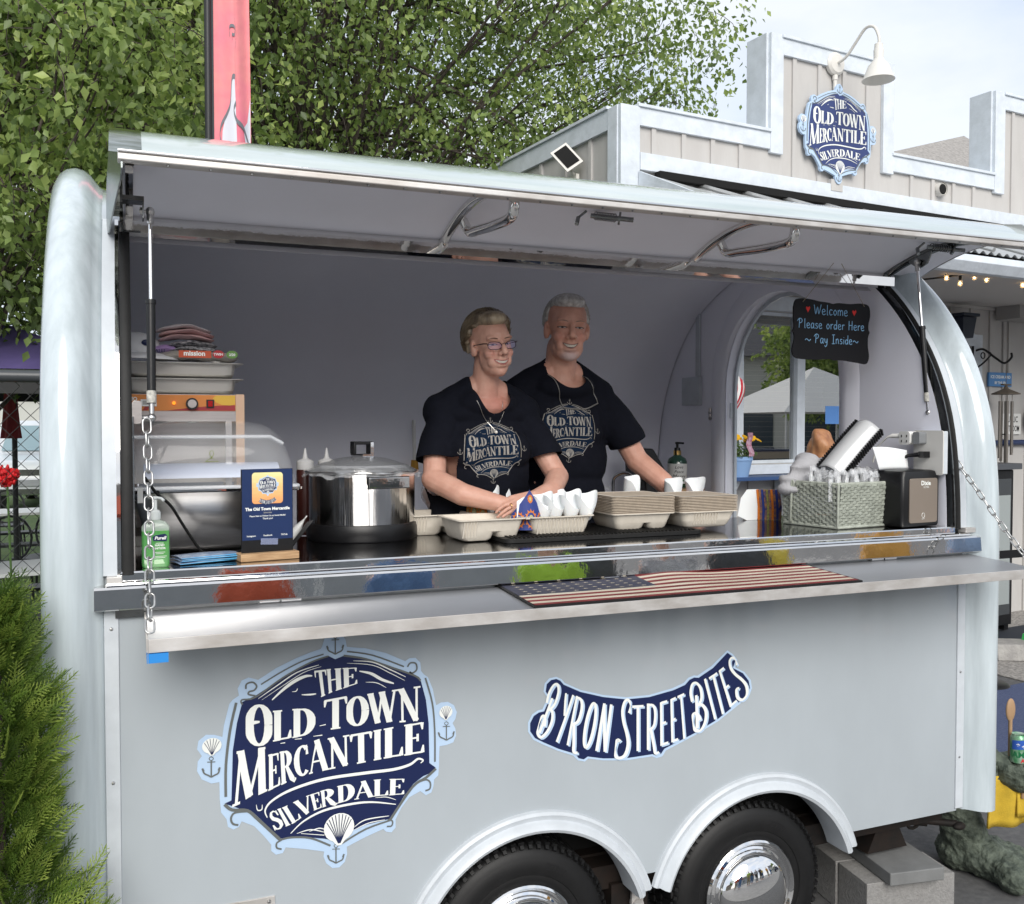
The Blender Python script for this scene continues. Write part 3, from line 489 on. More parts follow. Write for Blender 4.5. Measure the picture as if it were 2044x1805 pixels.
# sill
b = B(); b.prism([(-.037, 1.413), (-.0405, 1.4165), (-.0372, 1.468), (-.033, 1.474), (.0, 1.476), (.012, 1.476), (.012, 1.413)], XL - .05, XR + .085, 'x'); b.build('sill_beam', CHROME, TR)
b = B(); b.prism([(-.030, 1.476), (-.032, 1.479), (-.030, 1.483), (-.022, 1.486), (.02, 1.486), (.02, 1.4765)], XL - .02, XR + .02, 'x'); b.build('sill_lip', CHROME, TR)
b = B(); b.prism([(-.0045, 1.486), (-.0034, 1.5045), (.0, 1.5085), (.03, 1.5085), (.03, 1.4865)], XL + .012, XR - .03, 'x'); b.build('counter_edge', CHROME, TR)
b = B(); b.box2((XL - .02, -.028, 1.4765), (XL + .018, .012, 1.50)); b.box2((XR + .0, -.028, 1.4865), (XR + .05, .012, 1.505)); b.build('sill_end_cap', STEELW, TR, bevel=.002)
b = B(); b.box2((XL + .0, -.012, 1.388), (XR + .0, .004, 1.412)); b.build('hinge_strip', DSTEEL, TR)
COUNTER = mat('dark_counter_steel', (.20, .20, .205), .12, 1, var=.25, vscale=6, bump=.05, bscale=8)
b = B(); b.box2((XL + .01, .031, 1.49), (XE - .001, .62, 1.508)); b.build('counter', COUNTER, TR)
b = B(); b.box2((.1, 1.65, 1.35), (XE - .001, 2.1, 1.37)); b.build('rear_counter', mat('white_counter', (.6, .61, .66), .3), TR)
b = B(); b.box2((.1, 1.67, .66), (XE - .001, 2.1, 1.349)); b.build('rear_cabinet', mat('cabinet_grey_rear', (.35, .35, .37), .5), TR)
# fold-down shelf (two hinge knuckle pairs, chain, blue tape)
b = B(); b.prism([(-.012, 1.402), (-.305, 1.3875), (-.305, 1.376), (-.012, 1.389)], .04, 2.985, 'x'); b.build('serving_shelf', ALU, TR, bevel=.0015)
b = B(); b.box2((.04, -.309, 1.356), (2.985, -.3055, 1.3885)); b.build('shelf_front_edge', STEELW, TR, bevel=.001)
b = B(); b.prism([(-.3, 1.356), (-.3, 1.388), (-.02, 1.402), (-.02, 1.376)], .036, .0395, 'x'); b.build('shelf_side_edge', STEELW, TR)
BT = mat('blue_tape', (.02, .22, .60), .5)
b = B(); b.box2((.04, -.312, 1.332), (.085, -.300, 1.354)); b.box2((.0365, -.312, 1.332), (.0385, -.25, 1.352)); b.build('blue_tape', BT, TR)
for x in (.36, .42, 2.52, 2.58, 1.43, 1.49):
    b = B(); b.tube([(x - .027, -.020, 1.409), (x + .027, -.020, 1.409)], .0075, 10); b.build('hinge_knuckle', CHROME, TR, smooth=40)
# wheel arches
for cx, a0, a1 in ((HX[0], 17, 163), (HX[1], 17, 163)):
    b = B(); sec = [(.449, 0), (.446, -.012), (.437, -.018), (.428, -.014), (.421, -.012), (.41, -.03), (.398, -.036), (.388, -.03), (.385, .0), (.385, .08)]
    vs = []; nn = 40
    for i in range(nn + 1):
        a = R(lerp(a0, a1, i / nn))
        for r_, y in sec: vs.append((cx + r_ * math.cos(a), y, HZ + r_ * math.sin(a)))
    m = len(sec); b.add(vs, [(i * m + j, i * m + j + 1, (i + 1) * m + j + 1, (i + 1) * m + j) for i in range(nn) for j in range(m - 1)])
    b.build('wheel_arch', WHITE2, TR, smooth=40)
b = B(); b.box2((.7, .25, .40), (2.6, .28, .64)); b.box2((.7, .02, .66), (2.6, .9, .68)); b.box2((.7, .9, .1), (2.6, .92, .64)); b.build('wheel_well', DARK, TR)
UND = mat('undercoat', (.005, .0045, .004), .7, c2=(.016, .009, .006), vscale=12, bump=.4, bscale=60)
b = B(); b.box2((-.05, .12, .32), (3.0, .20, .40)); b.box2((-.05, 1.9, .32), (3.0, 1.98, .40)); b.box2((1.5, .1, .22), (1.64, .9, .34)); b.tube([(1.14, 0.1, .26), (1.14, 2.1, .26)], .03); b.tube([(2.003, .1, .26), (2.003, 2.1, .26)], .03)
b.box2((-.05, .2, .395), (3.0, 2.0, .409)); b.build('chassis', UND, TR)
b = B(); b.prism([(1.555, .26), (1.60, .27), (1.60, .40), (1.575, .42), (1.56, .40)], .06, .07, 'y'); b.tube([(1.578, .05, .28), (1.578, .08, .28)], .02, 12); b.tube([(1.578, .05, .40), (1.578, .08, .40)], .014, 12); b.build('spring_link', STEELW, TR)
b = B(); b.tube([(2.62, .35, .33), (2.95, .15, .31)], .022, 10); b.tube([(2.93, .16, .312), (3.06, .10, .30)], .014, 10); b.ring([(2.9 + .035 * math.cos(a * PI / 6), .17, .315 + .035 * math.sin(a * PI / 6)) for a in range(12)], .007); b.ell((3.06, .09, .295), (.03, .02, .016), 12); b.build('stabiliser_jack', UND, TR, smooth=50)
b = B(); b.prism([(2.66, .22), (2.86, .22), (2.80, .34), (2.72, .34)], .16, .24, 'y'); b.build('jack_foot', UND, TR)
b = B(); b.box2((.05, -.004, .44), (.372, .002, .567)); b.build('service_plate', STEELW, TR, bevel=.001)
b = B()
for x in (.065, .355): b.ell((x, -.006, .555), (.006, .004, .006), 8)
b.build('screw', STEEL, TR)
# wheels
TYRE = mat('tyre_rubber', (.006, .006, .0065), .55, var=.4, vscale=20, bump=.15, bscale=60)
HUB = mat('chrome_hubcap', (.86, .86, .86), .03, 1)
def wheel(cx, cz):
    wl = empty('wheel', (cx, .0, cz)); wl.parent = TR
    b = B(); b.lathe([(.17, .03), (.185, .018), (.20, .014), (.212, .016), (.214, .013), (.23, .010), (.25, .010), (.262, .014), (.268, .016), (.285, .022), (.297, .034), (.303, .055), (.305, .11), (.303, .165), (.29, .19), (.2, .2)], n=96, axis='y', cap=False)
    b.build('tyre', TYRE, wl, smooth=35)
    b = B()
    for k in range(64):
        a = 2 * PI * k / 64
        M = Matrix.Rotation(-a, 3, 'Y')
        for off, w_ in ((.058, .045), (.115, .035), (.165, .04)): b.box(M @ Vector((0, off, .306)), (.020, w_, .010), M @ Matrix.Rotation(.25 if k % 2 else .1, 3, 'Z'))
        b.box(M @ Vector((0, .031, .294)), (.012, .022, .012), M @ Matrix.Rotation(-.7, 3, 'X'))
    o = b.build('tread_block', TYRE, wl); tag(o, kind='stuff')
    b = B(); b.lathe([(.182, .024), (.184, .008), (.178, .002), (.170, .006), (.166, .016), (.158, .020), (.150, .016)], n=64, axis='y', cap=False); b.build('beauty_ring', HUB, wl, smooth=50)
    b = B(); pf = [(.151, .018), (.147, .008)] + [(.142 * math.cos(R(t)), .006 - .058 * math.sin(R(t))) for t in range(0, 86, 6)] + [(.001, -.052)]
    b.lathe(pf, n=64, axis='y', cap=False); b.build('hubcap', HUB, wl, smooth=70)
    b = B(); b.tube([(-.115, -.002, -.06), (-.115, -.03, -.06)], .02, 12); b.ell((-.115, -.03, -.06), (.012, .006, .012), 10); b.build('valve_opening', DSTEEL, wl, smooth=50)
    b = B(); b.lathe([(.15, .05), (.02, .06)], n=24, axis='y'); b.build('rim', DSTEEL, wl)
    b = B()
    def fn(x, y):
        a = R(62) - x / .24; r_ = .236 + y; return (math.cos(a) * r_, .0088, math.sin(a) * r_)
    text_mesh(b, 'ZT901', .028, fn, 'CENTER', bold=.0004); b.build('sidewall_lettering', mat('tyre_letter', (.011, .011, .012), .4), wl)
    return wl
wheel(1.14, .262); wheel(2.003, .262)
# ---- hatch
HP = [(.42, 2.525), (.405, 2.59), (.36, 2.638), (.28, 2.672), (.16, 2.689), (.04, 2.68), (-.06, 2.648), (-.145, 2.60), (-.205, 2.555)]
HPs = [tuple(p) for p in cr(HP, 4)]
HU = [(.385, 2.522), (.30, 2.552), (.18, 2.582), (.06, 2.596), (-.06, 2.590), (-.15, 2.566), (-.19, 2.548)]
HUs = [tuple(p) for p in cr(HU, 4)]
hx0, hx1 = -.035, 3.13
hatch = empty('hatch', (0, 0, 0)); hatch.parent = TR
b = B(); n = len(HPs)
b.add([(hx0 + .075, p[0], p[1]) for p in HPs] + [(hx1, p[0], p[1]) for p in HPs], [(i, i + 1, n + i + 1, n + i) for i in range(n - 1)])
SKIN = mat('hatch_gelcoat', (.50, .56, .56), .08, c2=(.38, .44, .42), vscale=6, coat=.8, stretch=(.3, 2, 2), bump=.1, bscale=5, bdist=.01)
b.build('outer_skin', SKIN, hatch, smooth=60)
b = B(); b.add([(hx0, p[0], p[1] + .002) for p in HPs] + [(hx0 + .075, p[0], p[1] + .002) for p in HPs], [(i, i + 1, n + i + 1, n + i) for i in range(n - 1)])
b.build('edge_strip', mat('weathered_strip', (.55, .58, .55), .12, 1, c2=(.18, .2, .15), vscale=9, stretch=(1, 5, 5), bump=.2, bscale=20), hatch, smooth=60)
b = B(); n = len(HUs)
b.add([(hx0 + .03, p[0], p[1]) for p in HUs] + [(hx1 - .01, p[0], p[1]) for p in HUs], [(i, i + 1, n + i + 1, n + i) for i in range(n - 1)])
b.build('inner_skin', INTER, hatch, smooth=60)
b = B(); b.prism([(-.200, 2.534), (-.213, 2.538), (-.213, 2.553), (-.206, 2.560), (-.150, 2.577), (-.150, 2.566), (-.17, 2.538)], hx0 + .02, hx1, 'x'); b.build('front_lip', STEELW, hatch, bevel=.003)
b = B(); b.box2((hx0 + .02, -.216, 2.556), (hx1, -.208, 2.563)); b.build('lip_bead', CHROME, hatch, bevel=.002)
b = B()
for k in range(30): b.ell((.1 + k * .1, -.206, 2.5335), (.004, .004, .002), 6)
tag(b.build('lip_rivet', DSTEEL, hatch), kind='stuff')
# end plates
def endplate(x0, tw, name):
    poly = HPs + [(-.205, 2.52), (-.16, 2.50), (.0, 2.49), (.2, 2.475), (.33, 2.46), (.41, 2.47)]
    b = B(); b.prism(poly, 0, .004, 'x')
    for i, v in enumerate(b.v): b.v[i] = (x0 + v[0] + tw * (.42 - v[1]) / .62, v[1], v[2])
    b.build(name, mat('end_plate', (.30, .33, .33), .25, .9, var=.3, vscale=9), hatch)
endplate(-.052, .044, 'end_plate')
b = B(); b.prism(HUs + [(-.19, 2.56), (-.1, 2.65), (.1, 2.69), (.3, 2.66), (.385, 2.58)], hx1 - .006, hx1, 'x'); b.build('end_plate', STEEL, hatch)
b = B()
ch = [(p[0], p[1] - .012) for p in HUs]
vs = []
for p in ch: vs += [(-.002, p[0], p[1] + .02), (.002, p[0], p[1] - .006), (.022, p[0], p[1] - .006), (.026, p[0], p[1] + .02)]
b.add(vs, [(i * 4 + j, i * 4 + j + 1, i * 4 + j + 5, i * 4 + j + 4) for i in range(len(ch) - 1) for j in range(3)]); b.build('end_channel', CHROME, hatch, smooth=40)
for x in (1.0, 1.99, 2.93):
    b = B(); b.tube([(x, p[0], p[1] - .004) for p in HUs[:-3]], .018, 10); b.build('rib', CHROME if x < 2.5 else DSTEEL, hatch, smooth=40)
for x in (1.035, 2.03):
    b = B(); pts = cr([(x - .015, .24, 2.565), (x, .235, 2.535), (x + .002, .205, 2.520), (x + .003, .15, 2.516), (x + .004, .02, 2.505), (x + .006, -.10, 2.500), (x + .006, -.145, 2.510), (x + .006, -.155, 2.545)], 5)
    b.tube(pts, .0165, 12); b.build('handle', CHROME, hatch, smooth=60)
for x in (1.40, 2.84):
    b = B(); b.tube([(x + .005, .08, 2.578), (x + .13, .02, 2.562)], .008, 10)
    for k in range(8): b.ring([(x + .02 + k * .008, .072 - k * .0035 + .013 * math.cos(a), 2.577 - k * .001 + .013 * math.sin(a)) for a in np.linspace(0, 2 * PI, 10)[:-1]], .002, 5)
    b.tube([(x + .086, .04, 2.568), (x + .092, .037, 2.567)], .021, 14); b.tube([(x - .035, .09, 2.57), (x - .05, .07, 2.545)], .007, 8); b.tube([(x - .035, .09, 2.57), (x - .01, .08, 2.592)], .004, 8)
    b.build('spring_latch', DSTEEL, hatch, smooth=40)
# struts
def strut(top, bot, name='gas_strut'):
    s = empty(name, (0, 0, 0)); s.parent = TR
    t, bo = Vector(top), Vector(bot); m = lerp(t, bo, .43)
    b = B(); b.tube([t, m], .0052, 12); b.build('rod', CHROME, s, smooth=60)
    b = B(); b.tube([m, lerp(t, bo, .45)], .0135, 16); b.tube([lerp(t, bo, .44), lerp(t, bo, .93)], .0115, 16); b.build('cylinder', BLACK, s, smooth=60)
    b = B(); b.tube([lerp(t, bo, .87), lerp(t, bo, .928)], .0128, 16); b.build('paper_label', mat('paper_label', (.62, .60, .54), .7, c2=(.3, .3, .28), vscale=90), s, smooth=60)
    b = B(); b.tube([lerp(t, bo, .925), lerp(t, bo, .98)], .007, 12); b.ell(bo, (.012, .012, .012), 12); b.ell(t, (.012, .012, .014), 12); b.tube([t, lerp(t, bo, .06)], .009, 10)
    b.tube([bo, bo + Vector((-.03 if bo.x < 1 else .03, .01, 0))], .007, 10); b.tube([t, t + Vector((-.028 if bo.x < 1 else .02, 0, 0))], .005, 8); b.tube([t + Vector((-.018, 0, 0)), t + Vector((-.026, 0, 0))] if bo.x < 1 else [t, t + Vector((.01, 0, 0))], .011, 6); b.build('end_fitting', STEEL, s, smooth=40)
strut((.064, .08, 2.478), (.061, .03, 1.916)); strut((2.9, .186, 2.540), (2.905, .122, 1.945))
b = B(); b.box2((-.01, .05, 2.500), (.048, .11, 2.512)); b.box2((.044, .055, 2.455), (.048, .105, 2.512)); b.box2((-.012, .04, 2.49), (-.006, .12, 2.53)); b.build('strut_bracket', DSTEEL, TR)
b = B(); b.prism([(.12, 2.59), (.26, 2.585), (.24, 2.545), (.19, 2.515), (.15, 2.53)], 2.915, 2.922, 'x'); b.build('strut_bracket', DSTEEL, TR)
b = B(); b.prism(rrect(.012, 1.90, .036, 1.962, .008), .02, .06, 'y'); b.build('strut_anchor', STEEL, TR, bevel=.002)
b = B(); b.prism(rrect(2.905, 1.90, 2.935, 1.97, .008), .09, .15, 'y'); b.build('strut_anchor', STEEL, TR, bevel=.002)
# chains
GALV = mat('galvanised_link', (.55, .55, .54), .3, .85, var=.2, vscale=60)
def link_mesh(L_, W_, r):
    b = B(); h = L_ / 2 - W_ / 2; pts = [(W_ / 2 * math.cos(R(t)), 0, h + W_ / 2 * math.sin(R(t))) for t in range(0, 181, 30)] + [(W_ / 2 * math.cos(R(t)), 0, -h + W_ / 2 * math.sin(R(t))) for t in range(180, 361, 30)]
    b.ring(pts, r, 8); return b.build('link', GALV, smooth=60)
lk = link_mesh(.042, .021, .0027)
def chain(pts, nm, first):
    c = empty('chain', (0, 0, 0)); c.parent = TR; P_ = cr(pts, 40); d = [0]
    for i in range(1, len(P_)): d.append(d[-1] + (P_[i] - P_[i - 1]).length)
    s = .018; k = 0
    while s < d[-1]:
        i = max(j for j in range(len(d)) if d[j] <= s); i = min(i, len(P_) - 2); f = (s - d[i]) / (d[i + 1] - d[i])
        p = P_[i].lerp(P_[i + 1], f); t = (P_[i + 1] - P_[i]).normalized()
        o = lk if (first and k == 0) else lk.copy()
        if o is not lk: col.objects.link(o)
        o.parent = c
        qd = (-t).to_track_quat('Z', 'Y'); tw = Matrix.Rotation(R(12 if k % 2 == 0 else 78) + random.uniform(-.22, .22), 4, 'Z')
        o.matrix_world = Matrix.Translation(p) @ qd.to_matrix().to_4x4() @ tw
        s += .0355; k += 1
chain([(.048, .02, 1.912), (.050, -.02, 1.75), (.049, -.10, 1.60), (.047, -.21, 1.47), (.044, -.285, 1.388)], 'chain', True)
chain([(2.925, .11, 1.91), (2.935, .05, 1.80), (2.955, -.06, 1.66), (2.972, -.17, 1.52), (2.982, -.27, 1.41)], 'chain', False)
# decals
def on_side(u, v, e): return (.54 + u, -.0012 - e, .955 + v)
dec = empty('logo_decal', (0, 0, 0)); dec.parent = TR; logo_art(on_side, dec, (LBLUE, NAVY, VGREY, VWHITE))
dec = empty('banner_decal', (0, 0, 0)); dec.parent = TR; byron_art(lambda u, v, e: (u, -.0012 - e, v), dec, (LBLUE, NAVY, VGREY, VWHITE))
# wall fittings
b = B(); b.box((XE - .012, 1.775, 2.08), (.024, .17, .155)); b.build('junction_box', WHITE2, TR, bevel=.003)
b = B(); b.box((XE - .008, 1.72, 2.36), (.015, .035, .40)); b.build('conduit', WHITE2, TR, bevel=.003)
b = B(); b.box((XE - .016, .085, 1.79), (.034, .13, .165)); b.build('outlet_box', WHITE2, TR, bevel=.004)
b = B(); b.prism(rrect(.01, 1.705, .155, 1.875, .01), XE - .036, XE - .032, 'x'); b.build('cover_plate', mat('ivory_plate', (.62, .61, .58), .4), TR)
# ---------------------------------------------------------------- people
SKINC = (.60, .35, .27)
SKIN = mat('skin', SKINC, .48, c2=(.52, .28, .21), vscale=22, sss=.12, attr='tint', bump=.12, bscale=260, bdist=.0006)
def remesh(b, voxel, it=6, fac=.5, M=None):
    me = bpy.data.meshes.new('r'); me.from_pydata(b.v, [], b.f)
    o = bpy.data.objects.new('r', me); col.objects.link(o)
    m = o.modifiers.new('r', 'REMESH'); m.mode = 'VOXEL'; m.voxel_size = voxel; m.use_smooth_shade = True
    if it: s = o.modifiers.new('s', 'SMOOTH'); s.iterations = it; s.factor = fac
    dg = bpy.context.evaluated_depsgraph_get(); dg.update(); ev = o.evaluated_get(dg)
    r = bpy.data.meshes.new_from_object(ev); bpy.data.objects.remove(o); bpy.data.meshes.remove(me)
    if M is not None: r.transform(M)
    r.polygons.foreach_set('use_smooth', [True] * len(r.polygons))
    return r
def coords(me): a = np.empty(len(me.vertices) * 3); me.vertices.foreach_get('co', a); return a.reshape(-1, 3)
def setco(me, a): me.vertices.foreach_set('co', a.reshape(-1)); me.update()
def bvh_of(me):
    return BVHTree.FromPolygons([v.co[:] for v in me.vertices], [tuple(p.vertices) for p in me.polygons])
def limb(b, pts, rs, n=14):
    for i in range(len(pts) - 1):
        b.tube([pts[i], pts[i + 1]], [rs[i], rs[i + 1]], n)
        b.ell(pts[i], (rs[i],) * 3, n)
    b.ell(pts[-1], (rs[-1],) * 3, n)
def hand(b, wrist, dirv, up, s=1.0, curl=.5, spread=.12, thumb=1, curls=None):
    """palm and five fingers grown from the wrist; up = back-of-hand normal"""
    d = Vector(dirv).normalized(); u = Vector(up); u = (u - d * u.dot(d)).normalized(); r_ = d.cross(u).normalized()
    w_ = Vector(wrist)
    for k in range(4):
        off = (k - 1.5) * .019 * s; base = w_ + d * (.085 * s) + r_ * off
        b.tube([w_ + r_ * off * .7 + d * .005, base], [.016 * s, .0135 * s], 10); b.ell(base, (.0125 * s,) * 3, 10)
        ln = (.075, .085, .078, .060)[k] * s; dd = (d + r_ * spread * (k - 1.5)).normalized(); p = base; a = 0; rr = .0092 * s
        cu = curls[k] if curls else curl
        for j, f in enumerate((.45, .32, .23)):
            a += cu * (.55, .8, .6)[j]; v = dd * math.cos(a) - u * math.sin(a); p2 = p + v * ln * f
            b.tube([p, p2], [rr, rr * .9], 8); b.ell(p2, (rr * .95,) * 3, 8); p = p2; rr *= .9
    tb = w_ + r_ * (-.026 * s * thumb) + d * .02; td = (d * .75 - r_ * .6 * thumb - u * .15).normalized(); p = tb; rr = .013 * s
    for j, f in enumerate((.035, .032, .025)):
        p2 = p + (td * f * s); b.tube([p, p2], [rr, rr * .88], 8); b.ell(p2, (rr * .9,) * 3, 8); p = p2; rr *= .88; td = (td + d * .35 - u * .1).normalized()
def head_prims(b, H, sc, fem):
    """head-local: x to the side, +y forward, z up"""
    S = Matrix.Scale(sc, 4); b.M = H @ S
    b.ell((0, -.018, .038), (.074, .094, .083), 24); b.ell((0, .018, .02), (.066, .072, .080), 20); b.ell((0, .022, -.035), (.060, .064, .072), 20)
    jw = .053 if fem else .060
    b.ell((0, .020, -.066), (jw, .056, .048), 18); b.ell((0, .056, -.094), (.027 if fem else .033, .023, .023), 14); b.ell((0, .038, -.082), (.043 if fem else .050, .042, .034), 14); b.ell((0, .048, -.062), (.044, .038, .036), 16)
    for s in (-1, 1):
        b.ell((s * .038, .056, -.030), (.024, .024, .023), 12); b.ell((s * .028, .072, .027), (.028, .015, .012), 12)
        b.ell((s * .030, .058, -.056), (.022, .022, .026), 12)
        b.ell((s * .075, -.008, -.006), (.009, .020, .033), 12, Matrix.Rotation(s * -.35, 3, 'Z')); b.ell((s * .072, .004, -.018), (.010, .012, .02), 10)
        b.ell((s * .013, .093, -.031), (.0095, .011, .009), 10); b.ell((s * .034, .055, .002), (.017, .018, .013), 12)
    b.tube([(0, .084, .020), (0, .098, -.004), (0, .110, -.024)], [.0095, .0098, .0125], 10); b.ell((0, .109, -.026), (.0135, .0125, .011), 12)
    b.ell((0, .076, -.052), (.026, .020, .014), 12); b.ell((0, .073, -.075), (.024, .018, .011), 12)
    b.M = None
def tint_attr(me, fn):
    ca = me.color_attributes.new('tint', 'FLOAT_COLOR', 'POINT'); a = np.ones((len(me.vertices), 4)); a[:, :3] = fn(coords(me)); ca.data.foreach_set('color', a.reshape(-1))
def person_head_details(P, body_me, bv, H, sc, fem, eye, irisc, lipc, browc):
    Hi = H.inverted()
    def surf(x, z, off=.0008, y0=.3):
        o = H @ Vector((x * sc, y0, z * sc)); d = (H.to_3x3() @ Vector((0, -1, 0))).normalized(); h = bv.ray_cast(o, d)
        return (h[0] - d * off) if h[0] else H @ Vector((x * sc, .1 * sc, z * sc))
    # eyes
    W_ = mat('eye_white', (.62, .60, .58), .2); I_ = mat(irisc[0], irisc[1], .2); PU = mat('pupil', (.01, .01, .01), .1); LASH = mat('lash', (.03, .022, .018), .6)
    for s in (-1, 1):
        ex, ez = s * .0315, .003
        b = B()
        def eyef(u, v):
            x = ex + (u - .5) * .030; m = 1 - (2 * u - 1) ** 2; z = ez + lerp(-.0048, .0056, v) * m * eye + .001 * (u - .5) * s; return surf(x, z, .0006)
        b.grid(eyef, 10, 4); o = b.build('eye', W_, P, smooth=60)
        b = B(); c0 = surf(ex + .001, ez + .0002, .0012)
        ring = [surf(ex + .0058 * math.cos(a), ez + .0052 * min(1, eye) * math.sin(a), .0011) for a in np.linspace(0, 2 * PI, 13)[:-1]]
        b.add([c0] + ring, [(0, i + 1, (i + 1) % 12 + 1) for i in range(12)]); b.build('iris', I_, o)
        b = B(); ring = [surf(ex + .0026 * math.cos(a), ez + .0026 * math.sin(a), .0016) for a in np.linspace(0, 2 * PI, 9)[:-1]]
        b.add(ring, [tuple(range(8))]); b.build('pupil', PU, o)
        b = B(); b.tube([surf(ex + (u - .5) * .034, ez + .0060 * (1 - (2 * u - 1) ** 2) * eye + .0004, .0008) for u in np.linspace(0, 1, 9)], .0013 * sc, 6); b.build('eyelid', LASH, o)
        b = B(); b.tube([surf(ex + (u - .5) * .030, ez - .0055 * (1 - (2 * u - 1) ** 2) * eye - .0006, .0004) for u in np.linspace(0, 1, 9)], .0009 * sc, 6); b.build('lower_lid', mat('lid_skin', (.30, .14, .10), .5), o)
        b = B(); b.tube([surf(s * (.014 + u * .036), .0235 + .0055 * math.sin(u * 2.4) - .003 * u, .0002) for u in np.linspace(0, 1, 8)], [.0022, .0038, .0044, .0044, .0038, .003, .0022, .001], 6, flat=.45); b.build('eyebrow', browc, P)
    for s in (-1, 1):
        b = B(); b.ell(surf(s * .0075, -.0345, .0002), (.0030, .0022, .0018), 8); b.build('nostril', mat('nostril_dark', (.09, .035, .025), .7), P)
    # smile
    mw = .031 if fem else .029
    zu = lambda x: -.0575 + .0070 * (x / mw) ** 2; zl = lambda x: -.0695 + .0190 * (x / mw) ** 2
    xs = np.linspace(-mw, mw, 13)
    b = B(); b.grid(lambda u, v: surf(lerp(-mw, mw, u), lerp(zl(lerp(-mw, mw, u)), zu(lerp(-mw, mw, u)), v), .0006), 14, 3); mo = b.build('mouth', mat('mouth_dark', (.05, .012, .012), .6), P)
    b = B(); tw = mw * .86
    for k in range(8):
        x0 = lerp(-tw, tw, k / 8) + .0001; x1 = lerp(-tw, tw, (k + 1) / 8) - .0001
        f = lambda x: (zu(x) - .0010, max(zl(x) + .0012, zu(x) - .0088))
        b.add([surf(x0, f(x0)[0], .0014), surf(x1, f(x1)[0], .0014), surf(x1, f(x1)[1], .0014), surf(x0, f(x0)[1], .0014)], [(0, 1, 2, 3)])
    b.build('teeth', mat('teeth', (.72, .68, .60), .25), mo)
    b = B(); b.tube([surf(x, zu(x) + .0012, .0004) for x in xs], [.0006] + [.0018 if fem else .0012] * 11 + [.0006], 6); b.tube([surf(x, zl(x) - .0014, .0006) for x in xs], [.0006] + [.0026 if fem else .0018] * 11 + [.0006], 6); b.build('lips', mat(lipc[0], lipc[1], .35), mo, smooth=60)
    return surf
def deform_head(me, H, sc, fem):
    a = coords(me); Hi = np.array(H.inverted()); loc = (a @ Hi[:3, :3].T + Hi[:3, 3]) / sc
    d = np.zeros_like(loc)
    def g(c, r, v):
        q_ = ((loc - np.array(c)) / np.array(r)); k = np.exp(-(q_ ** 2).sum(1)); d[:] += k[:, None] * np.array(v)
    front = loc[:, 1] > .02
    for s in (-1, 1):
        g((s * .031, .085, .004), (.016, .03, .009), (0, -.0065, 0))       # sockets
        g((s * .016, .09, .006), (.008, .03, .012), (0, -.0045, 0))
        g((s * .030, .08, -.003), (.02, .03, .006), (0, .001, 0))
        g((s * .036, .08, -.028), (.018, .03, .015), (s * .001, .004, .001))     # smiling cheeks
        g((s * .030, .09, -.046), (.006, .03, .016), (0, -.0024, 0))       # folds beside the mouth
        g((s * .0, .1, -.02), (.0001, .1, .1), (0, 0, 0))
        g((s * .06, .03, -.045), (.02, .04, .02), (-s * .003, 0, 0))
        g((s * .030, .09, -.055), (.007, .03, .007), (0, -.002, 0))
    g((0, .09, -.084), (.02, .03, .005), (0, -.004, 0)); g((0, .09, -.047), (.004, .03, .006), (0, -.0018, 0))
    g((0, .08, -.1), (.02, .03, .012), (0, .003, -.001))
    d[~front] = 0
    loc2 = (loc + d) * sc; Hm = np.array(H); setco(me, loc2 @ Hm[:3, :3].T + Hm[:3, 3]); return loc
def hair_strands(b, H, sc, n, seed, region, flow, thick=.0007, seg=5, length=.06, lift=.004):
    rnd = random.Random(seed); C0 = Vector((0, -.020, .036)); RX = Vector((.078, .098, .088))
    def on(v, off): v = v.normalized(); return C0 + Vector((v.x * (RX.x + off), v.y * (RX.y + off), v.z * (RX.z + off)))
    c = 0
    while c < n:
        v = Vector((rnd.gauss(0, 1), rnd.gauss(0, 1), rnd.gauss(0, 1))).normalized()
        if not region(v): continue
        c += 1; pts = []; off = rnd.uniform(0, lift); st = length * rnd.uniform(.6, 1.2) / seg
        for k in range(seg + 1):
            pts.append(H @ (on(v, off + .0015 * math.sin(k + c)) * sc))
            f = flow(v) + Vector((rnd.gauss(0, .12), rnd.gauss(0, .12), rnd.gauss(0, .12))); f = (f - v * f.dot(v)).normalized(); v = (v + f * st / .09).normalized()
        b.tube(pts, [thick * sc] * seg + [thick * .3], 3, caps=False)
def hair_cap(H, sc, region, thick, voxel, noise_amp, stretch, M=None, extra=None):
    b = B(); b.M = H @ Matrix.Scale(sc, 4)
    vs = []; fs = []; n, m = 64, 40
    C0 = Vector((0, -.020, .036)); RX = (.0775, .0975, .0865); idx = {}
    for i in range(m + 1):
        th = PI * i / m
        for j in range(n):
            ph = 2 * PI * j / n; v = Vector((math.sin(th) * math.cos(ph), math.sin(th) * math.sin(ph), math.cos(th)))
            k = region(v); nz = noise.noise(Vector((v.x * stretch[0], v.y * stretch[1], v.z * stretch[2]))) * noise_amp
            r_ = (thick * k + nz * k) if k > 0 else -.012
            vs.append(C0 + Vector((v.x * (RX[0] + r_), v.y * (RX[1] + r_), v.z * (RX[2] + r_))))
    fs = [(i * n + j, (i + 1) * n + j, (i + 1) * n + (j + 1) % n, i * n + (j + 1) % n) for i in range(m) for j in range(n)]
    b.add(vs, fs)
    if extra: extra(b)
    b.M = None
    return b
def face_matrix(pos, facing, tilt=0, pitch=0):
    f = Vector((facing[0], facing[1], 0)).normalized(); x = f.cross(Vector((0, 0, 1)))
    M = Matrix((x, f, Vector((0, 0, 1)))).transposed().to_4x4()
    return Matrix.Translation(pos) @ M @ Matrix.Rotation(pitch, 4, 'X') @ Matrix.Rotation(tilt, 4, 'Y')
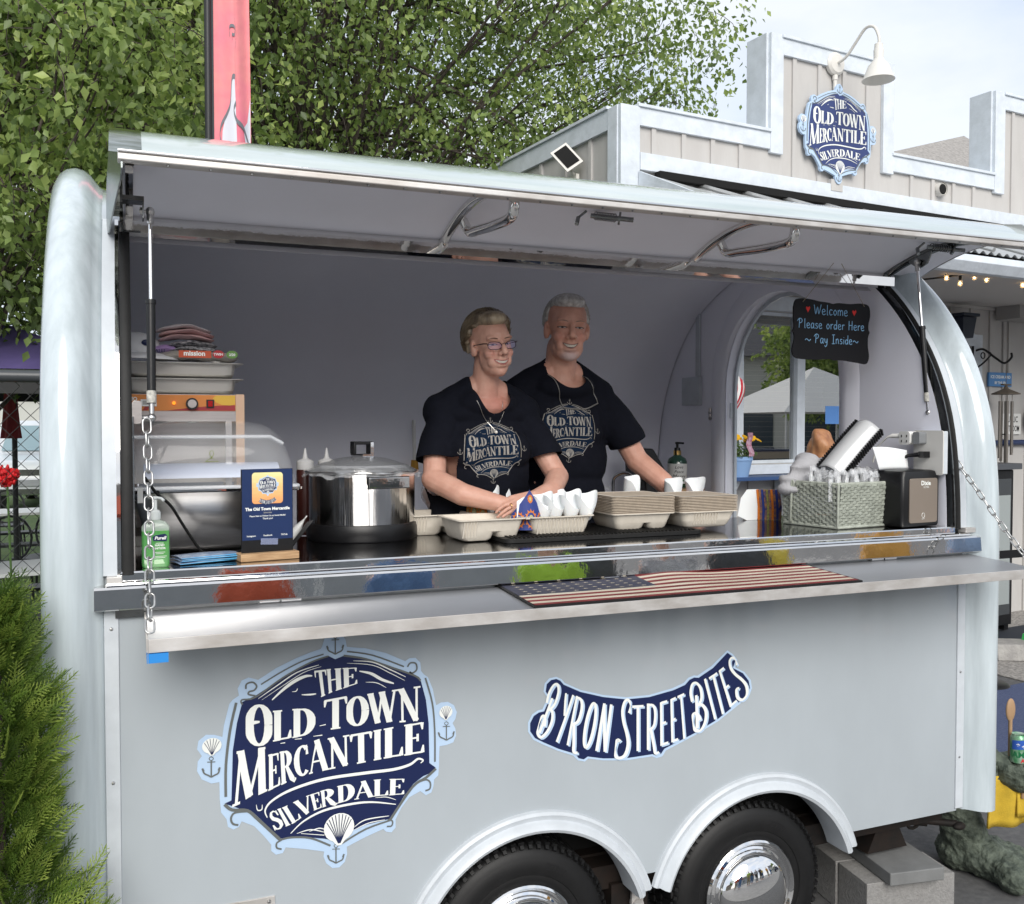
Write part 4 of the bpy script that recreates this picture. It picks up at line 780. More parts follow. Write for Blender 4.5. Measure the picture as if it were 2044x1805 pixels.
SHIRT = mat('navy_tshirt', (.0065, .0075, .013), .9, spec=.15, var=.2, vscale=40, bump=.5, bscale=14, bdist=.006)
PRINT = mat('shirt_print', (.36, .34, .31), .9, spec=.1, c2=(.24, .23, .22), vscale=120)
PRNAVY = mat('shirt_print_blue', (.007, .016, .036), .9, spec=.1)
HAIRW = mat('blond_hair', (.36, .29, .20), .38, spec=.6, c2=(.10, .07, .045), vscale=38, stretch=(1, 1, .25))
HAIRM = mat('silver_hair', (.58, .58, .57), .5, c2=(.30, .29, .28), vscale=60)

def shirt_print(parent, bv, cx, cz, s, rot, dirv, yoff=-1.0, shear=0):
    d = Vector(dirv).normalized(); xa = Vector((-d.y, d.x, 0)).normalized()
    if xa.x < 0: xa = -xa
    c, sn = math.cos(rot), math.sin(rot)
    def fn(u, v, e):
        u, v = (u * c - v * sn) * s, (u * sn + v * c) * s
        o = Vector(cx) + xa * u + Vector((0, 0, v + cz)) - d * .6; h = bv.ray_cast(o, d)
        return (h[0] - d * (.0012 + e * .4)) if h[0] and h[3] < .85 else (Vector(cx) + xa * u + Vector((0, 0, v + cz)))
    logo_art(fn, parent, (PRINT, PRNAVY, PRINT, PRINT), step=.03, backing=False)

# ---- woman
WO = thing('person', 'woman with short blond hair, purple-tinted glasses and navy T-shirt, arms crossed on the counter', 'person', (0, 0, 0))
Hw = face_matrix((1.255, .60, 2.190), (.12, -.99), tilt=R(6), pitch=R(-2)); sw = .985
b = B(); head_prims(b, Hw, sw, True)
limb(b, [(1.255, .64, 2.13), (1.252, .655, 2.04), (1.25, .67, 1.97)], [.050, .050, .062], 18)
b.ell((1.25, .665, 1.965), (.15, .07, .05), 18)
for s in (-1, 1): limb(b, [(1.252 + s * .02, .672, 2.045), (1.25 + s * .165, .68, 1.955)], [.046, .05])
limb(b, [(1.10, .675, 1.925), (1.050, .64, 1.80), (1.030, .585, 1.70)], [.040, .044, .042]); limb(b, [(1.025, .585, 1.70), (1.10, .475, 1.650), (1.235, .385, 1.615)], [.044, .041, .027])
limb(b, [(1.42, .675, 1.91), (1.475, .63, 1.80), (1.515, .57, 1.70)], [.038, .044, .041]); limb(b, [(1.515, .57, 1.70), (1.43, .44, 1.655), (1.325, .36, 1.640)], [.043, .038, .026])
b.ell((1.25, .69, 1.80), (.17, .10, .17), 18); b.ell((1.25, .69, 1.62), (.17, .115, .14), 18); b.ell((1.25, .70, 1.45), (.18, .12, .14), 18)
for s in (-1, 1): limb(b, [(1.25 + s * .09, .70, 1.42), (1.25 + s * .09, .70, 1.05), (1.25 + s * .09, .72, .70)], [.09, .06, .045]); b.ell((1.25 + s * .09, .67, .67), (.045, .12, .03), 12)
hand(b, (1.325, .36, 1.640), (-1, -.10, -.22), (.05, -.55, .83), .93, curl=.28, thumb=1, curls=(.10, .35, .42, .5))
hand(b, (1.235, .385, 1.612), (1, -.12, -.18), (-.05, -.45, .88), .90, curl=.55, thumb=-1)
mw_ = remesh(b, .0034, 9)
loc = deform_head(mw_, Hw, sw, True)
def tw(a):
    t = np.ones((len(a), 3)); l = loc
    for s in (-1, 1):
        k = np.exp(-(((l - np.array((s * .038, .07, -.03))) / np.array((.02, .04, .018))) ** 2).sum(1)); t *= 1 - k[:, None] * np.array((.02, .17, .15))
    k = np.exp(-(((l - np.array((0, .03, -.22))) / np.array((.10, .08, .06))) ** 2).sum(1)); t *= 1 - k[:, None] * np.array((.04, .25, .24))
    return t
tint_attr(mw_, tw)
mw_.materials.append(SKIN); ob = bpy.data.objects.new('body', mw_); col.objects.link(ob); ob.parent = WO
bvw = bvh_of(mw_)
sfw = person_head_details(WO, mw_, bvw, Hw, sw, True, .50, ('iris_brown', (.10, .06, .04)), ('rose_lips', (.42, .15, .13)), mat('brow_brown', (.13, .08, .05), .8))
# hair: swept back, cut short at the nape
def regw(v):
    if v.z < -.75: return 0
    front = v.y > .0
    lim = .36 + .75 * max(0, v.y) ** 2 if v.y > .15 else (-.02 if v.y > -.28 else -.62)
    if v.y > -.10 and abs(v.x) > .5: lim = max(lim, .02 + .55 * (v.y + .10))
    return 1.0 if v.z > lim else 0
b = hair_cap(Hw, sw, regw, .013, .003, .010, (5, 3, 5), extra=lambda b: (b.ell((0, -.090, .045), (.060, .030, .062), 16), b.ell((0, -.088, -.005), (.048, .024, .045), 16), b.ell((0, -.078, -.045), (.036, .020, .035), 14), b.ell((.0, .004, .098), (.066, .080, .036), 18)))
hm = remesh(b, .0035, 4); hm.materials.append(HAIRW); oh = bpy.data.objects.new('hair', hm); col.objects.link(oh); oh.parent = WO
b = B(); hair_strands(b, Hw, sw, 4200, 3, lambda v: regw(v) > 0 and v.z > -.5, lambda v: Vector((v.x * .8 - .15, -1, -.25 - .5 * abs(v.x))), .0011, 5, .075, .022); b.build('hair_strands', HAIRW, oh, normals=False)
# T-shirt
b = B()
for s in (-1, 1): limb(b, [(1.252 + s * .03, .675, 2.035), (1.25 + s * .165, .685, 1.945)], [.055, .072], 18)
b.ell((1.25, .67, 1.94), (.20, .095, .065), 20); b.ell((1.25, .645, 1.975), (.13, .095, .06), 20); b.ell((1.25, .685, 1.83), (.212, .122, .15), 20); b.ell((1.25, .68, 1.72), (.208, .135, .18), 20); b.ell((1.25, .685, 1.55), (.212, .14, .2), 20); b.ell((1.25, .69, 1.42), (.215, .14, .12), 20)
b.ell((1.15, .69, 1.70), (.125, .12, .17), 18); b.ell((1.17, .60, 1.80), (.085, .068, .075), 16); b.ell((1.33, .60, 1.80), (.085, .068, .075), 16)
for pts, rs in (([(1.105, .675, 1.925), (1.06, .645, 1.84), (1.040, .625, 1.775)], (.064, .066, .068)), ([(1.405, .675, 1.92), (1.455, .64, 1.84), (1.480, .615, 1.78)], (.062, .064, .066))):
    limb(b, pts, rs, 18)
ms = remesh(b, .006, 8)
def cut_neck(me, c, r, back, planes=()):
    """elliptical neckline seen from the front, sleeve ends cut by planes"""
    bm = bmesh.new(); bm.from_mesh(me)
    def val(co):
        rr = r if co.y < c[1] + .07 else back
        return ((co.x - c[0]) / rr[0]) ** 2 + ((co.z - c[2]) / rr[1]) ** 2
    kill = [v for v in bm.verts if val(v.co) < 1]
    bmesh.ops.delete(bm, geom=kill, context='VERTS')
    for co, no in planes:
        sg = 1 if co[0] > c[0] else -1; xl = co[0] - sg * .075
        gf = [f for f in bm.faces if (f.calc_center_median() - Vector(co)).length < .125 and (f.calc_center_median().x - xl) * sg > 0]
        geo = list(set([v for f in gf for v in f.verts])) + list(set([e for f in gf for e in f.edges])) + gf
        res = bmesh.ops.bisect_plane(bm, geom=geo, plane_co=co, plane_no=no)
        kf = [f for f in bm.faces if (f.calc_center_median() - Vector(co)).length < .14 and (f.calc_center_median().x - xl) * sg > 0 and (f.calc_center_median() - Vector(co)).dot(Vector(no)) > 0]
        bmesh.ops.delete(bm, geom=kf, context='FACES')
    loose = [v for v in bm.verts if not v.link_faces]; bmesh.ops.delete(bm, geom=loose, context='VERTS')
    for v in bm.verts:
        if v.is_boundary and val(v.co) < 2.0:
            k = val(v.co) ** -.5; v.co.x = c[0] + (v.co.x - c[0]) * k; v.co.z = c[2] + (v.co.z - c[2]) * k
    bm.to_mesh(me); bm.free()
def fold(me, amp, seed, zmin=None):
    a = coords(me); n_ = np.empty(len(a) * 3); me.vertices.foreach_get('normal', n_); n_ = n_.reshape(-1, 3)
    o = np.array([noise.noise(Vector((p[0] * 9 + p[2] * 5 + seed, p[1] * 6, p[2] * 3.2 - p[0] * 4))) + .5 * noise.noise(Vector((p[0] * 22 + seed, p[1] * 12, p[2] * 10))) for p in a])
    setco(me, a + n_ * o[:, None] * amp)
fold(ms, .008, 3)
cut_neck(ms, (1.262, .62, 2.055), (.075, .118), (.075, .06), [((1.038, .618, 1.772), (-.10, -.30, -1)), ((1.482, .61, 1.775), (.15, -.3, -1))])
ms.materials.append(SHIRT); osh = bpy.data.objects.new('tshirt', ms); col.objects.link(osh); osh.parent = WO
md = osh.modifiers.new('solid', 'SOLIDIFY'); md.thickness = .003; md.offset = -1
lg = empty('shirt_logo'); lg.parent = WO; shirt_print(lg, bvh_of(ms), (1.240, .55, 0), 1.800, .365, R(1), (.12, 1, 0))
# glasses
GF = mat('glasses_frame', (.02, .012, .016), .3, .5); b = B()
LENS = mat('purple_lens', (.55, .45, .95), .02, trans=0, alpha=.12, spec=.8)
bl = B()
for s in (-1, 1):
    cxx = s * .033; pts = []
    for a in np.linspace(0, 2 * PI, 25)[:-1]:
        x = cxx + .0255 * math.copysign(abs(math.cos(a)) ** .75, math.cos(a)); z = -.001 + .0140 * math.copysign(abs(math.sin(a)) ** .75, math.sin(a)) + (.003 if math.sin(a) > 0 else 0) * s * math.cos(a)
        pts.append(Hw @ Vector((x * sw, (.102 - .16 * abs(x) ** 1.5 * 6) * sw, z * sw)))
    b.ring(pts, .0013, 6); bl.add(pts, [tuple(range(24))])
    b.tube([Hw @ (Vector(p) * sw) for p in ((s * .060, .088, .008), (s * .070, .075, .009), (s * .078, .02, .006), (s * .076, -.012, .002))], [.0022, .0024, .0014, .0014], 6)
b.tube([Hw @ (Vector(p) * sw) for p in ((-.008, .107, .004), (0, .110, .007), (.008, .107, .004))], .0012, 6)
gl = b.build('glasses', GF, WO, smooth=60); bl.build('lens', LENS, gl)
PEARL = mat('pearl', (.75, .72, .66), .2); GOLD = mat('gold', (.75, .52, .2), .25, 1); SILV = mat('silver_chain', (.6, .58, .54), .3, 1)
er = B(); ep = Hw @ Vector((-.078 * sw, .002, -.040 * sw))
for k in range(5): er.ell(ep + Vector((0, 0, -.005 * k)), (.0018,) * 3, 6)
er.ell(ep + Vector((0, 0, -.030)), (.0058,) * 3, 12); er.build('earring', PEARL, WO, smooth=60)
bvs_ = bvh_of(ms)
def drape(pts, bvs, dirv=(0, 1, 0), off=.002):
    d = Vector(dirv).normalized(); o = []
    for p in cr(pts, 8):
        hs = [h for h in (bv.ray_cast(p - d * .5, d) for bv in bvs) if h[0]]
        q_ = min(hs, key=lambda h: h[3])[0] - d * off if hs else p
        o.append(q_)
    return o
b = B(); b.tube(drape([(1.185, .58, 1.985), (1.215, .5, 1.93), (1.262, .5, 1.873)], [bvs_, bvw]), .0009, 5); b.tube(drape([(1.262, .5, 1.873), (1.290, .5, 1.92), (1.305, .55, 1.985)], [bvs_, bvw]), .0009, 5); nk = b.build('necklace', SILV, WO)
pp = drape([(1.262, .5, 1.870), (1.262, .5, 1.862)], [bvs_], off=.004)[0]; b = B(); b.ell(pp, (.0062,) * 3, 12); b.build('pendant', PEARL, nk, smooth=60)
b = B(); rc = Vector((1.325, .36, 1.640)) + Vector((-1, -.10, -.22)).normalized() * .098
b.ring([rc + Vector((0, .010 * math.cos(a), .010 * math.sin(a))) + Vector((0, -.012, -.004)) for a in np.linspace(0, 2 * PI, 15)[:-1]], .0014, 6); b.build('ring', GOLD, WO, smooth=60)

# ---- man
MA = thing('person', 'man with short silver hair and goatee in navy T-shirt, one arm around the woman', 'person', (0, 0, 0))
Hm = face_matrix((1.655, .785, 2.283), (-.24, -.97), tilt=R(-2), pitch=R(-3)); sm = 1.12
b = B(); head_prims(b, Hm, sm, False)
limb(b, [(1.655, .83, 2.21), (1.655, .85, 2.11), (1.655, .86, 2.04)], [.064, .064, .075], 18); b.ell((1.655, .855, 2.04), (.17, .08, .055), 18)
for s in (-1, 1): limb(b, [(1.655 + s * .02, .86, 2.125), (1.655 + s * .19, .865, 2.02)], [.055, .058])
limb(b, [(1.84, .86, 1.99), (1.93, .83, 1.87), (1.985, .79, 1.745)], [.048, .052, .048]); limb(b, [(1.985, .79, 1.745), (2.05, .69, 1.66), (2.10, .60, 1.565)], [.049, .043, .030])
limb(b, [(1.465, .86, 1.98), (1.36, .90, 1.86), (1.26, .90, 1.74)], [.058, .055, .048]); limb(b, [(1.26, .90, 1.74), (1.13, .84, 1.67), (1.060, .735, 1.635)], [.048, .042, .031])
b.ell((1.655, .87, 1.85), (.19, .11, .19), 18); b.ell((1.655, .87, 1.65), (.185, .125, .17), 18); b.ell((1.655, .87, 1.48), (.18, .12, .14), 18)
for s in (-1, 1): limb(b, [(1.655 + s * .1, .87, 1.45), (1.655 + s * .1, .87, 1.08), (1.655 + s * .1, .89, .71)], [.095, .065, .05]); b.ell((1.655 + s * .1, .84, .67), (.05, .14, .03), 12)
hand(b, (2.10, .60, 1.565), (.15, -.55, -.35), (.2, -.3, .9), 1.05, curl=.25, thumb=1)
hand(b, (1.060, .735, 1.630), (.28, -.62, -.36), (-.9, -.45, .10), 1.05, curl=.62, thumb=-1, curls=(.75, .7, .65, .6))
mm_ = remesh(b, .0038, 8); loc = deform_head(mm_, Hm, sm, False)
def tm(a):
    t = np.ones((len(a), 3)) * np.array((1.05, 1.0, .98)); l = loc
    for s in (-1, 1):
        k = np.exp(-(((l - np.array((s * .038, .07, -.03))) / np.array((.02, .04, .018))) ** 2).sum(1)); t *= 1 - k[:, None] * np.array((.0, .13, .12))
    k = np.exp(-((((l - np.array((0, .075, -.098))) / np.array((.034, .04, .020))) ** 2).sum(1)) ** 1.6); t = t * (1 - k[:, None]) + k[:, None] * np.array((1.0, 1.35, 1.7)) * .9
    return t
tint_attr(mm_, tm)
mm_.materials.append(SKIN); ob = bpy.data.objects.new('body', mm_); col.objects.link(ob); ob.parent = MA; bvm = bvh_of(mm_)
person_head_details(MA, mm_, bvm, Hm, sm, False, .44, ('iris_grey', (.12, .14, .15)), ('pale_lips', (.36, .16, .13)), mat('brow_grey', (.25, .19, .15), .8))
def regm(v):
    lim = .50 + .3 * max(0, v.y) if v.y > .3 else (.02 if v.y > -.1 else -.50)
    if abs(v.x) > .55: lim = -.10 if v.y < .22 else .30 + v.y * .6
    return 1.0 if v.z > lim else 0
b = hair_cap(Hm, sm, regm, .0045, .003, .004, (9, 7, 9), extra=lambda b: b.ell((0, .004, .096), (.063, .080, .034), 18))
hm = remesh(b, .0035, 3); hm.materials.append(HAIRM); oh = bpy.data.objects.new('hair', hm); col.objects.link(oh); oh.parent = MA
b = B(); hair_strands(b, Hm, sm, 5200, 5, lambda v: regm(v) > 0, lambda v: Vector((v.x * .6, .5 if v.z > .7 else -.4, .15 if v.z > .5 else -.9)), .0009, 4, .020, .007); b.build('hair_strands', HAIRM, oh, normals=False)
b = B()
for s in (-1, 1): limb(b, [(1.655 + s * .04, .865, 2.115), (1.655 + s * .18, .868, 2.015)], [.062, .076], 18)
b.ell((1.655, .86, 2.0), (.23, .10, .07), 20); b.ell((1.655, .83, 2.05), (.14, .105, .065), 20); b.ell((1.655, .87, 1.90), (.238, .13, .16), 20); b.ell((1.655, .868, 1.76), (.222, .14, .2), 20); b.ell((1.66, .868, 1.58), (.212, .145, .2), 20); b.ell((1.66, .87, 1.45), (.212, .145, .12), 20); b.ell((1.655, .80, 1.86), (.17, .075, .10), 16)
for pts, rs in (([(1.845, .865, 1.985), (1.91, .84, 1.90), (1.95, .825, 1.84)], (.078, .080, .084)), ([(1.465, .865, 1.985), (1.38, .885, 1.90), (1.32, .895, 1.83)], (.076, .078, .080))): limb(b, pts, rs, 18)
ms2 = remesh(b, .006, 8); fold(ms2, .008, 11)
cut_neck(ms2, (1.66, .80, 2.12), (.082, .075), (.085, .05), [((1.965, .80, 1.822), (.42, -.05, -1))])
ms2.materials.append(SHIRT); osh2 = bpy.data.objects.new('tshirt', ms2); col.objects.link(osh2); osh2.parent = MA
md = osh2.modifiers.new('solid', 'SOLIDIFY'); md.thickness = .003; md.offset = -1
bv2 = bvh_of(ms2)
lg = empty('shirt_logo'); lg.parent = MA; shirt_print(lg, bv2, (1.640, .7, 0), 1.870, .385, R(-3), (.10, 1, 0))
b = B()
b.tube(drape([(1.575, .75, 2.10), (1.60, .6, 2.03), (1.625, .6, 1.965)], [bv2, bvm], off=.004), .0016, 5); b.tube(drape([(1.735, .75, 2.10), (1.765, .6, 2.04), (1.795, .6, 1.985)], [bv2, bvm], off=.004), .0016, 5)
b.tube(drape([(1.625, .6, 1.965), (1.68, .6, 1.960), (1.73, .6, 1.963), (1.795, .6, 1.985)], [bv2, bvm], off=.006), .0026, 6)
b.build('hanging_glasses', mat('hanging_glasses', (.32, .31, .29), .3, .5), MA)
# clear glove on the hand round her waist
b = B(); hand(b, (1.060, .735, 1.630), (.28, -.62, -.36), (-.9, -.45, .10), 1.13, curl=.62, thumb=-1, curls=(.75, .7, .65, .6)); limb(b, [(1.072, .76, 1.645), (1.060, .735, 1.63)], [.040, .037])
gm = remesh(b, .004, 2); fold(gm, .003, 5); gm.materials.append(mat('clear_glove', (.75, .75, .78), .18, alpha=.38, spec=.9, bump=.8, bscale=60, bdist=.004)); og = bpy.data.objects.new('glove', gm); col.objects.link(og); og.parent = MA
# ---------------------------------------------------------------- things on the counter
CZ = 1.5085
def thing_at(name, label, cat, loc, rz=0, group=None): return thing(name, label, cat, loc, rz, group)
def rr_loft(b, secs, n=5, cap0=True, cap1=True):
    """secs: (hx, hy, r, z, cx, cy)"""
    vs = []; m = None
    for s in secs:
        hx, hy, r, z = s[:4]; cx, cy = (s[4], s[5]) if len(s) > 4 else (0, 0)
        pl = rrect(cx - hx, cy - hy, cx + hx, cy + hy, min(r, hx * .98, hy * .98), n); m = len(pl); vs += [(p[0], p[1], z) for p in pl]
    k = len(secs); fs = [(i * m + j, i * m + (j + 1) % m, (i + 1) * m + (j + 1) % m, (i + 1) * m + j) for i in range(k - 1) for j in range(m)]
    if cap0: fs.append(tuple(range(m - 1, -1, -1)))
    if cap1: fs.append(tuple(range((k - 1) * m, k * m)))
    b.add(vs, fs)
# food warmer cabinet
t = thing_at('food_warmer', 'orange-fronted food warmer cabinet with a round knob, carrying two steel pans', 'food warmer', (.17, .70, CZ))
COPP = mat('copper_trim', (.60, .42, .30), .35, .7)
b = B(); b.box2((-.19, -.15, .43), (.163, .15, .488)); b.build('control_box', STEEL, t)
b = B(); b.box2((.163, -.155, .0), (.19, .15, .489)); b.build('side_trim', COPP, t)
b = B(); b.box2((-.19, -.150, .0), (-.17, .15, .43)); b.box2((-.17, .13, .0), (.163, .15, .43)); b.box2((-.17, -.15, .0), (.163, .15, .03)); b.box2((-.17, -.152, .40), (.163, -.13, .43)); b.box2((.13, -.152, .03), (.150, -.13, .40)); b.build('cabinet_frame', STEEL, t)
b = B(); b.box2((-.16, -.12, .18), (.15, .12, .186)); b.build('shelf', STEELW, t)
ORG = mat('orange_panel', (.62, .22, .05), .35, var=.1, vscale=6); ORY = mat('yellow_panel', (.62, .38, .05), .35); ORR = mat('crimson_panel', (.30, .03, .035), .35)
b = B(); b.box2((-.19, -.1535, .434), (.162, -.1505, .486)); pnl = b.build('control_panel', ORG, t)
b = B(); fill(b, [(-.05, .435)] + [(-.05 + .21 * k / 10, .435 + .016 * math.sin(k / 10 * 1.6) + .002 * k / 10) for k in range(11)] + [(.161, .435)], lambda x, z, e: (x, -.1541, z)); b.build('crimson_wave', ORR, pnl)
b = B(); fill(b, [(.09, .475), (.10, .462), (.12, .454), (.145, .452), (.161, .456), (.161, .485), (.10, .485)], lambda x, z, e: (x, -.1541, z)); b.build('yellow_wave', ORY, pnl)
b = B(); fill(b, [(-.115, .485), (-.10, .485), (-.095, .462), (-.11, .435), (-.125, .435), (-.108, .46)], lambda x, z, e: (x, -.1541, z)); b.build('crimson_stripe', ORR, pnl)
b = B(); b.box2((-.13, -.156, .448), (-.082, -.1542, .470)); gd = b.build('gauge', mat('white_plastic', (.72, .72, .70), .4), t); b = B(); b.box2((-.124, -.1568, .453), (-.10, -.1562, .466)); b.build('dial', mat('gauge_grey', (.35, .35, .33), .4), gd)
b = B(); b.tube([(-.03, -.153, .459), (-.03, -.160, .459)], .0055, 14); b.build('indicator_light', mat('amber_light', (.75, .18, .02), .2, emit=(1, .25, .02), estr=.6), t, smooth=40)
b = B(); b.tube([(.025, -.153, .457), (.025, -.170, .457)], .019, 28); kb = b.build('knob', BLACK, t, smooth=40); b = B(); b.tube([(.025, -.170, .457), (.025, -.172, .457)], .0135, 28); b.build('knob_cap', STEEL, kb, smooth=40)
b = B(); b.box2((.070, -.158, .444), (.094, -.153, .471)); sw_ = b.build('power_switch', BLACK, t); b = B(); b.box2((.075, -.161, .448), (.089, -.158, .467)); b.build('rocker', mat('red_rocker', (.35, .01, .012), .2), sw_)
b = B(); text_mesh(b, 'MMO', .016, lambda x, y: (-.178 + x, -.1545, .466 + y), 'LEFT', bold=.0006); b.build('brand_letters', VWHITE, pnl)
# steel pans
PANM = mat('pan_steel', (.66, .64, .60), .36, .75, var=.08, vscale=6)
def pan(z, label):
    p = thing_at('steel_pan', label, 'pan', (.165, .70, z), group='steel pans stacked on the warmer')
    b = B(); rr_loft(b, [(.172, .127, .03, .046), (.166, .122, .035, .006), (.160, .116, .03, .0)], cap1=True, cap0=False); b.build('outer_wall', PANM, p, smooth=50)
    b = B(); rr_loft(b, [(.176, .131, .03, .046), (.196, .150, .03, .046), (.197, .151, .03, .049), (.174, .129, .03, .0495), (.168, .124, .03, .01), (.16, .11, .03, .008)], cap0=False, cap1=True); b.build('rim', PANM, p, smooth=30)
pan(CZ + .491, 'lower of two shallow steel pans stacked on the orange food warmer')
pan(CZ + .543, 'upper of two shallow steel pans, with towels and a bag on top')
pz = CZ + .596
# cap, towels, bag
t = thing_at('baseball_cap', 'white baseball cap with a small dark badge lying on the steel pans', 'cap', (.03, .62, pz))
b = B(); b.grid(lambda u, v: (.085 * math.cos(2 * PI * u) * math.cos(v * PI / 2), .085 * math.sin(2 * PI * u) * math.cos(v * PI / 2), .02 + .075 * math.sin(v * PI / 2)), 28, 8); b.build('crown', mat('white_cotton', (.62, .62, .63), .9, bump=.3, bscale=300), t, smooth=80)
b = B(); b.grid(lambda u, v: ((.085 + .06 * v) * math.cos(R(-150 + 120 * u)), (.085 + .055 * v) * math.sin(R(-150 + 120 * u)), .022 - .02 * v * v), 14, 4); b.build('brim', mat('white_cotton', (.62, .62, .63), .9), t, smooth=80, solid=.003)
b = B(); b.ell((.028, -.078, .055), (.014, .006, .010), 12); b.build('badge', NAVY, t)
def folded(name, label, cat, loc, L_, D, n, th, mats, seed, hump=.01):
    t = thing_at(name, label, cat, loc); rnd = random.Random(seed)
    for k in range(n):
        b = B(); z0 = k * th
        sh = rnd.uniform(-.012, .012)
        def top(u, v, s, z0=z0, sh=sh):
            x = (u - .5) * L_ + sh; y = (v - .5) * D; nz = noise.noise(Vector((x * 20 + seed, y * 20, z0 * 50)))
            return (x, y, z0 + hump * math.sin(PI * u) * (1 + .3 * k) + nz * .006 + s * th * .48 * math.sqrt(max(0, 1 - abs(2 * u - 1) ** 6)) * math.sqrt(max(0, 1 - abs(2 * v - 1) ** 6)))
        b.grid(lambda u, v: top(u, v, 1), 24, 8); b.grid(lambda u, v: top(u, v, -1), 24, 8); b.build('fold', mats[k % len(mats)], t, smooth=80)
    return t
TOW = mat('pale_towel', (.62, .56, .57), .95, bump=.9, bscale=420, bdist=.003); TOWP = mat('pink_towel', (.60, .40, .40), .95, bump=.9, bscale=420, bdist=.003)
BWC = mat('black_white_cloth', (.5, .5, .52), .9, c2=(.02, .02, .03), vscale=95, bump=.6, bscale=200)
folded('tortilla_bag', 'clear bag of tortillas with a red and orange label, under the cloths', 'food bag', (.215, .60, pz + .012), .27, .14, 1, .030, [mat('bag_plastic', (.50, .47, .42), .15, c2=(.30, .28, .25), vscale=14, coat=.6, bump=.5, bscale=22, bdist=.01)], 4, .006)
tb = [o for o in col.objects if o.name.startswith('tortilla_bag')][0]
b = B(); b.prism(rrect(-.06, -.003, .04, .020, .002), -.078, -.076, 'y'); lb = b.build('label', mat('red_label', (.50, .08, .03), .3), tb)
b = B(); text_mesh(b, 'mission', .022, lambda x, y: (-.012 + x, -.0792, .004 + y), bold=.0008); b.build('letters', VWHITE, lb)
for cx, m_, s_ in ((.062, mat('red_disc', (.42, .02, .03), .3), 'TWIN'), (.105, mat('green_disc', (.12, .26, .06), .3), '2/20')):
    b = B(); fill(b, [(cx + .018 * math.cos(a), .010 + .013 * math.sin(a)) for a in np.linspace(0, 2 * PI, 19)[:-1]], lambda x, z, e: (x, -.078, z)); ds = b.build('disc', m_, tb); b = B(); text_mesh(b, s_, .011, lambda x, y: (cx + x, -.0788, .006 + y), bold=.0004); b.build('letters', VWHITE, ds)
t = folded('patterned_cloth', 'crumpled black and white patterned cloth under the pale towel', 'cloth', (.205, .61, pz + .034), .15, .12, 2, .017, [BWC], 9, .006)
t = folded('purple_packet', 'lilac packet with dark letters behind the gas strut', 'packet', (.10, .60, pz + .028), .09, .09, 1, .028, [mat('lilac_packet', (.36, .24, .48), .4)], 2)
b = B(); text_mesh(b, 'ALLI', .016, lambda x, y: (x, -.047, -.003 + y), bold=.0004); b.build('letters', NAVY, t)
t = folded('folded_towel', 'pale grey and pink towel folded on top of the pile', 'towel', (.175, .61, pz + .070), .17, .12, 3, .013, [TOWP, TOWP, TOW], 6, .012)
# chafing dish with roll-top
t = thing_at('chafing_dish', 'steel chafing dish with a clear roll-top cover', 'chafing dish', (.245, .46, CZ))
b = B(); rr_loft(b, [(.15, .10, .03, .0), (.19, .13, .05, .02), (.235, .155, .05, .188)], cap1=False); b.build('basin', STEEL, t, smooth=50)
b = B(); rr_loft(b, [(.262, .178, .03, .186), (.264, .18, .03, .189), (.264, .18, .03, .195), (.235, .155, .04, .197), (.23, .15, .04, .17)], cap0=False, cap1=True); b.build('rim', CHROME, t, smooth=30)
ACR = mat('clear_acrylic', (.86, .88, .90), .03, alpha=.14, spec=1, coat=1)
b = B()
def dome(u, v, hx=.245, hy=.165, h=.205):
    a = u * PI; y = -hy * math.cos(a); z = h * abs(math.sin(a)) ** .55
    s = (v * 2 - 1); k = (1 - abs(s) ** 5) ** .4 if abs(s) < 1 else 0
    return (s * hx, y * (k * .18 + .82), .197 + z * k)
b.grid(dome, 24, 32); b.build('clear_cover', ACR, t, smooth=80)
b = B(); b.tube([dome(u, 1) for u in np.linspace(0, 1, 3)], .004, 6); b.tube([(-.25, -.165, .200), (.25, -.165, .200), (.25, .165, .200)], .0055, 8); b.tube([(-.235, -.12, .352), (.17, -.12, .352), (.21, -.11, .33)], .006, 8); b.build('cover_edge', mat('acrylic_edge', (.75, .78, .82), .05, alpha=.5, spec=1), t, smooth=60)
b = B(); b.grid(lambda u, v: (-.20 + .41 * u, .02 + .07 * math.cos(v * PI), .222 + .045 * math.sin(v * PI)), 8, 8); b.build('inner_tray', mat('pale_blue_tray', (.52, .58, .72), .3), t, smooth=60)
b = B(); b.ell((-.01, -.168, .29), (.0022, .001, .004), 8); b.ring([(-.01 + .006 * math.cos(a), -.169, .302 + .009 * math.sin(a)) for a in np.linspace(0, 2 * PI, 12)[:-1]], .0009, 5); b.tube([(-.028, -.169, .278), (-.01, -.170, .290), (.010, -.169, .278), (-.028, -.169, .278)], .0009, 5); b.build('emblem', mat('olive_ink', (.20, .26, .04), .4), t)
b = B(); b.box2((-.22, -.19, .16), (-.205, -.186, .205)); b.build('price_tag', mat('white_plastic', (.72, .72, .70), .4), t)
t = thing_at('power_cord', 'black power cord trailing down in front of the chafing dish', 'cord', (.06, .27, CZ))
b = B(); b.tube([(p[0] - .06, p[1] - .27, p[2] - CZ) for p in cr([(.045, .24, 1.745), (.075, .245, 1.70), (.115, .25, 1.66), (.15, .255, 1.60), (.19, .25, 1.535), (.215, .24, 1.516), (.30, .26, 1.514), (.36, .3, 1.514)], 6)], .0062, 8, flat=.7); b.build('cord', RUBBER, t, smooth=60)
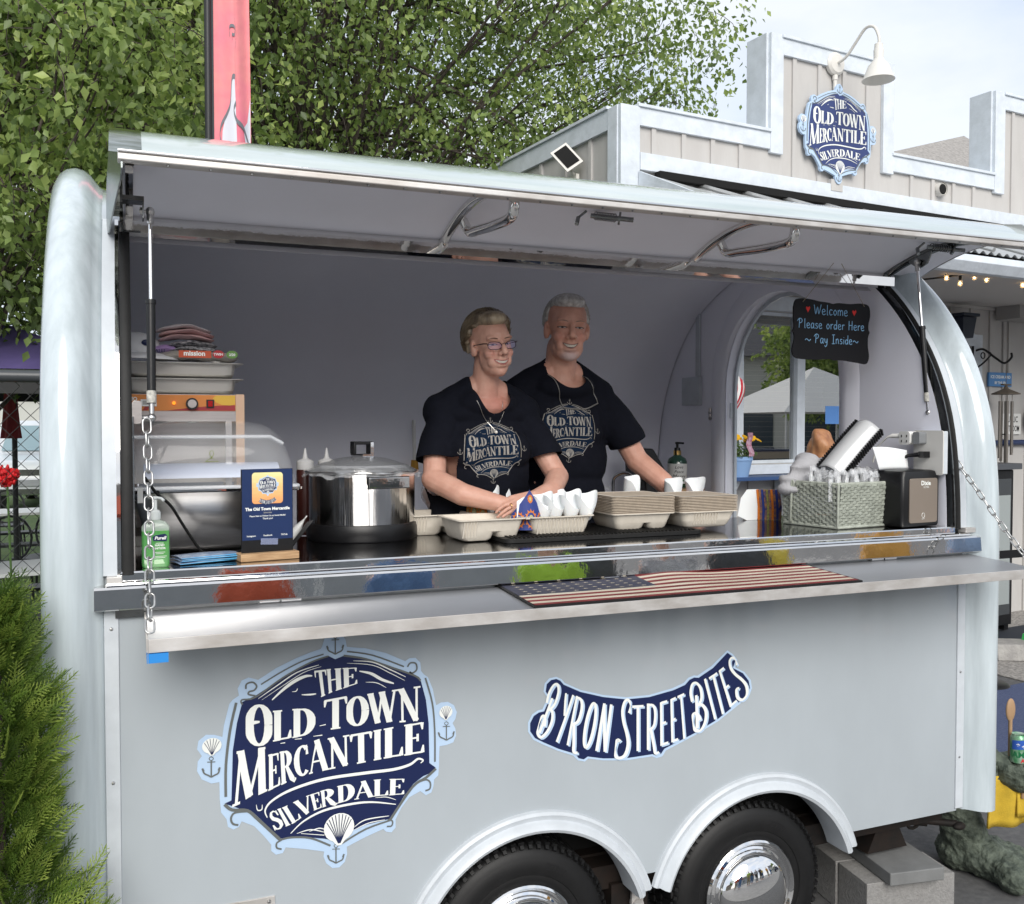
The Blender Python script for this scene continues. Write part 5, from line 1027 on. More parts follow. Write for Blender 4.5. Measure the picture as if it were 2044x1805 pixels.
# hand sanitiser
t = thing_at('sanitizer_bottle', 'green pump bottle of hand sanitizer in front of the steel post', 'bottle', (.068, .068, CZ))
GEL = mat('green_gel', (.16, .50, .14), .06, alpha=.72, spec=.9, coat=1, c2=(.07, .34, .08), vscale=14, stretch=(1, 1, .3)); CLR = mat('clear_plastic', (.60, .70, .62), .05, alpha=.42, spec=1)
b = B(); rr_loft(b, [(.033, .018, .008, .0), (.036, .020, .008, .006), (.036, .020, .008, .098), (.0355, .0198, .008, .104)]); b.build('gel', GEL, t, smooth=50)
b = B(); rr_loft(b, [(.0365, .0205, .008, .100), (.036, .020, .008, .112), (.026, .017, .010, .124), (.012, .012, .0118, .130)], cap0=False); b.build('shoulder', CLR, t, smooth=50)
b = B(); b.lathe([(.0125, .129), (.0135, .131), (.0135, .152), (.010, .155), (.0055, .157), (.0055, .185), (.009, .187), (.009, .192), (.001, .194)], n=20); b.tube([(0, 0, .190), (.016, -.016, .188), (.022, -.022, .182)], .004, 8)
for k in range(18): a = k / 18 * 2 * PI; b.box((.0137 * math.cos(a), .0137 * math.sin(a), .141), (.0012, .0012, .018), a)
b.build('pump', mat('pump_white', (.62, .66, .66), .3, alpha=.9), t, smooth=40)
b = B(); b.prism([(-.006, .073), (.028, .071), (.030, .086), (.024, .092), (-.002, .088), (-.008, .084)], -.0212, -.0206, 'y'); lb = b.build('label_badge', NAVY, t)
b = B(); text_mesh(b, 'Purell', .0125, lambda x, y: (.0115 + x, -.0216, .0765 + y), shear=.25, bold=.0004); b.build('label_text', VWHITE, t)
b = B(); text_mesh(b, 'HAND', .0085, lambda x, y: (.010 + x, -.0209, .058 + y), bold=.0002); text_mesh(b, 'SANITIZER', .0072, lambda x, y: (.008 + x, -.0209, .050 + y), bold=.0002)
for z, wd in ((.066, .010), (.041, .014), (.037, .010), (.030, .018), (.026, .014)): b.add([(.010 - wd, -.0209, z), (.010 + wd, -.0209, z), (.010 + wd, -.0209, z + .0012), (.010 - wd, -.0209, z + .0012)], [(0, 1, 2, 3)])
b.build('small_print', VWHITE, t)
# brochures
BRO = mat('brochure_print', (.10, .20, .42), .25, c2=(.42, .50, .60), vscale=26, stretch=(1, 2.5, 1)); BRE = mat('brochure_edge', (.08, .38, .66), .4)
cols = []
t0 = thing('brochure', 'top brochure of the blue stack beside the hand sanitizer', 'brochure', (.205, .13, CZ + .018), R(14), 'blue brochures beside the sanitizer')
b = B(); b.grid(lambda u, v: ((u - .5) * .17, (v - .5) * .095, .0022 * math.sin(u * 3) + .002 * math.sin(v * 4)), 8, 4); b.build('cover', BRO, t0, solid=.0014)
b = B(); b.add([(-.084, -.0478, -.0006), (.084, -.0478, .0004), (.084, -.0474, .0030), (-.084, -.0474, .0008)], [(0, 1, 2, 3)]); b.build('edge', BRE, t0)
for k, (dx, dy, dz, dr, lab) in enumerate([(.006, -.003, -.004, -3, 'second brochure from the top of the blue stack'), (-.004, .002, -.0075, 4, 'third brochure from the top of the blue stack'), (.004, .003, -.011, -6, 'fourth brochure down in the blue stack'), (-.006, -.002, -.015, 2, 'bottom brochure of the blue stack on the counter')]):
    c = copy_tree(t0); c.location = (.205 + dx, .13 + dy, CZ + .018 + dz); c.rotation_euler = (0, 0, R(14 + dr)); c['label'] = lab
# social media sign
t = thing_at('table_sign', 'small navy sign in a wooden stand with a sunset logo panel', 'sign', (.372, .098, CZ), R(9))
OAK = mat('oak', (.50, .33, .18), .6, c2=(.34, .20, .10), vscale=20, stretch=(1, 8, 8), bump=.2, bscale=60)
b = B(); b.box2((-.085, -.03, 0), (.085, .03, .022)); b.build('wooden_base', OAK, t, bevel=.002)
b = B(); b.box2((-.075, -.003, .022), (.075, .003, .262)); b.build('board', BLACK, t)
POST = mat('poster_navy', (.012, .028, .095), .35)
b = B(); b.box2((-.0735, -.0042, .058), (.0735, -.0031, .2615)); ps = b.build('poster', POST, t)
SUNS = bpy.data.materials.new('sunset_print'); SUNS.use_nodes = True
_n = SUNS.node_tree.nodes; _l = SUNS.node_tree.links; _t = _n.new('ShaderNodeTexCoord'); _s = _n.new('ShaderNodeSeparateXYZ'); _m = _n.new('ShaderNodeMapRange'); _m.inputs['From Min'].default_value = .165; _m.inputs['From Max'].default_value = .255
_r = _n.new('ShaderNodeValToRGB'); _nz = _n.new('ShaderNodeTexNoise'); _nz.inputs['Scale'].default_value = 60; _mp = _n.new('ShaderNodeMapping'); _mp.inputs['Scale'].default_value = (.4, 1, 4); _a = _n.new('ShaderNodeMath'); _a.operation = 'MULTIPLY_ADD'; _a.inputs[1].default_value = .35
_r.color_ramp.elements[0].color = (.75, .32, .12, 1); _r.color_ramp.elements[1].color = (.80, .74, .36, 1); e_ = _r.color_ramp.elements.new(.5); e_.color = (.80, .50, .20, 1)
_l.new(_t.outputs['Object'], _s.inputs[0]); _l.new(_s.outputs['Z'], _m.inputs['Value']); _l.new(_t.outputs['Object'], _mp.inputs[0]); _l.new(_mp.outputs[0], _nz.inputs['Vector']); _l.new(_nz.outputs[0], _a.inputs[0]); _l.new(_m.outputs[0], _a.inputs[2]); _l.new(_a.outputs[0], _r.inputs[0]); _l.new(_r.outputs[0], _n['Principled BSDF'].inputs['Base Color'])
_sb = _n.new('ShaderNodeMath'); _sb.operation = 'SUBTRACT'; _sb.inputs[1].default_value = .17; _l.new(_a.outputs[0], _sb.inputs[0]); _l.new(_sb.outputs[0], _r.inputs[0])
b = B(); b.prism(rrect(-.045, .162, .045, .252, .009), -.0052, -.0046, 'y'); ic = b.build('logo_panel', SUNS, t)
lg = empty('logo_print'); lg.parent = t; logo_art(lambda u, v, e: (u * .088, -.0056 - e * .06, .214 + v * .088), lg, (LBLUE, NAVY, VGREY, VWHITE), lines=False)
b = B(); fill(b, [((p[0] - 1.57) * .062, (p[1] - 1.0) * .062) for p in LG['b_navy']], lambda x, z, e: (x, -.0056, .172 + z)); bn = b.build('banner_print', NAVY, t)
b = B()
for kk, (tt, bo) in LG['bwords'].items(): word(b, {'B2': 'B'}.get(kk, kk), tt, bo, lambda u, v, e: ((u - 1.57) * .062, -.0060, .172 + (v - 1.0) * .062), font=GM, gap=.06, asp=.42)
b.build('banner_letters', VWHITE, bn, normals=False)
b = B(); text_mesh(b, 'The Old Town Mercantile', .0122, lambda x, y: (x, -.0048, .143 + y), bold=.0005); text_mesh(b, 'Please Scan to Follow Us on Social Media!', .0062, lambda x, y: (x, -.0048, .125 + y), bold=.0001); text_mesh(b, 'Thank you!', .0066, lambda x, y: (x, -.0048, .117 + y), bold=.0001)
for x, s_ in ((-.048, 'Instagram'), (0, 'Facebook'), (.048, 'TikTok')): text_mesh(b, s_, .0066, lambda X, y: (x + X, -.0048, .068 + y), bold=.0001)
b.build('poster_text', VWHITE, t, normals=False)
b = B(); text_mesh(b, 'Silverdale', .0064, lambda x, y: (x, -.0048, .134 + y), bold=.0001); b.build('town_text', mat('muted_gold', (.35, .33, .30), .4), t, normals=False)
b = B(); b.box((0.004, -.0056, .052), (.05, .0006, .018), Matrix.Rotation(.06, 3, 'Y')); b.build('tape', mat('clear_tape', (.35, .40, .60), .2, alpha=.35), t)
# slow cooker
t = thing_at('slow_cooker', 'round steel slow cooker with a glass lid wrapped in film', 'slow cooker', (.752, .535, CZ), R(8))
b = B(); b.lathe([(.186, .0), (.190, .006), (.190, .04), (.185, .054), (.18, .055)], n=72); b.build('base', BLACK, t, smooth=40)
b = B(); b.lathe([(.180, .054), (.182, .058), (.182, .222), (.184, .226), (.170, .228)], n=96, cap=False)
COOK = mat('cooker_steel', (.80, .79, .78), .16, 1, var=.15, vscale=30, stretch=(4, 4, .06), bump=.25, bscale=9, bdist=.012)
b.build('steel_wall', COOK, t, smooth=40)
GLID = mat('wet_glass_lid', (.30, .31, .32), .12, alpha=.55, spec=1, coat=1, bump=1, bscale=170, bdist=.003)
b = B(); b.lathe([(.192, .224), (.194, .229), (.175, .240), (.14, .256), (.09, .272), (.04, .280), (.001, .282)], n=64, cap=False); b.build('glass_lid', GLID, t, smooth=60)
b = B(); b.ring([(.191 * math.cos(a), .191 * math.sin(a), .2285 + .002 * math.sin(a * 9)) for a in np.linspace(0, 2 * PI, 73)[:-1]], .0045, 6); b.build('lid_rim', STEEL, t, smooth=60)
rnd = random.Random(4); b = B()
FILM = mat('cling_film', (.70, .72, .75), .1, alpha=.34, spec=1, coat=1, bump=1, bscale=50, bdist=.01)
def film(u, v):
    a = 2 * PI * u; r_ = lerp(.155, .203, v) + .004 * math.sin(a * 13) * v + .003 * math.sin(a * 29) * v; return (r_ * math.cos(a), r_ * math.sin(a), .252 - .036 * v - .004 * math.sin(a * 17) * v - .005 * math.sin(a * 7) * v)
b.grid(film, 140, 5); b.build('film_wrap', FILM, t, smooth=60)
b = B(); hp = rrect(-.028, .284, .028, .326, .007); hin = rrect(-.020, .284, .020, .317, .004)
b.box2((-.036, -.02, .283), (.036, -.012 + .03, .288)); b.box2((-.036, -.02, .288), (-.027, .02, .328)); b.box2((.022, -.02, .288), (.036, .02, .328)); b.box2((-.036, -.02, .320), (.036, .02, .331)); b.build('lid_handle', BLACK, t, bevel=.004)
b = B(); b.box2((.0235, -.0225, .287), (.036, -.0205, .329)) ; b.box2((-.005, -.0225, .278), (.036, -.0205, .287)); b.build('handle_plate', CHROME, t, bevel=.001)
b = B(); b.box2((-.056, -.208, .180), (.088, -.200, .216)); b.build('side_handle', CHROME, t, bevel=.002)
b = B(); b.box2((-.058, -.2005, .178), (.090, -.199, .218)); b.box2((-.05, -.199, .19), (-.03, -.172, .206)); b.box2((.062, -.199, .19), (.082, -.165, .206)); b.build('handle_frame', BLACK, t)
b = B(); b.grid(lambda u, v: (.20 * math.cos(R(4 + 24 * v)), .20 * math.sin(R(4 + 24 * v)), .02 + .15 * u), 2, 6); b.build('side_cover', BLACK, t, solid=.006)
# sauce bottles
def sauce(x, y, fillc, nm, label):
    t = thing_at('squeeze_bottle', label, 'bottle', (x, y, CZ), group='squeeze bottles behind the slow cooker')
    b = B(); b.lathe([(.030, 0), (.031, .004), (.031, .225), (.029, .232)], n=24); b.build('bottle', mat(nm, fillc, .3, coat=.4), t, smooth=40)
    b = B(); b.lathe([(.029, .230), (.030, .232), (.030, .258), (.024, .264), (.014, .267), (.009, .272), (.003, .305), (.001, .306)], n=24); b.build('nozzle_cap', mat('cap_white', (.50, .50, .50), .5), t, smooth=40)
sauce(.582, .68, (.045, .012, .010), 'dark_red_sauce', 'squeeze bottle of dark red sauce beside the slow cooker, with a white nozzle')
sauce(.662, .70, (.022, .024, .012), 'dark_sauce', 'squeeze bottle of dark green-black sauce behind the slow cooker')
# tongs on a white spoon rest
t = thing_at('spoon_rest', 'white plastic spoon rest with black utensils beside the slow cooker', 'spoon rest', (.488, .30, CZ))
b = B(); M_ = Matrix.Rotation(R(35), 3, 'Y'); b.grid(lambda u, v: tuple(Vector((.0, 0, .055)) + M_ @ Vector(((v - .5) * .03 * math.sin(PI * min(1, u * 1.0 + .12)), .01 - .012 * (1 - (2 * v - 1) ** 2), (u - .5) * .115))), 12, 6); b.build('rest', mat('white_plastic', (.72, .72, .70), .4), t, smooth=70, solid=.003)
b = B()
for k in range(3): b.tube([(-.03 + k * .006, -.02, .005 + .002 * k), (.035 + k * .007, -.015, .085 + .002 * k)], .003, 6)
b.build('utensil', BLACK, t)
# clamshell boxes
PULP = mat('moulded_pulp', (.66, .61, .53), .85, c2=(.60, .55, .47), vscale=40, bump=.5, bscale=260, bdist=.001)
def clam_half(b, cx, cy, hx, hy, z0=0, h=.072, feet=2):
    rr_loft(b, [(hx, hy, .02, z0 + h - .003, cx, cy), (hx, hy, .02, z0 + h, cx, cy), (hx - .012, hy - .012, .02, z0 + h, cx, cy), (hx - .016, hy - .016, .02, z0 + h - .006, cx, cy), (hx - .026, hy - .026, .02, z0 + .030, cx, cy), (hx - .034, hy - .034, .02, z0 + .024, cx, cy)], cap0=False, cap1=True)
    rr_loft(b, [(hx, hy, .02, z0 + h - .003, cx, cy), (hx - .010, hy - .010, .02, z0 + h - .004, cx, cy), (hx - .020, hy - .020, .02, z0 + h * .42, cx, cy)], cap0=False, cap1=True)
    if feet == 2:
        for s, w_ in ((-1, (hx - .020) * .56), (1, (hx - .020) * .40)):
            c = cx + s * (hx - .020 - w_); rr_loft(b, [(w_, hy - .020, .018, z0 + h * .43, c, cy), (w_ - .006, hy - .027, .018, z0 + .008, c, cy), (w_ - .014, hy - .034, .016, z0, c, cy)], cap0=False)
    else: rr_loft(b, [(hx - .020, hy - .020, .018, z0 + h * .43, cx, cy), (hx - .028, hy - .028, .02, z0 + .008, cx, cy), (hx - .036, hy - .036, .02, z0, cx, cy)], cap0=False)
def ribs(b, cx, cy, hx, hy, h, xs):
    for x in xs: b.tube([(cx + x, cy - hy + .0085, h - .008), (cx + x, cy - hy + .0265, .012)], .0032, 6)
def clam(label, loc, rz):
    t = thing_at('clamshell_box', label, 'takeout box', loc, rz, 'open clamshell boxes on the counter')
    b = B(); clam_half(b, -.13, 0, .125, .112); ribs(b, -.13, 0, .125, .112, .072, [-.10 + .011 * k for k in range(5)]); b.build('lid', PULP, t, smooth=45)
    b = B(); clam_half(b, .13, 0, .125, .112, feet=1); ribs(b, .13, 0, .125, .112, .072, [-.09 + .0135 * k for k in range(14)]); b.build('tray', PULP, t, smooth=45)
    b = B(); b.box2((-.008, -.10, .066), (.008, .10, .0705)); b.build('hinge', PULP, t)
    return t
clam('front open clamshell box, its right half full of white paper cones', (1.245, .33, CZ + .004), R(2))
clam('rear open clamshell box behind the front one, holding a patterned cone', (1.145, .575, CZ + .001), R(2))
t = thing_at('bar_mat', 'black ribbed rubber bar mat under the takeout boxes', 'mat', (1.50, .33, CZ))
b = B(); b.prism(rrect(-.36, -.17, .40, .20, .03), 0, .014, 'z'); b.build('base', RUBBER, t, bevel=.003)
b = B()
for k in range(46): b.box((-.33 + k * .0155, .0, .016), (.006, .32, .004))
tag(b.build('rib', RUBBER, t), kind='stuff')
# stacks of open clamshells
def stack(label, x, y, rz, hx, hy, n, feet, ribx=None):
    t = thing_at('clamshell_stack', label, 'takeout boxes', (x, y, CZ + .014), rz, 'stacks of open clamshell boxes')
    b = B(); clam_half(b, 0, 0, hx, hy, h=.060, feet=feet)
    if ribx: ribs(b, 0, 0, hx, hy, .060, ribx)
    b.build('bottom_box', PULP, t, smooth=45)
    b = B(); rnd = random.Random(int(x * 100))
    for k in range(n):
        z = .0602 + k * .0056; d = rnd.uniform(-.0012, .0012); rr_loft(b, [(hx + d, hy, .02, z), (hx + d, hy, .02, z + .0028), (hx - .009, hy - .009, .02, z + .0032), (hx - .009, hy - .009, .02, z + .0056)], cap0=True, cap1=(k == n - 1))
    tag(b.build('nested_rim', mat('pulp_edge', (.50, .42, .33), .9, var=.2, vscale=60), t), kind='stuff')
    b = B(); rr_loft(b, [(hx, hy, .02, .0602 + n * .0056), (hx - .012, hy - .012, .02, .0602 + n * .0056 + .001), (hx - .028, hy - .028, .02, .0602 + n * .0056 - .02)], cap0=False, cap1=True); b.build('top_box', PULP, t, smooth=45)
stack('left stack of nested takeout boxes, two feet showing underneath', 1.702, .345, R(-1), .127, .118, 11, 2)
stack('right stack of nested takeout boxes, ribbed underneath, beside the other stack', 1.962, .325, R(1), .125, .115, 10, 1, [-.06 + .012 * k for k in range(9)])
# paper cones
PAP = mat('white_paper', (.80, .82, .83), .65, sss=.05, bump=.15, bscale=30)
def cone_mesh(t):
    b = B()
    def f(u, v):
        a = 2 * PI * u; r_ = lerp(.014, .040, v ** .7); pt = max(0, math.cos(a - R(20))) ** 6
        ft = max(0, math.cos(a + PI / 2 - R(15))) ** 2
        return (r_ * math.cos(a) * (1 + .18 * pt * v) + .002, r_ * math.sin(a) * .9, .092 * v * (1 - .55 * ft + .14 * pt) + .004)
    b.grid(f, 36, 8); return b.build('paper_cup', PAP, t, smooth=80)
cone_spots = [(1.490, .285, -4), (1.432, .290, 6), (1.372, .292, 0), (1.325, .292, 8), (1.475, .36, 20), (1.41, .37, 12), (1.345, .375, 25), (1.21, .53, 5), (1.27, .535, 25), (1.30, .60, 12), (1.36, .44, 18)]
clab = ['white paper cone at the right end of the front box', 'white paper cone second from the right in the front box', 'white paper cone third from the right in the front box', 'white paper cone tucked against the patterned cone', 'white cone behind the rightmost front one', 'white cone in the middle of the back row of the front box', 'white cone at the left of the back row', 'large white cone at the left, in the rear box', 'white cone just right of the large left one, rear box', 'white cone at the back of the rear box', 'white cone between the two boxes']
c0 = None
for k, (x, y, rz) in enumerate(cone_spots):
    z = CZ + .045 + (.004 if k < 7 else 0)
    if c0 is None: c0 = thing('paper_cone', clab[0], 'paper cone', (x, y, z), R(rz), 'white paper cones in the takeout boxes'); cone_mesh(c0); c = c0
    else: c = copy_tree(c0); c.location = (x, y, z); c.rotation_euler = (0, 0, R(rz)); c['label'] = clab[k]
    if k >= 7: c.scale = (1.12,) * 3 if k == 7 else (1, 1, 1)
PBL = mat('pattern_blue', (.02, .04, .20), .6); POR = mat('pattern_orange', (.66, .24, .02), .6, c2=(.50, .10, .02), vscale=300); PTL = mat('pattern_teal', (.20, .34, .32), .6, c2=(.6, .45, .1), vscale=250)
POL = mat('pattern_olive', (.30, .28, .08), .6, c2=(.12, .12, .05), vscale=160)
def pat_cone(label, loc, rz, s, base):
    t = thing_at('patterned_cone', label, 'paper cone', loc, rz)
    def W3(x, z, e=0): return (x, -.010 + .5 * x * x * 18 - e + (z * .16), z)
    b = B(); fill_grid(b, [(-.042 * s, 0), (.040 * s, 0), (.034 * s, .03 * s), (.0, .088 * s), (-.038 * s, .035 * s)], lambda x, z, e: W3(x, z), .008); b.build('patterned_side', base, t, normals=False, solid=.0006)
    bo = B(); bt = B()
    for cx, cz, r_ in ((-.026, .022, .013), (.0, .024, .015), (.025, .022, .012), (0, .068, .007)):
        cx *= s; cz *= s; r_ *= s
        for a in range(12): bo.add([W3(cx + r_ * .7 * math.cos(a * PI / 6 - .2), cz + r_ * 1.1 * math.sin(a * PI / 6 - .2), .0010), W3(cx + r_ * .7 * math.cos(a * PI / 6 + .2), cz + r_ * 1.1 * math.sin(a * PI / 6 + .2), .0010), W3(cx + r_ * math.cos(a * PI / 6), cz + r_ * 1.55 * math.sin(a * PI / 6), .0010)], [(0, 1, 2)])
        fill(bo, [(cx + r_ * .78 * math.cos(a * PI / 8), cz + r_ * 1.2 * math.sin(a * PI / 8)) for a in range(16)], lambda x, z, e: W3(x, z, .0012)); fill(bt, [(cx + r_ * .4 * math.cos(a * PI / 6), cz + r_ * .62 * math.sin(a * PI / 6)) for a in range(12)], lambda x, z, e: W3(x, z, .0016))
    bo.build('medallion', POR, t, normals=False); bt.build('medallion_centre', PTL, t, normals=False)
    b = B(); b.grid(lambda u, v: (lerp(-.03, .045, u) * s, .012 + .012 * math.sin(PI * u), (.004 + .07 * v * (1 - .5 * abs(u - .3))) * s), 8, 4); b.build('paper_back', PAP, t, smooth=80, solid=.0006)
pat_cone('navy paper cone printed with orange medallions, left of the white cones', (1.272, .262, CZ + .030), R(-2), 1.55, PBL)
pat_cone('olive and gold printed cone in the rear box, by her hand', (1.155, .50, CZ + .045), R(-55), 1.3, POL)
# cones on the stacks
for (x, y, z, rz, lb) in ((1.80, .55, .145, 30, 'white paper cone lying on the back of the left stack'), (2.02, .60, .13, 10, 'left of two white cones poking up behind the right stack'), (2.13, .60, .13, -10, 'right of two white cones poking up behind the right stack')):
    c = copy_tree(c0); c.location = (x, y, CZ + z - .06); c.rotation_euler = (R(20), 0, R(rz)); c['label'] = lb; c['group'] = 'white paper cones behind the stacks'; c.scale = (1, 1, 1)
# sleeves nested on their side
t = thing_at('cone_sleeve_stack', 'nested printed paper sleeves lying on their side next to the wicker basket', 'paper sleeves', (2.36, .50, CZ))
b = B(); b.add([(-.075, 0, .02), (-.03, 0, .0), (.02, .0, .0), (.035, 0, .05), (.02, 0, .125), (-.03, 0, .125), (-.06, .0, .09)], [(0, 1, 2, 3, 4, 5, 6)]); b.build('white_sleeve', PAP, t, solid=.002)
for k in range(11):
    x = .012 + k * .0085; b = B(); b.add([(x, -.004 * k, .0), (x + .012, -.004 * k, .0), (x + .016, -.004 * k, .055), (x + .004, -.004 * k, .124), (x - .008, -.004 * k, .124), (x, -.004 * k, .055)], [(0, 1, 2, 3, 4, 5)]); b.build('printed_sleeve', [PBL, POR, POL][k % 3] if k % 2 else mat('pattern_mix', (.40, .20, .05), .6, c2=(.02, .03, .14), vscale=55), t, solid=.001)
# wicker basket
WICK = mat('sage_wicker', (.40, .425, .37), .7, c2=(.27, .29, .25), vscale=30, bump=.6, bscale=120, bdist=.002)
ang = math.atan2(.118 - .091, 2.692 - 2.437)
t = thing_at('wicker_basket', 'sage grey woven basket filled with wrapped cutlery', 'basket', (2.437, .091, CZ), ang)
def face(P0, P1, H0=.008, H1=.166, flare=.014):
    P0, P1 = Vector(P0), Vector(P1); d = (P1 - P0); Ln = d.length; d.normalize(); nrm = Vector((d.y, -d.x, 0)); rows = 15; st = 15
    for r_ in range(rows):
        b = B()
        for q_ in (0, 1):
            z = lerp(H0, H1, (r_ + .28 + .44 * q_) / rows); pts = []
            for k in range(st * 4 + 1):
                s = k / (st * 4); ph = 1 if ((int(s * st) + (r_ // 1)) % 2 == 0) else -1; w_ = math.sin((s * st % 1) * PI) * ph
                pts.append(P0 + d * (s * Ln) + nrm * (w_ * .0034 + flare * z / .16) + Vector((0, 0, z + .0006 * math.sin(s * 60 + r_))))
            b.tube(pts, .0026, 5, caps=False)
        b.build('woven_strand', WICK, t, smooth=70)
    b = B()
    for k in range(st): s = (k + .5) / st; p = P0 + d * (s * Ln); b.tube([p + Vector((0, 0, H0)), p + nrm * flare + Vector((0, 0, H1))], .0024, 5)
    b.build('stakes', WICK, t)
W_, D_ = .256, .255
face((0, 0, 0), (W_, 0, 0)); face((-.02, D_, 0), (0, 0, 0)); face((W_, 0, 0), (W_ + .01, D_, 0)); 
b = B(); b.tube([(-.02, D_, .168), (-.012, -.010, .168), (W_ + .012, -.010, .168), (W_ + .02, D_, .168), (-.02, D_, .168)], .0062, 8); b.build('top_rim', WICK, t, smooth=60)
b = B(); b.tube([(-.02, D_, .006), (-.002, -.004, .006), (W_ + .002, -.004, .006), (W_ + .01, D_, .006)], .0062, 8); b.tube([(-.002, -.002, .006), (-.011, -.012, .168)], .0055, 8); b.tube([(W_ + .001, -.002, .006), (W_ + .012, -.010, .168)], .0055, 8); b.build('corner_rope', WICK, t, smooth=60)
for x, y in ((-.034, .20), (W_ + .026, .012)):
    b = B(); b.tube([(x, y, .172), (x - .004, y - .004, .14), (x - .006, y, .02), (x + .02, y + .02, .008)], .005, 8); b.ring([(x, y + .012 * math.cos(a), .160 + .016 * math.sin(a)) for a in np.linspace(0, 2 * PI, 12)[:-1]], .003, 5); b.build('handle_cord', WICK, t, smooth=60)
b = B(); b.box2((-.005, .01, .004), (W_, D_, .02)); b.build('base_panel', WICK, t)
# cutlery packs, each its own thing
CPL = mat('crinkled_plastic', (.80, .82, .85), .08, alpha=.36, spec=1, coat=1, bump=1, bscale=60, bdist=.012)
rnd = random.Random(12); cp = None
for k in range(16):
    x = -.005 + (k % 8) * .034 + rnd.uniform(-.006, .006); y = .025 + (k // 8) * .09 + rnd.uniform(-.01, .01); rz = rnd.uniform(-.5, .5)
    ca, sa = math.cos(ang), math.sin(ang); loc = (2.437 + x * ca - y * sa, .091 + x * sa + y * ca, CZ + .10 + rnd.uniform(-.004, .012) + (k // 8) * .012)
    if cp is None:
        cp = thing('cutlery_pack', 'wrapped cutlery pack, first from the left in the front row of the basket', 'cutlery pack', loc, rz, 'wrapped cutlery packs in the basket'); c = cp
        b = B(); b.box((0, 0, .045), (.024, .006, .085)); b.build('napkin', PAP, cp)
        b = B()
        for q_ in (-1, 0, 1): b.tube([(.012 + q_ * .004, -.006, .0), (.014 + q_ * .006, -.007, .093)], .0024, 6)
        b.build('cutlery', BLACK, cp)
        b = B(); b.grid(lambda u, v: ((u - .5) * .052, -.010 + .004 * noise.noise(Vector((u * 9, v * 9, 1))) + .004 * math.sin(u * 14), .002 + v * .108 + .006 * math.sin(u * 11)), 12, 12); b.build('wrapper', CPL, cp, smooth=70)
    else:
        c = copy_tree(cp); c['label'] = 'wrapped cutlery pack, %s from the left in the %s row of the basket' % (('first', 'second', 'third', 'fourth', 'fifth', 'sixth', 'seventh', 'eighth')[k % 8], ('front', 'back')[k // 8]); c.location = loc; c.rotation_euler = (rnd.uniform(-.15, .1), rnd.uniform(-.2, .2), rz)
t = thing_at('plastic_bag', 'crumpled clear plastic bag heaped on the cutlery in the basket', 'plastic bag', (2.57, .20, CZ + .175))
b = B()
def bag(u, v):
    x = (u - .5) * .29; y = (v - .5) * .15; n_ = noise.noise(Vector((x * 30, y * 30, 0))) + .6 * noise.noise(Vector((x * 75, y * 75, 3))); m = (1 - (2 * u - 1) ** 4) * (1 - (2 * v - 1) ** 4)
    return (x, y, .012 + .035 * m + n_ * .018)
b.grid(bag, 44, 24); b.build('film', CPL, t, smooth=30)
# grey cloth, curved grey tray with black ridged edge
t = thing_at('grey_towel', 'bundled pale grey towel behind the cutlery basket', 'towel', (2.45, .30, CZ + .15))
b = B()
for x, y, z, r_ in ((0, 0, .02, .07), (-.05, .01, .03, .05), (.05, .0, .06, .055), (-.02, .0, .075, .06), (.03, .02, .095, .05), (-.065, .0, -.01, .04), (.08, .01, .085, .045)): b.ell((x, y, z), (r_, .05, r_ * .6), 14)
m_ = remesh(b, .006, 4); fold(m_, .022, 8); m_.materials.append(mat('grey_terry', (.40, .40, .42), .95, bump=.8, bscale=300, bdist=.003)); o = bpy.data.objects.new('towel_fold', m_); col.objects.link(o); o.parent = t
t = thing_at('curved_tray', 'curved pale grey plastic tray with black ridged edges, tilted over the basket', 'tray', (2.56, .19, CZ + .20))
GPL = mat('grey_plastic', (.50, .51, .52), .18, coat=.4)
Mt = Matrix.Translation((0.02, 0, .09)) @ Matrix.Rotation(R(-40), 4, 'Y') @ Matrix.Rotation(R(25), 4, 'X')
b = B(); b.M = Mt; b.grid(lambda u, v: (-.125 + .25 * u, -.052 + .104 * v, .028 * math.sin(v * PI) + .020 * math.sin(u * PI * .5)), 20, 12); b.build('shell', GPL, t, smooth=70, solid=.004)
for s in (-1, 1):
    b = B(); b.M = Mt
    for k in range(22): b.box((-.12 + .0115 * k, s * .056, -.006 + .02 * math.sin(k / 22 * PI * .5)), (.006, .012, .030))
    b.box((0, s * .054, .004), (.25, .004, .014)); b.build('ridged_edge', BLACK, t)
b = B(); b.ell((.045, .075, .0), (.075, .05, .055), 24); b.build('round_bowl', GPL, t, smooth=80)
# napkin dispenser
t = thing_at('napkin_dispenser', 'black napkin dispenser with a bronze front panel', 'napkin dispenser', (2.775, .115, CZ), R(5))
b = B(); rr_loft(b, [(.098, .08, .012, .004), (.102, .084, .014, .012), (.102, .084, .014, .190), (.092, .078, .02, .212), (.08, .07, .02, .216)]); b.build('housing', BLACK, t, smooth=40)
b = B(); b.prism(rrect(-.068, .018, .083, .186, .010), -.0875, -.083, 'y'); b.build('front_panel', mat('bronze_plate', (.36, .30, .25), .32, .6), t, bevel=.001)
b = B(); text_mesh(b, 'Dixie', .024, lambda x, y: (.018 + x, -.0882, .160 + y), bold=.0006); text_mesh(b, 'ULTRA', .010, lambda x, y: (.020 + x, -.0882, .149 + y)); text_mesh(b, 'napkins', .006, lambda x, y: (.005 + x, -.0882, .031 + y))
b.ring([(.005 + .0075 * math.cos(a), -.0885, .046 + .009 * math.sin(a)) for a in np.linspace(0, 2 * PI, 17)[:-1]], .0008, 4); b.build('front_print', VWHITE, t, normals=False)
t = thing_at('napkin', 'white napkin standing up behind the napkin dispenser', 'napkin', (2.735, .12, CZ + .217), R(8))
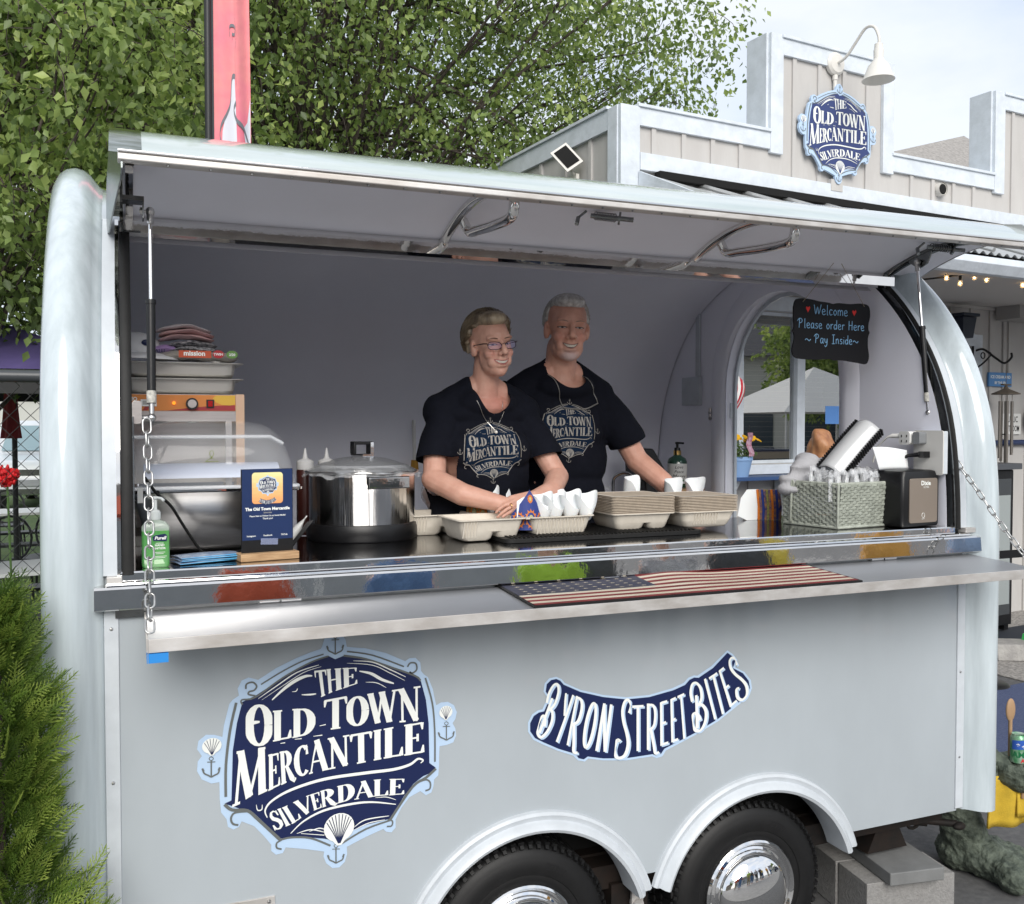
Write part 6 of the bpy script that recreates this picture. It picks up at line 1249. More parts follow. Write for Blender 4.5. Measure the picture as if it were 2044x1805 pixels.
b = B(); b.grid(lambda u, v: (lerp(-.115 + .04 * (1 - v), .085 + .01 * (1 - v), u), .01 + .014 * math.sin(u * 3), lerp(0, .086 - .014 * u + .006 * math.sin(u * PI), v)), 14, 8); b.build('sheet', PAP, t, smooth=80, solid=.003)
# plugs
t = thing_at('plug_adapter', 'white and grey multi-outlet plug adapter on the wall outlet', 'plug', (XE - .035, .12, 1.845))
b = B(); b.prism(rrect(-.030, -.023, .004, .024, .008), -.038, .05, 'x'); b.M = None; b.build('grey_body', mat('grey_adapter', (.20, .21, .22), .4), t)
b = B(); b.prism(rrect(.012, -.026, .068, .026, .012), -.045, -.005, 'x'); b.build('white_body', mat('white_plastic', (.72, .72, .70), .4), t)
b = B()
for dy, dz in ((.026, .008), (.052, .008), (.026, -.012), (.052, -.012)): b.box((-.0465, dy, dz), (.002, .003, .009))
b.build('slots', BLACK, t)
b = B(); b.tube([(-.03, .07, .008), (-.045, .10, .008), (-.055, .12, .002), (-.06, .17, -.04), (-.06, .19, -.10)], [.010, .009, .004, .0035, .0035], 8); b.build('white_cord', mat('white_plastic', (.72, .72, .70), .4), t, smooth=60)
t = thing_at('black_plug', 'black power plug in the lower socket with its cord hanging down', 'plug', (XE - .035, .085, 1.782))
b = B(); b.box((-.018, 0, 0), (.034, .026, .024)); b.tube([(-.03, .01, 0), (-.05, .05, -.005), (-.055, .09, -.03), (-.055, .10, -.09)], [.010, .007, .0045, .0045], 8); b.build('plug_body', BLACK, t, bevel=.003)
# flag mat on the shelf
FR = mat('flag_red', (.23, .028, .032), .75, c2=(.13, .02, .02), vscale=24, stretch=(.3, 2, 1)); FW = mat('flag_cream', (.62, .57, .47), .75, c2=(.44, .38, .29), vscale=22, stretch=(.3, 3, 1)); FB = mat('flag_navy', (.022, .028, .06), .75, c2=(.05, .05, .07), vscale=20)
t = thing_at('flag_mat', 'rubber-backed mat printed with a weathered United States flag, on the serving shelf', 'mat', (0, 0, 0))
x0, x1, y0, y1 = 1.04, 2.20, -.300, -.022
def warp(x, y, z=0):
    k = math.exp(-((x - 1.62) / .12) ** 2) * max(0, (y - y0) / (y1 - y0)) ** 1.5
    return (x, y - .006 * k, 1.4055 + .012 * k + z + .0145 * (y + .012) / .293)
b = B(); b.grid(lambda u, v: warp(lerp(x0, x1, u), lerp(y0, y1, v), .0), 60, 8); b.build('backing', RUBBER, t, solid=.005)
ins = .008; sh = (y1 - y0 - 2 * ins) / 13
for k in range(13):
    ya = y0 + ins + k * sh; xs = x0 + ins if k < 6 else x0 + ins + .46
    b = B(); b.grid(lambda u, v: warp(lerp(xs, x1 - ins, u), lerp(ya, ya + sh, v), .0032), 50, 1); b.build('stripe', FR if k % 2 == 0 else FW, t, normals=False)
b = B(); b.grid(lambda u, v: warp(lerp(x0 + ins, x0 + ins + .46, u), lerp(y0 + ins + 6 * sh, y1 - ins, v), .0032), 20, 6); b.build('canton', FB, t, normals=False)
st0 = None
for r_ in range(9):
    for c in range(6 if r_ % 2 == 0 else 5):
        cx = x0 + ins + .038 + (c + (0 if r_ % 2 == 0 else .5)) * .077; cy = y0 + ins + 6 * sh + .0135 + r_ * .0152
        if st0 is None:
            b = B(); fill(b, [(.0105 * (1 if i % 2 == 0 else .4) * math.cos(PI / 2 + i * PI / 5) * 1.15, .0105 * (1 if i % 2 == 0 else .4) * math.sin(PI / 2 + i * PI / 5) * .62) for i in range(10)], lambda x, y, e: (x, y, 0)); st0 = b.build('star', FW, t, normals=False); s_ = st0
        else: s_ = st0.copy(); col.objects.link(s_)
        s_.location = warp(cx, cy, .0040)
# chalkboard
t = thing_at('chalkboard', 'hanging black chalkboard with scalloped edges reading Welcome Please order Here Pay Inside', 'chalkboard', (2.637, .36, 2.275), R(2))
pts = cr([(-.20, .085), (-.185, .118), (-.13, .122), (-.07, .115), (-.02, .112), (0, .108), (.03, .113), (.09, .112), (.15, .117), (.19, .108), (.198, .07), (.19, .035), (.19, .012), (.196, .0), (.188, -.02), (.188, -.06), (.194, -.10), (.18, -.128), (.14, -.126), (.06, -.118), (.01, -.119), (-.01, -.114), (-.06, -.117), (-.14, -.118), (-.19, -.112), (-.205, -.085), (-.195, -.04), (-.196, -.02), (-.203, -.008), (-.196, .01), (-.20, .045)], 4)
b = B(); b.prism([(p.x, p.y) for p in pts[:-1]], 0, .006, 'y'); b.build('board', mat('chalkboard_black', (.008, .008, .010), .6, spec=.25), t)
CH = mat('chalk_blue', (.25, .48, .72), .9); CRD = mat('chalk_red', (.60, .035, .03), .9)
HW = {'W': (.9, [[(0, .95), (.2, .05), (.42, .75), (.6, .05), (.88, 1)]]), 'e': (.5, [[(.05, .28), (.38, .33), (.36, .5), (.2, .56), (.05, .4), (.08, .12), (.25, 0), (.46, .1)]]), 'l': (.28, [[(.12, 1), (.12, .1), (.2, 0)]]), 'c': (.45, [[(.40, .48), (.2, .56), (.04, .3), (.16, .02), (.42, .08)]]), 'o': (.5, [[(.25, .56), (.05, .3), (.22, .0), (.44, .28), (.25, .56)]]),
 'm': (.75, [[(.05, .55), (.05, 0)], [(.05, .35), (.22, .56), (.34, .4), (.34, 0)], [(.34, .35), (.5, .56), (.64, .4), (.66, 0)]]), 'P': (.7, [[(.18, .95), (.12, 0)], [(-.12, .72), (.2, 1), (.52, .88), (.46, .6), (.14, .5)]]), 'a': (.5, [[(.40, .5), (.2, .56), (.04, .3), (.14, .0), (.34, .15), (.42, .52)], [(.40, .5), (.40, .1), (.5, 0)]]), 's': (.42, [[(.36, .5), (.16, .54), (.12, .36), (.34, .2), (.26, .02), (.04, .06)]]),
 'r': (.38, [[(.06, .55), (.08, 0)], [(.08, .35), (.22, .54), (.36, .5)]]), 'd': (.5, [[(.38, .4), (.2, .52), (.04, .25), (.18, 0), (.40, .2)], [(.42, 1), (.40, 0)]]), 'H': (.65, [[(.08, 1), (.06, 0)], [(.52, 1), (.5, 0)], [(.06, .5), (.5, .54)]]), 'y': (.5, [[(.06, .55), (.1, .2), (.3, .1), (.42, .5)], [(.42, .55), (.38, -.1), (.2, -.36), (.05, -.2)]]), 'I': (.5, [[(.06, .98), (.44, 1)], [(.25, 1), (.24, 0)], [(.04, 0), (.44, .02)]]), 'n': (.5, [[(.06, .55), (.06, 0)], [(.06, .35), (.24, .56), (.38, .4), (.40, 0)]]), 'i': (.2, [[(.1, .52), (.1, .0)], [(.1, .72), (.105, .76)]]), '~': (.8, [[(.0, .28), (.2, .44), (.42, .3), (.6, .22), (.78, .40)]]), ' ': (.4, [])}
def chalk(b, s, x, z, h):
    tot = sum(HW[c][0] + .08 for c in s) * h; X = x - tot / 2
    for c in s:
        for st_ in HW[c][1]: b.tube([(X + p.x * h, -.0006, z + p.y * h) for p in (cr(st_, 4) if len(st_) > 2 else [Vector(q_) for q_ in st_])], .0015, 5)
        X += (HW[c][0] + .08) * h
b = B(); chalk(b, 'Welcome', -.008, .062, .040); chalk(b, 'Please order Here', -.004, .006, .037); chalk(b, '~ Pay Inside~', -.002, -.052, .036); b.build('chalk_writing', CH, t)
for hx_, hz_ in ((-.128, .082), (.112, .078)):
    b = B(); b.prism([(hx_, hz_ - .014), (hx_ + .011, hz_ + .004), (hx_ + .007, hz_ + .011), (hx_, hz_ + .005), (hx_ - .007, hz_ + .010), (hx_ - .011, hz_ + .003)], -.001, 0, 'y'); b.build('chalk_heart', CRD, t)
TW = mat('twine', (.30, .25, .18), .9)
b = B(); b.tube([(-.155, -.001, .108), (-.005, -.03, .288)], .0011, 5); b.tube([(.165, -.001, .105), (-.003, -.03, .288)], .0011, 5); b.tube([(-.005, -.03, .286), (-.004, -.03, .300)], .0015, 5); b.build('twine', TW, t)
b = B(); b.lathe([(.001, .300), (.012, .300), (.016, .306), (.001, .308)], (-.004, -.03, 0), 12); b.build('suction_hook', mat('clear_hook', (.5, .5, .52), .1, alpha=.6), t)
# rear counter things
t = thing_at('faucet', 'chrome sink faucet with a curved spout behind the man', 'faucet', (2.40, 1.78, 1.37))
b = B(); b.tube(cr([(0, 0, 0), (0, 0, .20), (.01, -.01, .25), (.05, -.04, .27), (.085, -.07, .25), (.09, -.075, .215)], 5), .011, 10); b.lathe([(.03, .0), (.028, .02), (.016, .03), (.014, .1)], n=16); b.tube([(0, 0, .14), (.06, -.03, .17)], .007, 8); b.build('spout', CHROME, t, smooth=60)
t = thing_at('soap_bottle', 'green glass soap bottle with a white label and black pump', 'bottle', (2.775, 1.74, 1.555))
b = B(); b.lathe([(.050, 0), (.053, .005), (.053, .14), (.045, .158), (.022, .172), (.020, .178)], n=28); b.build('glass', mat('green_glass', (.02, .09, .055), .08, alpha=.85, spec=1), t, smooth=50)
b = B(); b.lathe([(.0535, .022), (.0538, .024), (.0538, .128), (.0535, .13)], n=28, cap=False); b.build('label', mat('white_plastic', (.72, .72, .70), .4), t, smooth=50)
def onlab(x, y): a = -PI / 2 - .38 + x / .054; return (.0545 * math.cos(a), .0545 * math.sin(a), y)
b = B(); text_mesh(b, 'Love', .024, lambda x, y: onlab(x, .104 + y), shear=.3); text_mesh(b, 'Peace', .022, lambda x, y: onlab(x, .080 + y), shear=.3); text_mesh(b, 'Merry', .030, lambda x, y: onlab(x, .052 + y), shear=.3); b.build('label_script', BLACK, t, normals=False)
b = B(); b.grid(lambda u, v: onlab((u - .5) * .06, lerp(.034, .044, v)), 8, 1); b.build('label_band', mat('band_green', (.02, .12, .06), .4), t)
b = B(); b.lathe([(.021, .176), (.021, .200)], n=20); b.build('gold_collar', GOLD, t, smooth=40)
b = B(); b.lathe([(.018, .200), (.016, .215), (.007, .217), (.007, .235), (.012, .237), (.012, .246), (.001, .248)], n=16); b.tube([(0, 0, .242), (.03, -.02, .240)], .005, 8); b.build('pump', BLACK, t, smooth=40)
t = thing_at('wooden_board', 'small wooden cutting board on the rear counter behind the man', 'board', (2.40, 1.62, 1.50)); b = B(); b.box((0, 0, .0), (.22, .16, .018)); b.box((0, .03, -.066), (.12, .1, .114)); b.build('board', OAK, t, bevel=.003)
t = thing_at('wooden_crate', 'low wooden stand under the soap bottle', 'crate', (2.77, 1.72, 1.371)); b = B(); b.box((0, 0, .175), (.20, .20, .016)); b.box((0, -.08, .08), (.19, .016, .16)); b.box((0, .08, .08), (.19, .016, .16)); b.build('slat', OAK, t)
t = thing_at('black_bin', 'slanted black bin beside the sink', 'bin', (2.60, 1.74, 1.371)); b = B(); b.prism([(-.07, 0), (.10, 0), (.10, .20), (-.03, .40), (-.09, .40)], -.10, .12, 'y'); b.build('bin_body', BLACK, t, bevel=.012)
t = thing_at('wine_glass', 'drinking glass by the sink', 'glass', (2.33, 1.74, 1.371)); b = B(); b.lathe([(.03, 0), (.034, .2), (.032, .2), (.028, .01)], n=20, cap=False); b.build('tumbler', ACR, t, smooth=50)
# wall rack with brush
t = thing_at('wall_rack', 'white wire rack on the rear wall holding a long-handled brush', 'rack', (1.395, 2.13, 1.98))
WP = mat('white_plastic', (.72, .72, .70), .4)
b = B(); b.tube([(-.03, 0, .01), (.07, 0, .01)], .004, 6); b.tube([(-.03, 0, -.015), (.07, 0, -.015)], .004, 6)
for x in (-.03, .0, .03, .07): b.tube([(x, 0, .012), (x, -.01, -.06)], .003, 6)
b.build('wire', WP, t); b = B(); b.tube([(0, -.02, -.06), (.004, -.02, -.27)], .010, 10); b.build('brush_handle', WP, t, smooth=60)
b = B(); b.tube([(.004, -.02, -.27), (.004, -.02, -.32)], [.018, .022], 12); b.build('brush_head', mat('mustard', (.42, .22, .03), .7), t, smooth=60)
# ---------------------------------------------------------------- shop building
BE = mat('beige_siding', (.50, .488, .472), .75, c2=(.455, .44, .425), vscale=5, stretch=(1, 1, .3), bump=.35, bscale=45, bdist=.004)
TRW = mat('painted_trim', (.66, .71, .77), .6, c2=(.56, .605, .65), vscale=9, bump=.5, bscale=30, bdist=.004)
BM = Vector((3.557, 3.82, 0)); BR = R(6.1)
def bw(s, o, z):  # building local (s, outward offset, z) -> world
    return (BM.x + s * math.cos(BR) + o * math.sin(BR), BM.y + s * math.sin(BR) - o * math.cos(BR), z)
SH = thing('shop_building', 'beige board and batten shop with white trim, stepped parapet and a covered porch', 'building', BM, BR)
PZ, TZ = 4.36, 5.17
b = B()
wins = [(.72, 2.52, 1.56, 2.86), (3.28, 4.18, .0, 2.66)]
# wall sheet as strips round the openings
xs = [0, .72, 2.52, 3.28, 4.18, 9.0]
b.box2((0, 0, GZ), (.72, .12, PZ)); b.box2((.72, 0, GZ), (2.52, .12, 1.56)); b.box2((.72, 0, 2.86), (2.52, .12, PZ)); b.box2((2.52, 0, GZ), (3.28, .12, PZ)); b.box2((3.28, 0, 2.66), (4.18, .12, PZ)); b.box2((4.18, 0, GZ), (9.0, .12, PZ))
b.box2((1.52, 0, PZ), (2.98, .23, TZ)); b.box2((4.47, 0, PZ), (5.93, .23, TZ))
b.build('front_wall', BE, SH)
b = B(); b.box2((0, .12, GZ), (.12, 7, PZ)); b.build('side_wall', BE, SH)
b = B(); b.box2((.12, .12, 3.9), (9, 7, 3.95)); b.box2((8.9, .12, GZ), (9, 7, 3.9)); b.box2((.12, 6.9, GZ), (8.9, 7, 3.9)); b.box2((.12, .13, GZ), (8.9, 6.9, GZ + .02)); b.build('flat_roof', mat('roof_grey', (.2, .2, .2), .9), SH)
# battens, shared mesh per length
def batten(s, z0, z1, side=False, m=BE):
    b = B()
    if side: b.box2((-.018, s - .021, z0), (0.0, s + .021, z1))
    else: b.box2((s - .021, -.018, z0), (s + .021, 0, z1))
    b.build('batten', m, SH)
for k in range(0, 18):
    s = .30 + k * .297
    if 1.50 < s < 3.0: zt = TZ - .14
    elif 4.45 < s: zt = TZ - .14
    else: zt = PZ - .14
    if s > .2 and not (2.87 < s < 3.06) and not (1.44 < s < 1.62) and not (4.40 < s < 4.60): batten(s, 4.012, zt)
    if not (.58 < s < 2.66) and not (3.1 < s < 4.34): batten(s, GZ, 3.10)
    elif 1.0 < s < 2.66 or s > 3.1: batten(s, 3.02 if s < 2.7 else 2.80, 3.10)
for s in (.72, 1.02, 1.32, 1.62, 1.92, 2.22, 2.5): batten(s, GZ, 1.48)
for k in range(12): batten(.42 + k * .40, GZ, PZ - .16, True)
# trims
def board(a, c, bev=.003, m=TRW): b = B(); b.box2(a, c); b.build('trim_board', m, SH, bevel=bev)
board((-.03, -.04, GZ), (.15, -.0, PZ - .0)); board((-.04, 0, GZ), (-.0, .13, PZ)); board((.152, -.045, 3.875), (9.0, -.001, 4.01))
def trimx(s0, s1, z): board((s0, -.032, z - .14), (s1, -.001, z)); board((s0 - .02, -.05, z), (s1 + .0, .25, z + .025))
trimx(.152, 1.50, PZ); trimx(1.64, 2.86, TZ); trimx(3.0, 4.45, PZ); trimx(4.60, 5.8, TZ)
for s0, s1, zb in ((1.50, 1.64, PZ - .17), (2.86, 3.0, PZ - .17), (4.45, 4.60, PZ - .17), (5.8, 5.95, PZ - .17)): board((s0, -.036, zb), (s1, -.001, TZ + .025))
for s0 in (1.497, 4.447): board((s0 - .02, -.001, PZ + .025), (s0 + .022, .24, TZ + .028))
for s0 in (2.98, 5.93): board((s0, -.001, PZ + .025), (s0 + .025, .24, TZ + .02))
board((-.032, .13, PZ - .16), (-.001, 7, PZ)); board((-.05, .13, PZ), (.14, 7, PZ + .025))
# window with mullions, blinds
GLS = bpy.data.materials.new('window_glass'); GLS.use_nodes = True; _n = GLS.node_tree.nodes; _l = GLS.node_tree.links; _n.remove(_n['Principled BSDF'])
_g = _n.new('ShaderNodeBsdfGlossy'); _g.inputs['Roughness'].default_value = .0; _tr = _n.new('ShaderNodeBsdfTransparent'); _tr.inputs[0].default_value = (.82, .86, .85, 1); _mx = _n.new('ShaderNodeMixShader'); _mx.inputs[0].default_value = .5; _l.new(_tr.outputs[0], _mx.inputs[1]); _l.new(_g.outputs[0], _mx.inputs[2]); _l.new(_mx.outputs[0], _n['Material Output'].inputs[0])
wn = empty('window'); wn.parent = SH
b = B(); b.box2((.62, -.04, 2.865), (2.62, -.001, 2.99)); b.box2((.62, -.03, 1.56), (.715, -.001, 2.86)); b.box2((2.525, -.03, 1.56), (2.62, -.001, 2.86)); b.box2((.60, -.06, 1.475), (2.64, -.001, 1.555)); b.build('window_trim', TRW, wn, bevel=.003)
for s in (1.20, 1.90): b = B(); b.box2((s - .045, -.012, 1.562), (s + .045, .06, 2.858)); b.build('mullion', TRW, wn, bevel=.002)
for z in (1.562, 2.83): b = B(); b.box2((.722, .03, z), (2.518, .10, z + .028)); b.build('sash', TRW, wn)
for s0, s1 in ((.722, 1.153), (1.247, 1.853), (1.947, 2.518)):
    b = B(); b.add([(s0, .035, 1.59), (s1, .035, 1.59), (s1, .035, 2.83), (s0, .035, 2.83)], [(0, 1, 2, 3)]); b.build('pane', GLS, wn)
    b = B(); b.box2((s0 + .02, .05, 1.60), (s1 - .02, .09, 1.66)); b.build('blind_rail', mat('tan_wood', (.28, .2, .12), .6), wn)
    b = B(); b.box(((s0 + s1) / 2, 0, 0), (s1 - s0 - .04, .024, .0016)); sl = b.build('blind_slat', mat('blind_slat', (.30, .26, .20), .6), wn); sl.location = (0, .085, 1.70)
    for k in range(1, 26): c = sl.copy(); col.objects.link(c); c.location = (0, .085, 1.70 + k * .044)
b = B(); b.box2((.5, .6, 1.0), (2.8, .62, 3.2)); b.build('room_back', mat('room_dark', (.03, .028, .025), .9), SH)
t = tag(empty('window_notice', bw(2.24, -.034, 1.90), BR), 'small blue notice taped inside the shop window', 'notice'); b = B(); b.box2((0, 0, 0), (.20, .003, .16)); b.build('sheet', mat('notice_blue', (.12, .30, .70), .5), t)
# door
dr = empty('door'); dr.parent = SH
b = B(); b.box2((3.16, -.03, GZ), (3.275, -.001, 2.78)); b.box2((4.185, -.03, GZ), (4.31, -.001, 2.78)); b.box2((3.277, -.032, 2.665), (4.183, -.001, 2.79)); b.build('door_trim', TRW, dr, bevel=.003)
b = B(); b.box2((3.285, .02, 0), (3.33, .11, 2.65)); b.box2((4.13, .02, 0), (4.175, .11, 2.65)); b.box2((3.33, .02, 2.60), (4.13, .11, 2.65)); b.build('door_jamb', TRW, dr)
b = B(); b.box2((3.335, .07, .02), (4.125, .10, 2.59)); b.build('door_leaf', mat('door_grey', (.33, .34, .35), .5), dr)
# porch roof
CORR = mat('corrugated_metal', (.55, .56, .56), .35, .6, var=.1, vscale=8)
b = B()
def roof(u, v): s = lerp(.16, 9.0, u); return (s, lerp(-.02, -1.68, v), lerp(3.80, 3.13, v) + .012 * math.cos(s * 2 * PI / .09))
b.grid(roof, 780, 1); b.build('porch_roof', CORR, SH, solid=.003)
for k in range(20):
    b = B(); M_ = (Vector((.30 + k * .45, -.03, 3.825)), Vector((.30 + k * .45, -1.68, 3.158))); b.tube(M_, .020, 6); b.build('roof_rib', CORR, SH)
b = B(); b.box2((.16, -1.60, 3.06), (9, -.02, 3.085)); b.build('soffit', mat('porch_soffit', (.48, .46, .44), .8), SH)
b = B(); b.prism([(-1.66, 2.985), (-1.60, 2.985), (-1.60, 3.10), (-1.70, 3.10), (-1.71, 3.05)], .14, 9.0, 'x'); b.build('gutter', TRW, SH, bevel=.004)
b = B(); b.prism([(-.05, 3.86), (-1.6, 3.16), (-1.6, 3.09), (-.05, 3.09)], .13, .155, 'x'); b.build('porch_end_board', TRW, SH)
b = B(); b.box2((4.48, -.30, 2.93), (9, -.05, 3.059)); b.build('porch_beam', mat('beam_grey', (.34, .33, .32), .8), SH)
b = B(); b.box2((.2, -.035, 3.03), (9, -.019, 3.058)); b.build('frieze_board', BE, SH)
b = B(); b.box2((6.6, -1.58, 0), (6.72, -1.46, 3.058)); b.build('porch_post', TRW, SH)
b = B(); b.box2((.30, -.10, 3.815), (9, -.03, 3.872)); b.build('shade_strip', DARK, SH)  # near-black strip standing in for the shade under the white band
# shingled roof behind
b = B()
SHG = mat('asphalt_shingle', (.36, .34, .32), .9, c2=(.22, .21, .20), vscale=22, bump=.6, bscale=90, bdist=.004)
gb = thing('hip_roof', 'grey shingled roof slope rising between the two parapet towers', 'roof', bw(6.3, -3.0, 5.3), BR)
b = B(); b.add([(-.8, 0, .03), (3.4, 1.2, 1.32), (3.4, -1.2, -.6), (-.8, -1.2, -.6)], [(0, 1, 2, 3)]); b.build('roof_deck', SHG, gb)
sh0 = None; rnd = random.Random(2); sl_ = math.atan2(.63, 1.2)
for r_ in range(26):
    for k in range(13):
        y = -1.1 + r_ * .095; x = -.75 + k * .33 + (r_ % 2) * .16
        if y > -.03 + (x + .8) * .28 or x > 3.3: continue
        z = -.6 + (y + 1.2) * .525 + (x + .8) * .0 + .02
        if sh0 is None: b = B(); b.box((0, 0, 0), (.322, .115, .014), Matrix.Rotation(sl_ * .9, 3, 'X')); sh0 = b.build('shingle', SHG, gb); c = sh0
        else: c = sh0.copy(); col.objects.link(c)
        c.location = (x, y, z + rnd.uniform(0, .008))
# round sign on the tower
t = thing('shop_sign', 'round navy anchor sign reading The Old Town Mercantile Silverdale on the shop tower', 'sign', bw(2.265, .06, 4.44), BR)
b = B(); k_ = 1.26; b.prism([(p[0] * k_, p[1] * k_) for p in LG['outer']], -.001, .02, 'y'); b.build('board', LBLUE, t)
SN = mat('sign_navy', (.030, .048, .16), .35)
logo_art(lambda u, v, e: (u * k_, -.0015 - e * 1.2, v * k_), t, (LBLUE, SN, VGREY, VWHITE))
b = B(); b.box((0, .035, -.44), (.14, .05, .10)); b.build('bracket_block', BE, t)
# gooseneck lamp
LW = mat('lamp_enamel', (.66, .64, .60), .4, bump=.15, bscale=60)
t = thing('barn_lamp', 'off-white gooseneck barn lamp over the round shop sign', 'lamp', bw(2.25, 0, 5.06), BR)
b = B(); b.lathe([(.10, 0), (.10, -.03), (.08, -.05), (.001, -.055)], (0, -.012, 0), 20, 'y'); b.tube([(0, -.03, -.05), (0, -.03, -.30)], .018, 10); b.tube([(0, -.03, -.10), (0, -.03, -.14)], .024, 10); b.build('wall_plate', LW, t, smooth=40)
b = B(); b.tube(cr([(0, -.05, 0), (0, -.15, .02), (0, -.26, .11), (0, -.36, .19), (0, -.45, .17), (0, -.50, .07), (0, -.50, .0)], 6), .013, 10); b.build('gooseneck', LW, t, smooth=60)
b = B(); b.lathe([(.018, .02), (.034, .01), (.036, -.03), (.042, -.04), (.040, -.11), (.05, -.13), (.085, -.17), (.128, -.285), (.133, -.288), (.12, -.28), (.04, -.14)], (0, -.50, 0), 32, cap=False); b.build('lamp_shade', LW, t, smooth=40)
t = thing('vent_pipe', 'short round vent pipe poking out of the parapet wall', 'vent', bw(3.66, 0, 4.13), BR)
b = B(); b.lathe([(.062, -.06), (.062, .0), (.055, .0)], (0, 0, 0), 20, 'y', cap=False); b.lathe([(.056, -.05), (.001, -.049)], (0, 0, 0), 20, 'y'); b.build('pipe', [LW], t, smooth=40); b = B(); b.lathe([(.050, -.052), (.001, -.053)], (0, 0, 0), 20, 'y'); b.build('opening', DARK, t)
t = thing('solar_light', 'small white solar panel light tilted on the side wall of the shop', 'light', (BM.x - .02 - .57 * math.sin(BR) - .02, BM.y + .57 * math.cos(BR), 4.03), BR)
Ms = Vector((-.55, -.75, .36)).to_track_quat('Z', 'Y').to_matrix() @ Matrix.Rotation(R(38), 3, 'Z')
b = B(); b.box((-.10, 0, .05), (.16, .24, .012), Ms); b.build('frame', LW, t); b = B(); b.box((-.104, -.006, .053), (.12, .19, .012), Ms); b.build('panel', DARK, t); b = B(); b.tube([(-.08, 0, .02), (-.04, .01, -.06), (0, .02, -.09)], .012, 8); b.box((-.01, .02, -.10), (.03, .09, .05)); b.build('arm', LW, t)
# string lights
t = thing('string_lights', 'string of warm bulbs hanging under the porch roof', 'string lights', bw(2.9, 1.2, 3.08), BR)
BUL = mat('bulb_glass', (.8, .78, .7), .05, alpha=.35, spec=1); FIL = mat('filament', (1, .8, .4), .5, emit=(1, .62, .28), estr=9)
b = B(); b.tube(cr([(-1.4, .25, .0), (-1.0, .1, .06), (-.68, 0, .01), (-.35, 0, .045), (-.2, 0, .05), (.26, 0, .03), (.9, .0, .05), (2.5, 0, .02)], 8), .006, 6); b.tube(cr([(-1.3, .2, -.12), (-.9, 0.1, -.07), (-.5, .0, -.01), (-.22, 0, .06)], 8), .008, 6); b.build('wire', BLACK, t, smooth=60)
for i, (x, z) in enumerate([(-1.02, .03), (-.68, 0), (-.52, -.03), (-.35, .03), (-.2, .02), (.26, .01), (.62, .02), (1.0, .03), (1.4, .01)]):
    bb = B(); bb.tube([(x, 0, z + .01), (x, 0, z - .025)], .012, 8); so_ = bb.build('socket', BLACK, t, smooth=40)
    bb = B(); bb.lathe([(.010, -.022), (.017, -.042), (.020, -.055), (.014, -.070), (.001, -.076)], (x, 0, z), 14, cap=False); bb.build('bulb', BUL, so_, smooth=60)
    bb = B(); bb.ell((x, 0, z - .050), (.007, .007, .013), 8); bb.build('filament', FIL, so_)
# camera, lantern, chime, signs, hose
t = thing('security_camera', 'white security camera with a black face on the porch beam', 'camera', bw(4.86, .31, 3.02), BR)
b = B(); b.tube([(0, 0, .0), (0, -.02, .0)], .045, 18); b.box((0, -.02, -.05), (.04, .02, .05)); b.prism(rrect(-.045, -.20, .045, -.07, .018), -.06, .03, 'y'); b.build('housing', WP, t, smooth=40); b = B(); b.box((-.008, -.063, -.13), (.05, .006, .08)); b.build('face', BLACK, t)
t = thing('wall_lantern', 'dark blue-black wall lantern beside the shop door', 'lantern', bw(3.88, .12, 2.82), BR)
b = B(); b.prism([(-.10, -.10), (.05, -.10), (.10, .10), (-.10, .10)], -.08, .05, 'y'); b.box((0, -.02, .12), (.24, .16, .03)); b.build('lantern_body', mat('dark_navy_metal', (.015, .022, .04), .4), t, bevel=.004)
t = thing('wind_chime', 'wind chime of grey tubes hanging from a black scroll bracket', 'wind chime', bw(4.33, .25, 2.52), BR)
IR = mat('black_iron', (.015, .015, .016), .5)
b = B(); b.box((-.135, .235, .02), (.03, .02, .26)); b.tube(cr([(-.12, .23, .10), (-.09, .16, .11), (-.03, .07, .02), (.0, .0, -.03), (.03, -.05, .02), (.0, -.07, .06)], 6), .011, 8); b.tube(cr([(-.12, .23, -.08), (-.10, .15, -.02), (-.05, .11, .06), (-.08, .14, .09)], 5), .009, 8); b.ring([(-.10 + .03 * math.cos(a), .16, .05 + .03 * math.sin(a)) for a in np.linspace(0, 2 * PI, 13)[:-1]], .006, 6); b.build('bracket', IR, t, smooth=60)
b = B(); b.tube([(0, -.02, -.03), (0, -.02, -.26)], .003, 5); b.box((0, -.02, -.24), (.12, .03, .015)); b.lathe([(.01, -.24), (.025, -.28), (.13, -.325), (.13, -.335), (.001, -.33)], (0, -.02, 0), 8); b.build('chime_roof', mat('weathered_wood', (.12, .10, .08), .8), t)
for k, (dx, dy, L_) in enumerate([(-.09, 0, .55), (-.05, -.05, .62), (-.02, .03, .58), (.02, -.05, .52), (.05, .02, .66), (.085, -.01, .50), (0, 0, .70)]):
    b = B(); b.tube([(dx, dy - .02, -.40), (dx, dy - .02, -.40 - L_)], .013, 8); b.tube([(dx, dy - .02, -.33), (dx, dy - .02, -.40)], .002, 4); b.build('chime_tube', mat('chime_metal', (.22, .20, .18), .4, .7), t, smooth=50)
b = B(); b.tube([(0, -.02, -.33), (0, -.02, -1.2)], .002, 4); b.ell((0, -.02, -.72), (.03, .03, .008), 12); b.prism([(-.02, -1.15), (.02, -1.15), (.028, -1.24), (0, -1.36), (-.028, -1.24)], -.022, -.018, 'y'); b.build('clapper', BLACK, t)
t = thing('blue_wall_sign', 'small blue wooden wall sign with two lines of white letters behind the wind chime', 'sign', bw(4.59, .022, 2.345), BR)
